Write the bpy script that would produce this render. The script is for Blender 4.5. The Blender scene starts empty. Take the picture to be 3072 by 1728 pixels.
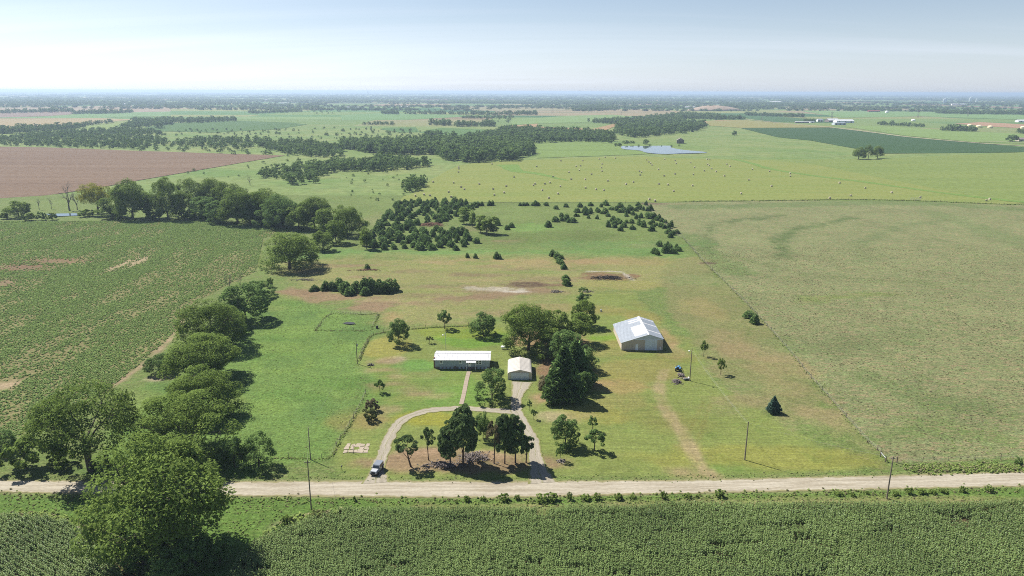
import bpy, math, random
import numpy as np
from mathutils import Matrix, Vector

R = math.radians
random.seed(7)
rng = np.random.default_rng(7)
scene = bpy.context.scene
COL = scene.collection

# ---------------------------------------------------------------- camera, sky, sun, exposure
F_PX, CAM_H = 2150.0, 85.0
PITCH, ROLL = math.atan(590.0 / F_PX), R(0.19)
cam_data = bpy.data.cameras.new('camera')
cam_data.sensor_fit = 'HORIZONTAL'
cam_data.sensor_width = 36.0
cam_data.lens = 36.0 * F_PX / 3072.0
cam_data.clip_start, cam_data.clip_end = 1.0, 120000.0
cam = bpy.data.objects.new('camera', cam_data)
COL.objects.link(cam)
cam.matrix_world = Matrix.Translation((0, 0, CAM_H)) @ Matrix.Rotation(R(90) - PITCH, 4, 'X') @ Matrix.Rotation(ROLL, 4, 'Z')
scene.camera = cam

SUN_EL, SHADOW_AZ = R(50), R(-35)
sun_from = Vector((-math.cos(SHADOW_AZ) * math.cos(SUN_EL), -math.sin(SHADOW_AZ) * math.cos(SUN_EL), math.sin(SUN_EL)))
sd = bpy.data.lights.new('sun', 'SUN')
sd.energy, sd.angle, sd.color = 5.0, R(0.53), (1.0, 0.955, 0.88)
sun = bpy.data.objects.new('sun', sd)
COL.objects.link(sun)
sun.rotation_euler = sun_from.to_track_quat('Z', 'Y').to_euler()

world = bpy.data.worlds.new('World')
scene.world = world
world.use_nodes = True
wt = world.node_tree
wt.nodes.clear()


def wnode(t, **kw):
    n = wt.nodes.new(t)
    for k, v in kw.items():
        setattr(n, k, v)
    return n


sky = wnode('ShaderNodeTexSky', sky_type='NISHITA', sun_disc=False)
sky.sun_elevation = SUN_EL
sky.sun_rotation = math.atan2(sun_from.x, sun_from.y)
sky.altitude, sky.air_density, sky.dust_density, sky.ozone_density = 300.0, 0.85, 0.45, 1.5
wbg = wnode('ShaderNodeBackground')
wbg.inputs['Strength'].default_value = 0.066
wout = wnode('ShaderNodeOutputWorld')
wtc = wnode('ShaderNodeTexCoord')
wsep = wnode('ShaderNodeSeparateXYZ')
wt.links.new(wtc.outputs['Generated'], wsep.inputs[0])
wadd = wnode('ShaderNodeMath', operation='ADD')
wadd.inputs[1].default_value = 0.10
wmx = wnode('ShaderNodeMath', operation='MAXIMUM')
wmx.inputs[1].default_value = 0.0
wt.links.new(wsep.outputs[2], wmx.inputs[0])
wt.links.new(wmx.outputs[0], wadd.inputs[0])
wdx = wnode('ShaderNodeMath', operation='DIVIDE')
wdy = wnode('ShaderNodeMath', operation='DIVIDE')
wt.links.new(wsep.outputs[0], wdx.inputs[0])
wt.links.new(wadd.outputs[0], wdx.inputs[1])
wt.links.new(wsep.outputs[1], wdy.inputs[0])
wt.links.new(wadd.outputs[0], wdy.inputs[1])
wcomb = wnode('ShaderNodeCombineXYZ')
wt.links.new(wdx.outputs[0], wcomb.inputs[0])
wt.links.new(wdy.outputs[0], wcomb.inputs[1])
wmap = wnode('ShaderNodeMapping')
wmap.inputs['Rotation'].default_value = (0, 0, R(12))
wmap.inputs['Scale'].default_value = (0.10, 0.34, 1)
wmap.inputs['Location'].default_value = (0.65, 0.35, 0)
wt.links.new(wcomb.outputs[0], wmap.inputs[0])
wnz = wnode('ShaderNodeTexNoise')
wnz.inputs['Scale'].default_value = 1.15
wnz.inputs['Detail'].default_value = 7
wnz.inputs['Roughness'].default_value = 0.55
wnz.inputs['Distortion'].default_value = 0.7
wt.links.new(wmap.outputs[0], wnz.inputs['Vector'])
wramp = wnode('ShaderNodeMapRange')
wramp.inputs['From Min'].default_value = 0.46
wramp.inputs['From Max'].default_value = 0.74
wramp.inputs['To Max'].default_value = 0.55
wt.links.new(wnz.outputs[0], wramp.inputs[0])
wmix = wnode('ShaderNodeMix', data_type='RGBA')
# thin dust veil: pale, thicker along the longer path towards the horizon
wbw = wnode('ShaderNodeRGBToBW')
wt.links.new(sky.outputs[0], wbw.inputs[0])
wgain = wnode('ShaderNodeVectorMath', operation='SCALE')
wgain.inputs[0].default_value = (1.0, 1.10, 1.28)
wt.links.new(wbw.outputs[0], wgain.inputs['Scale'])
wel = wnode('ShaderNodeMath', operation='ADD')
wel.inputs[1].default_value = 0.035
wt.links.new(wmx.outputs[0], wel.inputs[0])
wdiv = wnode('ShaderNodeMath', operation='DIVIDE')
wdiv.inputs[0].default_value = -0.062
wt.links.new(wel.outputs[0], wdiv.inputs[1])
wexp = wnode('ShaderNodeMath', operation='EXPONENT')
wt.links.new(wdiv.outputs[0], wexp.inputs[0])
wveil = wnode('ShaderNodeMix', data_type='RGBA')
wt.links.new(wexp.outputs[0], wveil.inputs['Factor'])
wt.links.new(wgain.outputs[0], wveil.inputs['A'])
wt.links.new(sky.outputs[0], wveil.inputs['B'])
wcl = wnode('ShaderNodeVectorMath', operation='SCALE')
wcl.inputs[0].default_value = (1.22, 1.33, 1.52)
wt.links.new(wbw.outputs[0], wcl.inputs['Scale'])
wt.links.new(wcl.outputs[0], wmix.inputs['B'])
wt.links.new(wramp.outputs[0], wmix.inputs['Factor'])
wt.links.new(wveil.outputs['Result'], wmix.inputs['A'])
wt.links.new(wmix.outputs['Result'], wbg.inputs['Color'])
wt.links.new(wbg.outputs[0], wout.inputs['Surface'])

vs = scene.view_settings
vs.view_transform, vs.look, vs.exposure, vs.gamma, vs.use_curve_mapping = 'Standard', 'None', 0.87, 1.0, False
cy = scene.cycles
cy.max_bounces, cy.diffuse_bounces, cy.glossy_bounces, cy.transmission_bounces, cy.volume_bounces = 5, 2, 2, 4, 0
cy.transparent_max_bounces = 6
cy.caustics_reflective = cy.caustics_refractive = False
cy.sample_clamp_indirect = 3.0
cy.use_denoising = False
cy.filter_width = 1.0

# ---------------------------------------------------------------- measuring helpers
FWD = np.array([0, math.cos(PITCH), -math.sin(PITCH)])
CROPS = {0: (0, 0, 1.0), 1: (0, 240, 2.5156), 2: (1024, 240, 2.5156), 3: (2048, 240, 2.5156), 4: (0, 760, 2.5156), 5: (1024, 760, 2.5156),
         6: (2048, 760, 2.5156), 7: (0, 1152, 2.5156), 8: (1024, 1152, 2.5156), 9: (2048, 1152, 2.5156), 11: (0, 255, 5.031),
         12: (1024, 255, 5.031), 13: (2048, 255, 5.031), 14: (2560, 255, 5.031), 15: (1800, 400, 7.1556), 16: (700, 780, 5.152)}


def px(k, x, y):
    a, b, s = CROPS[k]
    return a + x / s, b + y / s


def ray(x, y):
    u, v = (x - 1536) / F_PX, (864 - y) / F_PX
    u, v = u * math.cos(ROLL) - v * math.sin(ROLL), u * math.sin(ROLL) + v * math.cos(ROLL)
    c, s = math.cos(PITCH), math.sin(PITCH)
    return np.array([u, c + v * s, -s + v * c])


def ground_at(x, y, z=0.0):
    d = ray(x, y)
    t = (CAM_H - z) / max(-d[2], 1e-5)
    return np.array([d[0] * t, d[1] * t, z])


def poly(k, pts):
    return np.array([ground_at(*px(k, x, y))[:2] for x, y in pts])


def height_of(bx, by, ty):
    p = ground_at(bx, by)
    d = ray(bx, ty)
    return CAM_H + d[2] * p[1] / d[1]


def depth_of(p):
    return float(np.dot(np.array([p[0], p[1], p[2] - CAM_H]), FWD))


# ---------------------------------------------------------------- numpy noise
def vnoise(x, y, scale, seed):
    g = np.random.default_rng(seed).random((256, 256))
    x, y = np.asarray(x) / scale, np.asarray(y) / scale
    xi, yi = np.floor(x).astype(int), np.floor(y).astype(int)
    fx, fy = x - xi, y - yi
    fx, fy = fx * fx * (3 - 2 * fx), fy * fy * (3 - 2 * fy)
    a, b = g[xi & 255, yi & 255], g[(xi + 1) & 255, yi & 255]
    c, d = g[xi & 255, (yi + 1) & 255], g[(xi + 1) & 255, (yi + 1) & 255]
    return (a * (1 - fx) + b * fx) * (1 - fy) + (c * (1 - fx) + d * fx) * fy


def fbm(x, y, scale, seed, octv=4):
    t, a, n = 0, 1.0, 0
    for i in range(octv):
        t = t + a * vnoise(x, y, scale / 2 ** i, seed + i)
        n += a
        a *= 0.55
    return t / n


def sdf(P, pts):
    """signed distance (negative inside) of points P (n,2) to polygon pts"""
    d = np.full(len(P), 1e18)
    ins = np.zeros(len(P), bool)
    n = len(pts)
    for i in range(n):
        a, b = pts[i], pts[(i + 1) % n]
        e, w = b - a, P - a
        t = np.clip((w @ e) / max(e @ e, 1e-9), 0, 1)
        q = w - t[:, None] * e
        d = np.minimum(d, (q * q).sum(1))
        c1, c2 = P[:, 1] >= a[1], P[:, 1] < b[1]
        cr = e[0] * w[:, 1] - e[1] * w[:, 0]
        ins ^= (c1 & c2 & (cr > 0)) | (~c1 & ~c2 & (cr < 0))
    d = np.sqrt(d)
    return np.where(ins, -d, d)


def line_dist(P, pts):
    d = np.full(len(P), 1e18)
    for a, b in zip(pts[:-1], pts[1:]):
        e, w = b - a, P - a
        t = np.clip((w @ e) / max(e @ e, 1e-9), 0, 1)
        q = w - t[:, None] * e
        d = np.minimum(d, (q * q).sum(1))
    return np.sqrt(d)


# ---------------------------------------------------------------- materials
KALB = 0.44        # photographed surface colour -> real base colour


def lin(c):
    return tuple((v / 255 / 12.92) if v <= 10 else ((v / 255 + 0.055) / 1.055) ** 2.4 for v in c)


def alb(r, g, b, k=None):
    k = KALB if k is None else k
    return tuple(v * k for v in lin((r, g, b))) + (1.0,)


class NT:
    def __init__(self, name):
        self.m = bpy.data.materials.new(name)
        self.m.use_nodes = True
        self.t = self.m.node_tree
        self.t.nodes.clear()
        self.out = self.n('ShaderNodeOutputMaterial')

    def n(self, typ, **kw):
        nd = self.t.nodes.new(typ)
        for k, v in kw.items():
            setattr(nd, k, v)
        return nd

    def l(self, a, b):
        self.t.links.new(a, b)

    def val(self, sock, v):
        if isinstance(v, bpy.types.NodeSocket):
            self.l(v, sock)
        else:
            sock.default_value = v

    def math(self, op, a, b=None, clamp=False):
        nd = self.n('ShaderNodeMath', operation=op, use_clamp=clamp)
        self.val(nd.inputs[0], a)
        if b is not None:
            self.val(nd.inputs[1], b)
        return nd.outputs[0]

    def mix(self, f, a, b, blend='MIX'):
        nd = self.n('ShaderNodeMix', data_type='RGBA', blend_type=blend)
        self.val(nd.inputs['Factor'], f)
        self.val(nd.inputs['A'], a)
        self.val(nd.inputs['B'], b)
        return nd.outputs['Result']

    def noise(self, vec, scale, detail=4, rough=0.55, dist=0.0):
        nd = self.n('ShaderNodeTexNoise')
        if vec is not None:
            self.l(vec, nd.inputs['Vector'])
        nd.inputs['Scale'].default_value = scale
        nd.inputs['Detail'].default_value = detail
        nd.inputs['Roughness'].default_value = rough
        nd.inputs['Distortion'].default_value = dist
        return nd.outputs[0]

    def rng(self, v, a, b, c=0.0, d=1.0, smooth=False):
        nd = self.n('ShaderNodeMapRange')
        if smooth:
            nd.interpolation_type = 'SMOOTHSTEP'
        self.val(nd.inputs[0], v)
        for i, q in enumerate((a, b, c, d)):
            nd.inputs[i + 1].default_value = q
        return nd.outputs[0]

    def pos(self, rot=0.0, scale=(1, 1, 1)):
        g = self.n('ShaderNodeNewGeometry')
        mp = self.n('ShaderNodeMapping')
        mp.inputs['Rotation'].default_value = (0, 0, rot)
        mp.inputs['Scale'].default_value = scale
        self.l(g.outputs['Position'], mp.inputs[0])
        return mp.outputs[0]

    def obj(self, scale=(1, 1, 1)):
        g = self.n('ShaderNodeTexCoord')
        mp = self.n('ShaderNodeMapping')
        mp.inputs['Scale'].default_value = scale
        self.l(g.outputs['Object'], mp.inputs[0])
        return mp.outputs[0]

    def attr(self, name):
        nd = self.n('ShaderNodeAttribute', attribute_name=name)
        return nd

    def bump(self, h, strength, dist):
        nd = self.n('ShaderNodeBump')
        self.val(nd.inputs['Strength'], strength)
        nd.inputs['Distance'].default_value = dist
        self.l(h, nd.inputs['Height'])
        return nd.outputs[0]

    def principled(self, col, rough=0.9, metal=0.0, spec=0.2, normal=None):
        p = self.n('ShaderNodeBsdfPrincipled')
        self.val(p.inputs['Base Color'], col)
        self.val(p.inputs['Roughness'], rough)
        p.inputs['Metallic'].default_value = metal
        p.inputs['Specular IOR Level'].default_value = spec
        if normal is not None:
            self.l(normal, p.inputs['Normal'])
        self.l(p.outputs[0], self.out.inputs['Surface'])
        return p


def plain(name, col, rough=0.6, metal=0.0, spec=0.3, var=0.12, scale=2.0, bump=0.0):
    t = NT(name)
    v = t.obj()
    n = t.noise(v, scale, 5, 0.6)
    c = t.mix(t.rng(n, 0.25, 0.75), tuple(q * (1 - var) for q in col[:3]) + (1,), tuple(min(1, q * (1 + var)) for q in col[:3]) + (1,))
    nm = t.bump(n, bump, 0.05) if bump else None
    t.principled(c, rough, metal, spec, nm)
    return t.m


def ground_material():
    """grass, soil and crop ground: base colour painted per vertex, clumps and relief from noise"""
    t = NT('ground_cover')
    tint = t.attr('tint').outputs['Color']
    dry = t.attr('dry').outputs['Fac']
    rel = t.attr('relief').outputs['Fac']
    p = t.pos()
    fine = t.noise(p, 1.7, 6, 0.70, 0.8)
    mid = t.noise(p, 0.42, 5, 0.6, 1.2)
    ps = t.pos(R(18), (0.30, 1.0, 1))
    wav = t.noise(ps, 0.75, 4, 0.6, 1.6)
    big = t.noise(p, 0.035, 4, 0.55, 0.5)
    # clump light and dark of the plants themselves
    f = t.math('MULTIPLY', t.rng(fine, 0.32, 0.70, 0.50, 1.50), t.rng(mid, 0.3, 0.7, 0.78, 1.22))
    f = t.math('MULTIPLY', f, t.rng(big, 0.3, 0.7, 0.90, 1.10))
    amt = t.math('MULTIPLY_ADD', rel, 0.55)
    nd = amt.node
    nd.inputs[2].default_value = 0.62
    f = t.math('MULTIPLY_ADD', t.math('SUBTRACT', f, 1.0), amt)
    f.node.inputs[2].default_value = 1.0
    mow = t.noise(t.pos(R(1.5), (0.045, 1.0, 1)), 1.25, 3, 0.6, 0.15)
    lawnness = t.rng(rel, 0.10, 0.32, 1.0, 0.0)
    mw = t.math('MULTIPLY_ADD', t.math('SUBTRACT', t.rng(mow, 0.36, 0.64, 0.87, 1.13), 1.0), lawnness)
    mw.node.inputs[2].default_value = 1.0
    f = t.math('MULTIPLY', f, mw)
    straw = t.mix(t.rng(mid, 0.35, 0.65), alb(196, 184, 138), alb(172, 152, 116))
    dm = t.math('MULTIPLY', dry, t.rng(wav, 0.44, 0.66, 0.0, 1.0, True), True)
    c = t.mix(dm, tint, straw)
    green = t.mix(t.math('MULTIPLY', t.rng(t.noise(p, 0.12, 5, 0.65, 0.9), 0.54, 0.72), 0.35), c, alb(112, 150, 72))
    sc = t.n('ShaderNodeVectorMath', operation='SCALE')
    t.l(green, sc.inputs[0])
    t.l(f, sc.inputs['Scale'])
    h = t.math('ADD', t.math('MULTIPLY', fine, 0.55), t.math('MULTIPLY', wav, 0.8))
    nm = t.bump(h, t.math('MULTIPLY_ADD', rel, 0.8), 0.6)
    nm.node.inputs['Strength'].links[0].from_node.inputs[2].default_value = 0.22
    t.principled(sc.outputs[0], 0.95, 0, 0.08, nm)
    return t.m


def field_material(name, c1, c2, rot=0.0, stretch=0.1, scale=0.05, fine=0.25, bump=0.3, rows=None):
    t = NT(name)
    p = t.pos(rot, (stretch, 1, 1))
    q = t.pos()
    a = t.noise(p, scale, 5, 0.6, 0.6)
    b = t.noise(q, fine, 5, 0.65, 0.4)
    c = t.mix(t.rng(a, 0.32, 0.68), c1, c2)
    sc = t.n('ShaderNodeVectorMath', operation='SCALE')
    t.l(c, sc.inputs[0])
    t.l(t.rng(b, 0.3, 0.7, 0.80, 1.2), sc.inputs['Scale'])
    nm = t.bump(b, bump, 1.0)
    t.principled(sc.outputs[0], 0.95, 0, 0.05, nm)
    return t.m


def far_ground_material():
    t = NT('open_country')
    p = t.pos()
    g = t.n('ShaderNodeNewGeometry')
    sep = t.n('ShaderNodeSeparateXYZ')
    t.l(g.outputs['Position'], sep.inputs[0])
    warp = t.n('ShaderNodeVectorMath', operation='ADD')
    nz = t.n('ShaderNodeTexNoise')
    nz.inputs['Scale'].default_value = 0.0009
    t.l(p, nz.inputs['Vector'])
    wsc = t.n('ShaderNodeVectorMath', operation='SCALE')
    t.l(nz.outputs['Color'], wsc.inputs[0])
    wsc.inputs['Scale'].default_value = 160
    t.l(p, warp.inputs[0])
    t.l(wsc.outputs[0], warp.inputs[1])

    def cells(sx, sy, off):
        ad = t.n('ShaderNodeVectorMath', operation='ADD')
        ad.inputs[1].default_value = off
        t.l(warp.outputs[0], ad.inputs[0])
        sn = t.n('ShaderNodeVectorMath', operation='SNAP')
        sn.inputs[1].default_value = (sx, sy, 1e6)
        t.l(ad.outputs[0], sn.inputs[0])
        wn = t.n('ShaderNodeTexWhiteNoise')
        wn.noise_dimensions = '2D'
        t.l(sn.outputs[0], wn.inputs['Vector'])
        return wn.outputs['Value']
    r = t.n('ShaderNodeValToRGB')
    r.color_ramp.interpolation = 'CONSTANT'
    cols = [(0.0, alb(146, 172, 100)), (0.18, alb(120, 160, 96)), (0.34, alb(168, 176, 112)), (0.48, alb(92, 134, 86)), (0.60, alb(186, 170, 132)),
            (0.70, alb(150, 180, 112)), (0.80, alb(172, 146, 122)), (0.88, alb(128, 160, 92))]
    el = r.color_ramp.elements
    while len(el) < len(cols):
        el.new(0.5)
    for e, (pp, cc) in zip(el, cols):
        e.position, e.color = pp, cc
    sel = t.math('FRACT', t.math('ADD', cells(820, 640, (0, 0, 0)), t.math('MULTIPLY', cells(1640, 410, (333, 111, 0)), 0.5)))
    t.l(sel, r.inputs[0])
    prairie = t.mix(t.rng(t.noise(p, 0.012, 5, 0.6, 0.5), 0.35, 0.65), alb(140, 166, 96), alb(164, 176, 112))
    prairie = t.mix(t.rng(t.noise(p, 0.0045, 4, 0.6, 0.5), 0.52, 0.68, 0, 0.7), prairie, alb(120, 158, 90))
    c = t.mix(t.rng(sep.outputs[1], 1500, 2600), prairie, r.outputs[0])
    b = t.noise(p, 0.09, 6, 0.68, 0.3)
    sc = t.n('ShaderNodeVectorMath', operation='SCALE')
    t.l(c, sc.inputs[0])
    t.l(t.rng(b, 0.3, 0.7, 0.76, 1.22), sc.inputs['Scale'])
    t.principled(sc.outputs[0], 0.95, 0, 0.05)
    return t.m


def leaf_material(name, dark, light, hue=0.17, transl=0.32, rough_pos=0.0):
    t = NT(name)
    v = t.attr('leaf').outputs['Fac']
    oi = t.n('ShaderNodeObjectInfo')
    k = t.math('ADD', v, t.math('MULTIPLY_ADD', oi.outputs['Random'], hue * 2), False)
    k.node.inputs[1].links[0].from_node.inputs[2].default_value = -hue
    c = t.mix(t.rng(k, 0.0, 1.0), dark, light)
    d = t.n('ShaderNodeBsdfDiffuse')
    t.l(c, d.inputs[0])
    tr = t.n('ShaderNodeBsdfTranslucent')
    t.l(t.mix(0.5, c, tuple(light[:3]) + (1,)), tr.inputs[0])
    ms = t.n('ShaderNodeMixShader')
    ms.inputs[0].default_value = transl
    t.l(d.outputs[0], ms.inputs[1])
    t.l(tr.outputs[0], ms.inputs[2])
    t.l(ms.outputs[0], t.out.inputs['Surface'])
    return t.m


M = {}
M['ground'] = ground_material()
M['far'] = far_ground_material()
M['bark'] = plain('bark', (0.085, 0.07, 0.055, 1), 0.9, var=0.35, scale=4, bump=0.5)
M['pine_bark'] = plain('pine_bark', (0.10, 0.065, 0.045, 1), 0.9, var=0.35, scale=4, bump=0.5)
M['dead_wood'] = plain('dead_wood', (0.20, 0.175, 0.15, 1), 0.9, var=0.25, scale=3)
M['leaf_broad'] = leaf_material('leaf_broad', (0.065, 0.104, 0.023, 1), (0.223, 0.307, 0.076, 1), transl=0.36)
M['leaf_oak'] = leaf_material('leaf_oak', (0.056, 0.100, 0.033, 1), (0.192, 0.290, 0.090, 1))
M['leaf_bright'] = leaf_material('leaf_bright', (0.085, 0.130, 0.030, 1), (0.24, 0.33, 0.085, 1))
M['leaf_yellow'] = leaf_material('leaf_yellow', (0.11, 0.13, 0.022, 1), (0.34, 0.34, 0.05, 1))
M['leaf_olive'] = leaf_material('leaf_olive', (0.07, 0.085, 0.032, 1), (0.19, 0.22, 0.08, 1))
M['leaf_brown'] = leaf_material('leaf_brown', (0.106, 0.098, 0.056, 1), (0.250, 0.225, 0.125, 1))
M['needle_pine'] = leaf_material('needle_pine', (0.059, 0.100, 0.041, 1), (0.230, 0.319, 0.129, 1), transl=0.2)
M['needle_cedar'] = leaf_material('needle_cedar', (0.060, 0.110, 0.037, 1), (0.201, 0.304, 0.097, 1), transl=0.2)
M['needle_spruce'] = leaf_material('needle_spruce', (0.039, 0.075, 0.060, 1), (0.130, 0.215, 0.156, 1), transl=0.2)
M['leaf_far'] = leaf_material('leaf_far', (0.057, 0.100, 0.031, 1), (0.193, 0.281, 0.090, 1), hue=0.22)
M['red_brush'] = plain('red_brush', (0.23, 0.125, 0.085, 1), 0.9, var=0.4, scale=3)
M['char'] = plain('charred_wood', (0.05, 0.045, 0.042, 1), 0.95, var=0.5, scale=3)
M['pole_wood'] = plain('pole_wood', (0.20, 0.165, 0.13, 1), 0.85, var=0.25, scale=3, bump=0.3)
M['post_wood'] = plain('post_wood', (0.17, 0.135, 0.105, 1), 0.9, var=0.3, scale=4)
M['galv'] = plain('galvanised_steel', (0.45, 0.46, 0.47, 1), 0.45, 0.6, 0.5, var=0.12)
M['lamp_glass'] = plain('lamp_cover', (0.75, 0.75, 0.74, 1), 0.3, 0, 0.5, var=0.03)
M['wire'] = plain('line_wire', (0.34, 0.33, 0.30, 1), 0.4, 0.5, 0.5)


# ---------------------------------------------------------------- mesh helpers
def mesh_np(name, V, faces, mat=None, attrs=None, smooth=False):
    """faces: list of int arrays (n,3) or (n,4)"""
    me = bpy.data.meshes.new(name)
    V = np.asarray(V, np.float32)
    me.vertices.add(len(V))
    me.vertices.foreach_set('co', V.ravel())
    faces = [np.asarray(f, np.int32) for f in faces if len(f)]
    tot = np.concatenate([f.ravel() for f in faces])
    me.loops.add(len(tot))
    me.loops.foreach_set('vertex_index', tot)
    cnt = np.concatenate([np.full(len(f), f.shape[1], np.int32) for f in faces])
    st = np.concatenate([[0], np.cumsum(cnt)[:-1]]).astype(np.int32)
    me.polygons.add(len(cnt))
    me.polygons.foreach_set('loop_start', st)
    if smooth:
        me.polygons.foreach_set('use_smooth', np.ones(len(cnt), bool))
    me.update(calc_edges=True)
    for an, (kind, arr) in (attrs or {}).items():
        a = me.attributes.new(an, kind, 'POINT')
        a.data.foreach_set('color' if kind == 'FLOAT_COLOR' else 'vector' if kind == 'FLOAT_VECTOR' else 'value', np.asarray(arr).ravel())
    if mat is not None:
        me.materials.append(mat)
    return me


def link(name, me, parent=None, loc=None):
    o = bpy.data.objects.new(name, me)
    COL.objects.link(o)
    if parent is not None:
        o.parent = parent
    if loc is not None:
        o.location = loc
    return o


def tag(o, label=None, cat=None, group=None, kind=None):
    if label:
        o['label'] = label
    if cat:
        o['category'] = cat
    if group:
        o['group'] = group
    if kind:
        o['kind'] = kind
    return o


def thing(name, label, cat, loc=(0, 0, 0), rz=0.0, group=None):
    o = bpy.data.objects.new(name, None)
    COL.objects.link(o)
    o.empty_display_size = 0.5
    o.location = loc
    o.rotation_euler = (0, 0, rz)
    return tag(o, label, cat, group)


class MB:
    """collects simple solids into one mesh"""

    def __init__(self):
        self.v, self.f = [], []

    def add(self, V, Fc):
        k = len(self.v)
        self.v += [tuple(p) for p in V]
        self.f += [tuple(i + k for i in f) for f in Fc]
        return self

    def box(self, x0, x1, y0, y1, z0, z1, bev=0.0):
        if bev:
            b = bev
            V, Fc = [], []
            for z, i in ((z0, b), (z0 + b, 0), (z1 - b, 0), (z1, b)):
                V += [(x0 + i, y0 + i, z), (x1 - i, y0 + i, z), (x1 - i, y1 - i, z), (x0 + i, y1 - i, z)]
            Fc = [(3, 2, 1, 0), (12, 13, 14, 15)]
            for r in range(3):
                for j in range(4):
                    a, c = r * 4 + j, r * 4 + (j + 1) % 4
                    Fc.append((a, c, c + 4, a + 4))
            return self.add(V, Fc)
        V = [(x0, y0, z0), (x1, y0, z0), (x1, y1, z0), (x0, y1, z0), (x0, y0, z1), (x1, y0, z1), (x1, y1, z1), (x0, y1, z1)]
        return self.add(V, [(3, 2, 1, 0), (4, 5, 6, 7), (0, 1, 5, 4), (1, 2, 6, 5), (2, 3, 7, 6), (3, 0, 4, 7)])

    def tube(self, pts, radii, n=8, cap=True):
        V, Q, T = tube_np(pts, radii, n, cap)
        return self.add(V, [tuple(q) for q in Q] + [tuple(q) for q in T])

    def lathe(self, prof, n=20, axis='z', cx=0, cy=0, cz=0):
        V, Fc = [], []
        for r, h in prof:
            for j in range(n):
                a = 2 * math.pi * j / n
                p = (r * math.cos(a), r * math.sin(a), h)
                if axis == 'x':
                    p = (h, p[0], p[1])
                elif axis == 'y':
                    p = (p[1], h, p[0])
                V.append((p[0] + cx, p[1] + cy, p[2] + cz))
        for i in range(len(prof) - 1):
            for j in range(n):
                a, b = i * n + j, i * n + (j + 1) % n
                Fc.append((a, b, b + n, a + n))
        Fc.append(tuple(range(n))[::-1])
        Fc.append(tuple(range((len(prof) - 1) * n, len(prof) * n)))
        return self.add(V, Fc)

    def prism(self, sec, y0, y1):
        """section polygon in x,z swept along y"""
        n = len(sec)
        V = [(x, y0, z) for x, z in sec] + [(x, y1, z) for x, z in sec]
        Fc = [tuple(range(n)), tuple(range(n, 2 * n))[::-1]]
        for i in range(n):
            j = (i + 1) % n
            Fc.append((i, i + n, j + n, j))
        return self.add(V, Fc)

    def build(self, name, mat, parent=None, loc=None, smooth=False):
        me = bpy.data.meshes.new(name)
        me.from_pydata(self.v, [], self.f)
        me.materials.append(mat)
        import bmesh
        bm = bmesh.new()
        bm.from_mesh(me)
        bmesh.ops.recalc_face_normals(bm, faces=bm.faces)
        bm.to_mesh(me)
        bm.free()
        if smooth:
            me.polygons.foreach_set('use_smooth', np.ones(len(me.polygons), bool))
        return link(name, me, parent, loc)


def tube_np(pts, radii, n=6, cap=True):
    P = np.asarray(pts, float)
    m = len(P)
    T = np.gradient(P, axis=0)
    T /= np.linalg.norm(T, axis=1)[:, None] + 1e-9
    V = []
    up = np.array([1.0, 0, 0]) if abs(T[0, 2]) > 0.8 else np.array([0, 0, 1.0])
    ang = np.arange(n) * 2 * math.pi / n
    for i in range(m):
        a = np.cross(T[i], up)
        a /= np.linalg.norm(a) + 1e-9
        b = np.cross(T[i], a)
        V.append(P[i] + radii[i] * (np.cos(ang)[:, None] * a + np.sin(ang)[:, None] * b))
    V = np.concatenate(V)
    Q = []
    for i in range(m - 1):
        for j in range(n):
            Q.append((i * n + j, i * n + (j + 1) % n, (i + 1) * n + (j + 1) % n, (i + 1) * n + j))
    T3 = []
    if cap:
        for s, rev in ((0, True), ((m - 1) * n, False)):
            for j in range(1, n - 1):
                T3.append((s, s + j + 1, s + j) if rev else (s, s + j, s + j + 1))
    return V, np.array(Q, np.int32), np.array(T3, np.int32).reshape(-1, 3)


def merge_tubes(tubes):
    Vs, Qs, k = [], [], 0
    for pts, rad, n in tubes:
        V, Q, _ = tube_np(pts, rad, n, False)
        Vs.append(V)
        Qs.append(Q + k)
        k += len(V)
    return np.concatenate(Vs), np.concatenate(Qs)

# ---------------------------------------------------------------- the setting: ground, fields, roads, water
def catmull(pts, step):
    P = np.asarray(pts, float)
    P = np.vstack([2 * P[0] - P[1], P, 2 * P[-1] - P[-2]])
    out = []
    for i in range(1, len(P) - 2):
        n = max(2, int(np.linalg.norm(P[i + 1] - P[i]) / step))
        for t in np.arange(n) / n:
            a, b, c, d = P[i - 1], P[i], P[i + 1], P[i + 2]
            out.append(0.5 * (2 * b + (c - a) * t + (2 * a - 5 * b + 4 * c - d) * t * t + (3 * b - a - 3 * c + d) * t ** 3))
    out.append(P[-2])
    return np.array(out)


SOY = poly(0, [(-420, 664), (100, 664), (400, 663), (640, 664), (800, 680), (880, 690), (850, 702), (790, 715), (768, 815), (690, 850), (600, 900),
               (545, 960), (505, 1020), (400, 1110), (330, 1165), (215, 1240), (110, 1290), (0, 1322), (-260, 1362)])
FENCE_R = poly(0, [(1950, 610), (1998, 708), (2048, 714), (2096, 769), (2133, 808), (2223, 895), (2298, 975), (2340, 1022), (2384, 1074), (2432, 1134),
                   (2489, 1197), (2559, 1277), (2608, 1332), (2642, 1360)])
FENCE_R[:2, 0] = FENCE_R[3, 0] + np.array([3.0, 1.5])
PASTURE = np.vstack([FENCE_R, poly(0, [(2700, 1402), (3400, 1392)]), [[460, 560]], poly(0, [(3072, 616), (2700, 605), (2350, 601)])])
ROAD_N = np.vstack([[[-330, 142.0]], poly(0, [(0, 1443), (318, 1446), (755, 1447), (1024, 1445), (1541, 1446), (2048, 1443), (2644, 1429), (3072, 1417)]), [[330, 158.0]]])
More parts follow.
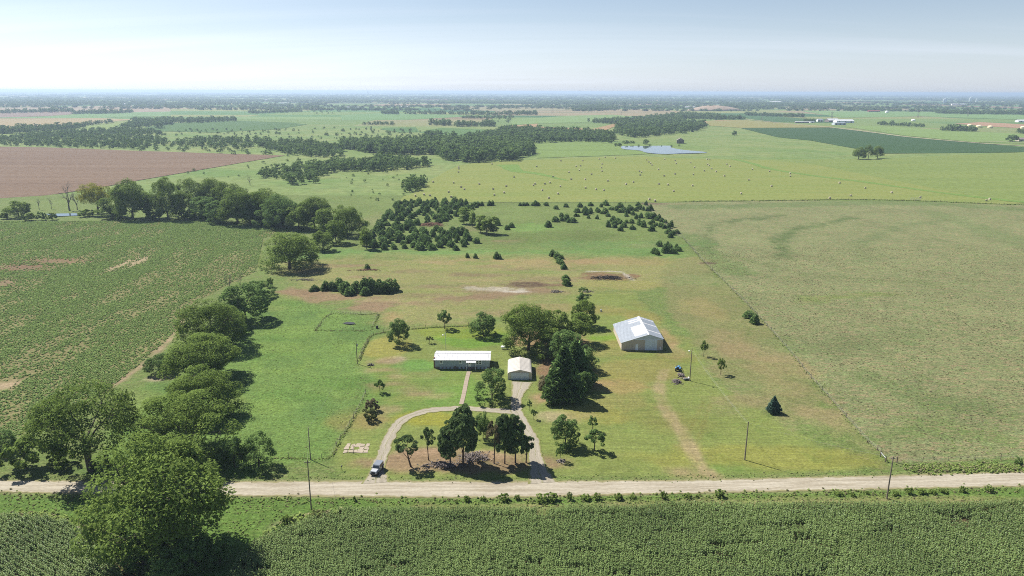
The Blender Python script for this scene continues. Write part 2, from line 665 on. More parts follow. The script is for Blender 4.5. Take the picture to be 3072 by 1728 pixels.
ROAD_S = np.vstack([[[-330, 136.6]], poly(0, [(0, 1473), (318, 1483), (755, 1486), (1024, 1489), (1541, 1491), (2048, 1478), (2644, 1466), (3072, 1457)]), [[330, 152.0]]])
LAWN = np.vstack([poly(5, [(-60, 1449), (20, 1380), (100, 1210), (185, 1060), (215, 940), (130, 800), (225, 625), (360, 592), (520, 572), (960, 548), (1160, 520),
                           (1480, 420), (1740, 300), (1880, 290), (2200, 300), (2420, 560), (2576, 700)]),
                  poly(6, [(60, 640), (250, 960), (440, 1090), (640, 1210), (860, 1340), (1050, 1449)]), poly(9, [(1230, 520), (1370, 600), (1300, 655), (700, 680)]),
                  poly(0, [(2048, 1430), (1500, 1436), (1040, 1436), (1000, 1395)])])
CORN_R = np.vstack([poly(0, [(690, 1740), (722, 1683), (775, 1634), (855, 1604), (938, 1568), (1030, 1541), (1200, 1540), (1536, 1541), (2048, 1528), (2600, 1526), (3072, 1521)]),
                    [[135, 136.4], [135, 94], [-50, 94]]])
CORN_L = np.vstack([poly(0, [(-160, 1556), (0, 1560), (139, 1565), (199, 1580), (252, 1606), (322, 1662), (372, 1740)]), [[-66, 94], [-135, 94]]])

GX = np.arange(-432, 443, 1.25)
GY = np.arange(62, 604, 1.25)
gx, gy = np.meshgrid(GX, GY, indexing='ij')
GP = np.stack([gx.ravel(), gy.ravel()], 1)
NG = len(GP)
TINT = np.tile(np.array(alb(134, 156, 86)), (NG, 1))
DRY = np.full(NG, 0.30)
REL = np.full(NG, 0.65)
WOB1 = fbm(GP[:, 0], GP[:, 1], 14, 11) - 0.5
WOB2 = fbm(GP[:, 0], GP[:, 1], 4.5, 31) - 0.5


def blend(m, col, dry, rel):
    global TINT, DRY, REL
    if col is not None:
        TINT = TINT * (1 - m[:, None]) + np.array(alb(*col)) * m[:, None]
    if dry is not None:
        DRY = DRY * (1 - m) + dry * m
    if rel is not None:
        REL = REL * (1 - m) + rel * m


def to_mask(d, feather, wob, op):
    d = d + wob * 2 * (WOB1 * 0.6 + WOB2 * 0.9)
    t = np.clip(0.5 - d / (2 * feather), 0, 1)
    return t * t * (3 - 2 * t) * op


def paint(pts, col, feather=1.5, wob=2.0, op=1.0, dry=None, rel=None):
    lo, hi = pts.min(0) - 40, pts.max(0) + 40
    s = np.where((GP > lo).all(1) & (GP < hi).all(1))[0]
    d = np.full(NG, 1e3)
    d[s] = sdf(GP[s], pts)
    blend(to_mask(d, feather, wob, op), col, dry, rel)


def paint_line(pts, width, col, feather=1.0, wob=1.0, op=1.0, dry=None, rel=None):
    blend(to_mask(line_dist(GP, np.asarray(pts)) - width / 2, feather, wob, op), col, dry, rel)


def spot(k, x, y, rx, ry, col, op=0.8, wob=2.5, feather=1.2, dry=None, rel=None, rot=0.0):
    c = ground_at(*px(k, x, y))[:2]
    q = GP - c
    a, b = q[:, 0] * math.cos(rot) + q[:, 1] * math.sin(rot), -q[:, 0] * math.sin(rot) + q[:, 1] * math.cos(rot)
    d = (np.sqrt((a / rx) ** 2 + (b / ry) ** 2) - 1) * min(rx, ry)
    blend(to_mask(d, feather, wob, op), col, dry, rel)


def scatter_pts(pts, n, r):
    out = []
    lo, hi = pts.min(0), pts.max(0)
    while len(out) < n:
        c = r.uniform(lo, hi, (64, 2))
        out += list(c[sdf(c, pts) < 0])
    return out[:n]


# broad areas
paint(SOY, (156, 150, 102), 1.2, 1.2, 1.0, 0.2, 0.4)
paint(PASTURE, (152, 163, 110), 1.2, 1.0, 1.0, 0.95, 0.80)
meadow = poly(0, [(300, 1425), (330, 1300), (430, 1160), (560, 1120), (640, 960), (760, 860), (850, 880), (1000, 930), (1140, 960), (1105, 1030), (1075, 1095), (1095, 1140),
                  (1070, 1215), (1020, 1340), (985, 1386), (830, 1400), (740, 1436)])
paint(meadow, (130, 162, 84), 3, 3, 1.0, 0.06, 0.62)
paint(LAWN, (148, 162, 88), 1.5, 2.0, 1.0, 0.10, 0.14)
paint(poly(0, [(-100, 1488), (1000, 1492), (1500, 1494), (2048, 1482), (3200, 1458), (3200, 1540), (1536, 1560), (900, 1600), (700, 1740), (380, 1740), (250, 1590), (-100, 1560)]),
      (118, 152, 72), 1.2, 1.0, 1.0, 0.10, 0.75)
paint(poly(0, [(1150, 1514), (1700, 1510), (2048, 1498), (2600, 1492), (3200, 1488), (3200, 1530), (2048, 1535), (1300, 1535)]), (164, 164, 106), 1.5, 1.6, 0.85, 0.5, 0.6)
# back lots
paint(poly(5, [(-520, 60), (-60, 40), (1700, 30), (2400, 60), (2576, 120), (2576, 230), (2300, 280), (1880, 280), (1500, 420), (960, 540), (510, 560), (330, 540), (330, 420), (0, 360), (-300, 260)]),
      (164, 164, 102), 6, 8, 0.9, 0.55, 0.40)
paint(poly(5, [(-520, -30), (1600, -20), (2600, -60), (2600, 40), (1700, 20), (0, 30), (-500, 70)]), (126, 164, 88), 5, 6, 0.8, 0.15, 0.55)
paint(poly(16, [(660, 490), (900, 440), (1400, 500), (1850, 560), (1900, 590), (1600, 640), (1300, 670), (1000, 630)]), (166, 138, 108), 3, 4, 0.95, 0.45, 0.4)
paint(poly(16, [(1640, 750), (2000, 640), (2380, 640), (2520, 700), (2300, 780), (1900, 780)]), (172, 142, 116), 3, 5, 0.85, 0.4, 0.4)
paint(poly(16, [(2300, 980), (2380, 820), (2576, 760), (2576, 900)]), (184, 160, 112), 3, 3, 0.8, 0.4, 0.3)
paint(poly(5, [(600, 340), (900, 320), (1300, 250), (1650, 240), (1600, 300), (1100, 350), (760, 370)]), (162, 136, 108), 3, 5, 0.9, 0.3, 0.35)
spot(5, 1390, 240, 11, 4.5, (112, 92, 74), 0.95, 4)
spot(5, 1180, 270, 12, 3.2, (206, 196, 176), 0.95, 5)
spot(5, 1300, 288, 5, 1.6, (214, 206, 190), 0.9, 2)
spot(5, 1560, 240, 9, 4, (140, 112, 92), 0.8, 4)
spot(5, 2020, 175, 14, 8, (150, 118, 90), 0.9, 5)
paint_line(poly(5, [(1860, 138), (2000, 136), (2110, 140), (2160, 170), (2200, 205)]), 1.6, (214, 206, 190), 0.8, 1.0, 0.95)
for x, y, rx, ry, c, o in [(-60, 330, 14, 5, (168, 144, 112), 0.6), (280, 360, 9, 4, (190, 168, 136), 0.7), (100, 100, 20, 6, (150, 160, 92), 0.7), (640, 380, 11, 4, (160, 140, 108), 0.5),
                           (1240, 70, 34, 7, (188, 164, 118), 0.6), (1500, 100, 18, 5, (190, 170, 120), 0.6), (940, 70, 16, 4, (184, 160, 120), 0.6), (1600, 400, 9, 8, (178, 152, 112), 0.5), (2250, 60, 40, 8, (182, 164, 110), 0.6),
                           (2100, 240, 18, 10, (172, 168, 92), 0.5), (1820, 60, 16, 6, (186, 156, 116), 0.6)]:
    spot(5, x, y, rx, ry, c, o, 5, 3, 0.5, 0.35)
# strip between the mown yard and the pasture fence
paint(np.vstack([FENCE_R[3:], poly(9, [(1350, 560), (1050, 449 - 330)]), poly(6, [(860, 1340), (640, 1210), (440, 1090), (250, 960), (60, 640), (-120, 420), (-160, 150), (-60, 40)])]), (150, 152, 98), 2, 3, 0.85, 0.45, 0.45)
for x, y, rx, ry, c, o in [(150, 420, 9, 14, (178, 160, 100), 0.8), (330, 640, 8, 9, (180, 154, 116), 0.7), (520, 740, 11, 8, (184, 150, 118), 0.85), (700, 880, 10, 6, (178, 152, 112), 0.7), (220, 880, 4, 4, (186, 160, 124), 0.7),
                           (760, 1010, 7, 7, (178, 156, 112), 0.6), (1080, 1250, 6, 9, (190, 160, 124), 0.85), (480, 1110, 6, 2.5, (180, 158, 122), 0.7), (470, 1000, 8, 4, (118, 164, 84), 0.8), (960, 1310, 6, 4, (124, 168, 84), 0.7), (920, 880, 3, 7, (188, 160, 122), 0.6),
                           (1190, 1190, 1.2, 7, (190, 160, 124), 0.7), (100, 200, 14, 12, (124, 166, 92), 0.7), (280, 1180, 6, 3, (140, 160, 90), 0.5)]:
    spot(6, x, y, rx, ry, (c[0] * 0.5 + 80, c[1] * 0.5 + 78, c[2] * 0.5 + 52), o * 0.85, 4.5, 3, 0.6, 0.35)
# home lawn patches
for k, x, y, rx, ry, c, o in [(5, 380, 805, 3.2, 3.0, (194, 178, 146), 0.9), (5, 600, 880, 6, 4, (180, 152, 120), 0.6), (5, 430, 975, 5, 2.6, (184, 150, 118), 0.85), (5, 570, 1040, 4, 3, (180, 156, 122), 0.5),
                              (5, 720, 1050, 4, 2.6, (172, 150, 116), 0.6), (5, 680, 930, 3, 2, (186, 170, 130), 0.6), (5, 930, 900, 2.2, 1, (188, 168, 132), 0.6), (5, 600, 930, 14, 10, (132, 160, 78), 0.55), (5, 560, 850, 6, 4, (122, 168, 82), 0.7),
                              (5, 1000, 640, 12, 8, (126, 166, 66), 0.75), (5, 900, 590, 14, 6, (150, 166, 68), 0.6), (5, 350, 700, 6, 10, (176, 168, 88), 0.6), (5, 560, 1170, 8, 5, (126, 160, 76), 0.6), (5, 860, 1080, 7, 7, (128, 164, 78), 0.7),
                              (5, 1000, 1050, 4, 9, (128, 164, 76), 0.7), (5, 100, 960, 5, 8, (140, 174, 90), 0.8), (5, 60, 1120, 6, 10, (130, 166, 84), 0.6), (5, 220, 1260, 4, 4, (170, 150, 106), 0.6), (5, 100, 1250, 6, 7, (164, 154, 92), 0.5),
                              (8, 640, 540, 8, 4, (184, 156, 124), 0.85), (8, 1160, 550, 6, 2.6, (196, 168, 132), 0.9), (8, 900, 600, 20, 3.5, (166, 142, 110), 0.8), (8, 500, 620, 6, 2.5, (174, 150, 116), 0.7), (8, 640, 260, 7, 4, (168, 168, 72), 0.8),
                              (5, 1690, 880, 8, 11, (160, 132, 100), 0.85), (5, 1560, 650, 12, 8, (176, 146, 112), 0.7), (5, 1500, 1090, 2, 3, (190, 160, 124), 0.7), (8, 1690, 250, 6, 3, (196, 182, 140), 0.7), (8, 1930, 230, 8, 5, (172, 164, 88), 0.5),
                              (5, 2080, 1000, 7, 5, (186, 162, 108), 0.6), (5, 2250, 880, 12, 8, (176, 164, 100), 0.5), (5, 2020, 640, 6, 3, (138, 172, 64), 0.8), (5, 2280, 500, 6, 10, (176, 162, 96), 0.6), (5, 2460, 640, 2.2, 12, (194, 166, 124), 0.85), (5, 2500, 760, 4, 3, (190, 164, 124), 0.7),
                              (5, 1990, 980, 4, 2, (196, 160, 124), 0.6), (9, 40, 660, 4, 2, (196, 172, 132), 0.6), (9, 600, 560, 26, 5, (166, 166, 84), 0.6), (9, 320, 640, 7, 2, (130, 158, 80), 0.7)]:
    spot(k, x, y, rx * 1.2, ry * 1.2, c, min(1, o * 1.2), 2.2, 1.4, None, None)
# uneven growth in the meadow, dead-grass streaks over the back lots
rs2 = np.random.default_rng(123)
for poly_, n_, cols_, rx_, ry_, op_ in ((meadow, 34, [(116, 154, 74), (142, 172, 86), (150, 168, 92), (112, 146, 78)], (4, 12), (3, 9), 0.6),
                                        (poly(5, [(-450, 80), (0, 60), (1700, 60), (1700, 380), (900, 520), (520, 540), (330, 420), (-250, 260)]), 46, [(168, 142, 112), (156, 138, 104), (182, 166, 118), (134, 160, 84), (150, 164, 90)], (5, 17), (1.6, 4.5), 0.6),
                                        (poly(5, [(260, 800), (660, 900), (900, 960), (860, 1110), (560, 1140), (300, 1240), (200, 1100)]), 16, [(176, 150, 116), (164, 146, 106), (124, 158, 76), (186, 164, 124)], (2, 5), (1.2, 3), 0.65),
                                        (poly(5, [(1900, 300), (2400, 420), (2576, 800), (2576, 1300), (2100, 1300), (1960, 900)]), 26, [(160, 154, 84), (172, 158, 100), (134, 160, 78), (150, 150, 84)], (4, 12), (2, 6), 0.45)):
    for p_ in scatter_pts(poly_, n_, rs2):
        q_ = GP - p_
        a_, b_ = rs2.uniform(*rx_), rs2.uniform(*ry_)
        d_ = (np.sqrt((q_[:, 0] / a_) ** 2 + (q_[:, 1] / b_) ** 2) - 1) * min(a_, b_)
        blend(to_mask(d_, 1.6, 3.0, op_), cols_[rs2.integers(len(cols_))], None, None)
spot(5, 1390, 240, 11, 4.5, (112, 92, 74), 0.9, 4)
spot(5, 1180, 270, 12, 3.0, (206, 196, 176), 0.9, 5)
spot(5, 1300, 288, 5, 1.6, (214, 206, 190), 0.9, 2)
# worn two-track across the side yard
TRACK = catmull(np.vstack([poly(9, [(250, 705), (140, 620), (60, 480), (0, 370)]), poly(5, [(2530, 1300), (2440, 1160), (2400, 1020), (2440, 880)])]), 3)
paint_line(TRACK[:len(TRACK) * 6 // 10], 3.2, (182, 166, 118), 2.0, 2.0, 0.6, 0.3, 0.1)
paint_line(TRACK, 2.6, (182, 166, 118), 1.3, 1.4, 0.55, 0.3, 0.1)
for off in (-0.9, 0.9):
    paint_line(TRACK + np.array([off, 0]), 0.9, (200, 180, 140), 0.8, 0.7, 0.7, 0.2, 0.05)
paint_line(poly(9, [(120, 440), (145, 330), (210, 150)]), 0.5, (150, 140, 80), 0.6, 0.3, 0.6)
paint_line(poly(9, [(45, 390), (90, 270), (160, 130)]), 0.5, (150, 140, 80), 0.6, 0.3, 0.6)
# tan farm lane along the bean field edge
paint_line(poly(4, [(1400, 470), (1290, 640), (1180, 760), (1060, 860), (900, 970), (800, 1030)]), 2.2, (194, 168, 138), 1.2, 1.2, 0.95, 0.1, 0.2)
# bare streaks and weed patches in the bean field
for x, y, rx, ry, c, o in [(900, 95, 3, 16, (200, 178, 142), 0.9), (1040, 70, 3, 14, (196, 176, 140), 0.8), (180, 110, 16, 9, (158, 122, 100), 0.8), (420, 60, 18, 8, (160, 126, 100), 0.7), (40, 230, 6, 9, (158, 128, 104), 0.7), (40, 1000, 4, 6, (204, 180, 146), 0.9)]:
    spot(4, x, y, rx, ry, c, o, 6, 2, 0.3, 0.3)
# pasture swales and greener runs
for pts, w, c, o in [([(200, 1300), (170, 1180), (250, 1080), (500, 1050), (760, 1020)], 7, (112, 130, 80), 0.85), ([(760, 1330), (740, 1200), (860, 1120), (1100, 1080), (1260, 1040)], 9, (110, 132, 78), 0.85),
                     ([(1360, 1380), (1320, 1250), (1450, 1180), (1700, 1090), (2000, 1060)], 8, (124, 144, 90), 0.6), ([(0, 960), (700, 945), (1400, 925), (2000, 940), (2576, 980)], 22, (128, 152, 92), 0.7),
                     ([(60, 1180), (260, 1350), (420, 1449)], 14, (122, 150, 84), 0.7), ([(1900, 1000), (2200, 1100), (2576, 1250)], 18, (134, 154, 96), 0.6)]:
    paint_line(poly(3, pts), w, c, 4.5, 7, o, 0.25, 0.75)
for pts, w, c, o in [([(500, 60), (900, 150), (1400, 200), (2000, 230)], 6, (126, 144, 88), 0.5), ([(900, 350), (1300, 320), (1600, 310)], 5, (134, 156, 72), 0.6), ([(700, 700), (1200, 720), (1800, 600)], 14, (130, 148, 92), 0.5), ([(1400, 950), (1900, 1120), (2300, 1180)], 12, (122, 144, 86), 0.6),
                     ([(1450, 1400), (1900, 1300), (2300, 1380)], 7, (124, 150, 80), 0.6)]:
    paint_line(poly(6, pts), w, c, 4, 6, o, 0.35, 0.75)
paint(poly(9, [(1560, 600), (1720, 585), (2576, 560), (2576, 650), (1700, 655)]), (122, 156, 76), 1.5, 1.5, 0.8, 0.1, 0.7)
spot(6, 190, 75, 4, 2.5, (110, 92, 76), 0.9, 1.5)
spot(2, 2370, 935, 12, 5, (132, 112, 96), 0.9, 3)
# cedar pasture
for k, x, y, rx, ry, c, o in [(2, 1560, 1190, 50, 22, (118, 140, 74), 0.7), (2, 1600, 1000, 60, 30, (140, 162, 90), 0.6), (2, 1420, 1110, 18, 14, (136, 176, 90), 0.7), (2, 2250, 1250, 8, 5, (176, 150, 116), 0.6), (2, 1230, 1215, 7, 4, (172, 150, 116), 0.6),
                              (2, 2000, 1240, 40, 10, (120, 160, 88), 0.6), (2, 600, 1310, 60, 5, (132, 174, 96), 0.7), (2, 1000, 1330, 70, 6, (176, 164, 108), 0.5), (2, 250, 800, 60, 60, (146, 176, 104), 0.7), (2, 230, 1060, 8, 20, (166, 168, 116), 0.6), (2, 1000, 1120, 12, 8, (158, 152, 110), 0.6)]:
    spot(k, x, y, rx, ry, c, o, 10, 6, None, None)
# bare ground by the creek mouth and below the old tree
spot(7, 2220, 1060, 4.0, 2.6, (206, 186, 156), 0.95, 1.5)
paint_line(catmull(poly(7, [(640, 1125), (720, 1175), (800, 1240), (870, 1290), (930, 1370), (1000, 1460)]), 2), 2.0, (184, 152, 118), 0.9, 1.2, 0.95, 0.1, 0.3)
spot(4, 1230, 945, 4, 2, (196, 180, 150), 0.9, 1.5)
paint(CORN_R, (120, 104, 76), 1, 0.5, 1.0, 0.0, 0.1)
paint(CORN_L, (120, 104, 76), 1, 0.5, 1.0, 0.0, 0.1)
ROADP = np.vstack([ROAD_N, ROAD_S[::-1]])
paint(ROADP, (196, 178, 146), 1.2, 0.8, 1.0, 0.3, 0.0)

Z = REL * 0.30 * np.clip(fbm(GP[:, 0], GP[:, 1], 3.2, 71, 3) - 0.25, 0, 1) * np.clip(line_dist(GP, (ROAD_N + ROAD_S) / 2) / 4 - 1.0, 0, 1)
nx, ny = len(GX), len(GY)
ids = np.arange(NG).reshape(nx, ny)
QUADS = np.stack([ids[:-1, :-1].ravel(), ids[1:, :-1].ravel(), ids[1:, 1:].ravel(), ids[:-1, 1:].ravel()], 1)
cen = GP[QUADS].mean(1)
region = np.zeros(len(QUADS), int)
region[sdf(cen, LAWN) < 0] = 1
region[sdf(cen, SOY) < 0] = 2
region[sdf(cen, PASTURE) < 0] = 3
for r, nm in enumerate(('meadow', 'lawn', 'bean_field', 'pasture')):
    q = QUADS[region == r]
    u, inv = np.unique(q, return_inverse=True)
    me = mesh_np(nm, np.column_stack([GP[u], Z[u]]), [inv.reshape(-1, 4)], M['ground'],
                 {'tint': ('FLOAT_COLOR', TINT[u]), 'dry': ('FLOAT', DRY[u]), 'relief': ('FLOAT', REL[u])}, True)
    tag(link(nm, me), kind='structure')

# open country out to the horizon
def spread(lo, hi, near_step, far_mul, c=0.0):
    out, v, s = [c], c, near_step
    while v < hi:
        v += s
        s *= far_mul
        out.append(min(v, hi))
    v, s = c, near_step
    while v > lo:
        v -= s
        s *= far_mul
        out.insert(0, max(v, lo))
    return np.array(out)


fx, fy = spread(-46000, 46000, 90, 1.10), spread(-2500, 46000, 90, 1.08, 500)
ax, ay = np.meshgrid(fx, fy, indexing='ij')
i2 = np.arange(ax.size).reshape(ax.shape)
fq = np.stack([i2[:-1, :-1].ravel(), i2[1:, :-1].ravel(), i2[1:, 1:].ravel(), i2[:-1, 1:].ravel()], 1)
tag(link('ground', mesh_np('ground', np.column_stack([ax.ravel(), ay.ravel(), np.full(ax.size, -0.25)]), [fq], M['far'])), kind='structure')


def sheet(name, pts, mat, z, jit=0.0, step=15.0, kind='structure'):
    """a flat field or water sheet with a slightly uneven outline"""
    P = []
    n = len(pts)
    for i in range(n):
        a, b = pts[i], pts[(i + 1) % n]
        m = max(1, min(60, int(np.linalg.norm(b - a) / step)))
        for t in range(m):
            p = a + (b - a) * t / m
            P.append((p[0] + random.uniform(-jit, jit), p[1] + random.uniform(-jit, jit), z))
    me = bpy.data.meshes.new(name)
    me.from_pydata(P, [], [tuple(range(len(P)))])
    me.materials.append(mat)
    o = link(name, me)
    if me.polygons[0].normal.z < 0:
        me.flip_normals()
    return tag(o, kind=kind)


HAY = np.vstack([poly(2, [(425, 925), (470, 880), (560, 850), (620, 810), (690, 745), (790, 690), (880, 648), (1000, 628), (1140, 622), (1480, 602), (1800, 590), (2000, 580), (2300, 578)]),
                 poly(3, [(0, 592), (400, 600), (640, 604), (1000, 640), (1400, 720), (1900, 820), (2300, 895), (2576, 935), (2400, 938), (2100, 925), (1800, 912), (1500, 905), (1100, 903), (700, 910), (300, 918), (0, 920)]),
                 poly(2, [(2400, 922), (1600, 924), (900, 924)])])
GREEN = np.vstack([poly(3, [(400, 600), (900, 600), (1500, 598), (1700, 585), (2576, 545), (2750, 540), (2900, 940), (2576, 935), (2300, 895), (1900, 820), (1400, 720), (1000, 640), (640, 604)])])
M['hay'] = field_material('mown_hay', alb(152, 168, 92), alb(168, 174, 102), R(8), 0.12, 0.09, 0.35, 0.25)
M['green'] = field_material('green_hay', alb(144, 164, 92), alb(158, 172, 100), R(12), 0.15, 0.03, 0.2, 0.2)
M['waterway'] = field_material('lush_waterway', alb(134, 166, 84), alb(146, 176, 94), 0, 0.5, 0.1, 0.3, 0.5)
M['plowed'] = field_material('ploughed_soil', alb(142, 118, 98), alb(162, 138, 116), R(-7), 0.05, 0.05, 0.22, 0.35)
sheet('hay_field', HAY, M['hay'], 0.22, 0.5)
sheet('green_field', GREEN, M['green'], 0.16, 0.5)


def strip(name, line, width, mat, z, jit=0.0, kind='structure', wvar=0.0):
    L = np.asarray(line)
    T = np.gradient(L, axis=0)
    T /= np.linalg.norm(T, axis=1)[:, None]
    N = np.stack([-T[:, 1], T[:, 0]], 1)
    w = np.broadcast_to(np.asarray(width, float), (len(L),)) / 2
    ja, jb = rng.uniform(-jit, jit, len(L)), rng.uniform(-jit, jit, len(L))
    A, B = L + N * (w + ja)[:, None], L - N * (w + jb)[:, None]
    V = np.zeros((2 * len(L), 3))
    V[0::2, :2], V[1::2, :2] = A, B
    V[:, 2] = z
    i = np.arange(len(L) - 1) * 2
    q = np.stack([i, i + 1, i + 3, i + 2], 1)
    acr = np.zeros(2 * len(L))
    acr[1::2] = 1
    s = np.concatenate([[0], np.cumsum(np.linalg.norm(np.diff(L, axis=0), axis=1))])
    return tag(link(name, mesh_np(name, V, [q], mat, {'across': ('FLOAT', acr), 'along': ('FLOAT', np.repeat(s, 2))})), kind=kind)


strip('grass_waterway', catmull(poly(3, [(380, 598), (520, 630), (640, 668), (860, 705), (1150, 745), (1400, 775), (1700, 818), (2050, 865), (2350, 900), (2600, 925)]), 12), 9, M['waterway'], 0.30, 1.2)
strip('grass_waterway', catmull(poly(2, [(1250, 640), (1330, 690), (1460, 705), (1700, 760)]), 10), np.linspace(26, 3, len(catmull(poly(2, [(1250, 640), (1330, 690), (1460, 705), (1700, 760)]), 10))), M['waterway'], 0.31, 1.5)
PLOW = np.vstack([poly(1, [(-500, 498), (0, 503), (400, 510), (900, 530), (1500, 550), (2150, 570), (1800, 628), (1500, 680), (1100, 748), (700, 820), (350, 872), (0, 893), (-500, 920)])])
sheet('ploughed_field', PLOW, M['plowed'], 0.12, 0.6)

FAR_FIELDS = [
    (11, [(-300, 345), (400, 335), (1100, 325), (1900, 310), (2576, 320), (2576, 400), (2300, 405), (1850, 415), (1100, 430), (1100, 405), (0, 430), (-300, 440)], (186, 168, 142)),
    (11, [(-300, 440), (0, 430), (1100, 405), (1100, 440), (700, 470), (0, 490), (-300, 495)], (168, 148, 134)),
    (11, [(0, 492), (700, 475), (1400, 425), (2576, 400), (2576, 470), (1900, 480), (1500, 500), (0, 502)], (140, 174, 112)),
    (11, [(-300, 506), (1500, 500), (2000, 520), (1280, 600), (0, 650), (-300, 670)], (192, 174, 132)),
    (11, [(-300, 770), (0, 750), (900, 680), (1300, 620), (1700, 590), (1900, 560), (1600, 700), (0, 795)], (156, 176, 104)),
    (1, [(1080, 362), (1300, 325), (1800, 308), (2200, 322), (2320, 336), (2080, 372), (1600, 396), (1200, 386)], (106, 138, 80)),
    (2, [(290, 372), (330, 360), (560, 357), (590, 392), (440, 396)], (110, 146, 88)),
    (2, [(680, 372), (760, 362), (1190, 378), (1180, 420), (960, 452), (700, 420), (590, 396)], (116, 150, 88)),
    (2, [(1270, 345), (1480, 330), (1480, 352), (1900, 370), (2060, 330), (2110, 328), (2000, 380), (1300, 362)], (194, 164, 122)),
    (2, [(0, 265), (300, 250), (900, 262), (880, 280), (500, 300), (0, 302)], (136, 172, 108)),
    (2, [(1280, 300), (1700, 270), (2050, 262), (2200, 275), (1850, 318), (1500, 328), (1290, 340)], (150, 178, 110)),
    (3, [(440, 364), (1100, 360), (1180, 366), (1700, 432), (2576, 507), (2900, 532), (2900, 560), (2576, 545), (1530, 555), (1290, 515), (960, 456), (720, 432)], (84, 114, 72)),
    (3, [(330, 255), (560, 265), (900, 290), (1200, 300), (1240, 325), (700, 318), (500, 292)], (98, 132, 84)),
    (3, [(2050, 330), (2250, 318), (2576, 335), (2700, 345), (2700, 372), (2300, 350)], (202, 166, 134)),
    (3, [(180, 312), (470, 302), (700, 322), (1150, 352), (1100, 358), (450, 362), (200, 345)], (172, 168, 106)),
    (3, [(1220, 352), (1400, 345), (2576, 410), (2700, 480), (2200, 470), (1700, 422)], (152, 178, 104)),
    (3, [(0, 160), (900, 164), (1400, 185), (1300, 192), (600, 180), (0, 172)], (162, 178, 130)),
    (3, [(900, 235), (1500, 225), (1900, 240), (2576, 262), (2576, 300), (1800, 275), (1200, 285)], (146, 180, 112)),
    (3, [(700, 205), (1300, 200), (1900, 222), (1800, 236), (1300, 232), (800, 225)], (178, 166, 134)),
    (2, [(740, 200), (1300, 196), (1800, 205), (1790, 228), (1200, 236), (760, 220)], (176, 170, 130)),
    (2, [(1480, 420), (2050, 475), (2500, 490), (2300, 560), (1900, 575), (1480, 590), (1440, 520)], (146, 170, 98)),
    (13, [(180, 560), (560, 530), (940, 530), (600, 575), (360, 585)], (188, 160, 116)),
]
for i, (k, pts, c) in enumerate(FAR_FIELDS):
    mt = field_material('far_field_cover', alb(*[v * 0.96 for v in c]), alb(*[min(255, v * 1.05) for v in c]), R(random.uniform(-10, 10)), 0.08, 0.03, 0.15, 0.15)
    sheet('crop_field', poly(k, pts), mt, 0.10 + 0.02 * (i % 9), 1.0, 30)


def gravel_material(name, c1, c2, grass=None):
    t = NT(name)
    p = t.pos(0, (0.07, 1, 1))
    q = t.pos()
    al = t.attr('across').outputs['Fac']
    lo = t.attr('along').outputs['Fac']
    cv = t.n('ShaderNodeCombineXYZ')
    t.l(t.math('MULTIPLY', lo, 0.06), cv.inputs[0])
    t.l(t.math('MULTIPLY', al, 7.0), cv.inputs[1])
    a = t.noise(cv.outputs[0], 1.1, 4, 0.6, 0.4)
    b = t.noise(q, 1.3, 6, 0.7, 0.3)
    g = t.noise(q, 0.28, 5, 0.6, 0.5)
    c = t.mix(t.rng(a, 0.36, 0.62), c1, c2)
    edge = t.math('ABSOLUTE', t.math('SUBTRACT', al, 0.5))
    if grass is not None:
        e = t.math('ADD', t.rng(edge, 0.26, 0.5), t.math('SUBTRACT', g, 0.55))
        c = t.mix(t.rng(e, 0.40, 0.75, 0, 0.85, True), c, grass)
        if name == 'drive_gravel':
            m = t.math('ADD', t.rng(edge, 0.12, 0.0), t.math('SUBTRACT', g, 0.62))
            c = t.mix(t.rng(m, 0.5, 0.9, 0, 0.6, True), c, grass)
    sc = t.n('ShaderNodeVectorMath', operation='SCALE')
    t.l(c, sc.inputs[0])
    t.l(t.rng(b, 0.3, 0.7, 0.84, 1.14), sc.inputs['Scale'])
    t.principled(sc.outputs[0], 0.95, 0, 0.1, t.bump(b, 0.25, 0.1))
    return t.m


M['road'] = gravel_material('road_gravel', alb(196, 184, 160), alb(230, 220, 198), alb(170, 164, 112))
M['drive'] = gravel_material('drive_gravel', alb(192, 182, 162), alb(214, 204, 184), alb(160, 162, 92))
M['concrete'] = plain('path_concrete', alb(206, 188, 166), 0.9, var=0.1, scale=1.5, bump=0.1)
rl = (ROAD_N + ROAD_S) / 2
rc = np.column_stack([np.arange(-330, 330, 1.0)] * 2)
rn, rs_ = np.interp(rc[:, 0], ROAD_N[:, 0], ROAD_N[:, 1]), np.interp(rc[:, 0], ROAD_S[:, 0], ROAD_S[:, 1])
strip('gravel_road', np.column_stack([rc[:, 0], (rn + rs_) / 2]), np.maximum(rn - rs_, 3) + 0.8, M['road'], 0.045, 0.22)

DRIVE_W = catmull(poly(8, [(262, 748), (275, 640), (318, 520), (365, 400), (430, 300), (520, 242), (640, 205), (800, 188), (930, 184), (1060, 194), (1200, 204), (1330, 215)]), 0.9)
DRIVE_E = catmull(np.vstack([poly(8, [(1520, 748), (1490, 660), (1468, 560), (1462, 470), (1425, 380), (1370, 290), (1325, 215)]), poly(5, [(1318, 1160), (1325, 1080), (1350, 1010), (1362, 972)])]), 0.9)
strip('driveway', DRIVE_W, np.interp(np.arange(len(DRIVE_W)), [0, 6, 14, len(DRIVE_W)], [6.5, 3.6, 3.0, 3.3]), M['drive'], 0.075, 0.26)
strip('driveway', DRIVE_E, np.interp(np.arange(len(DRIVE_E)), [0, 6, 14, len(DRIVE_E) - 12, len(DRIVE_E)], [7, 4.2, 3.0, 3.4, 7.4]), M['drive'], 0.085, 0.26)
PATH = poly(5, [(962, 893), (945, 960), (925, 1060), (905, 1140)])
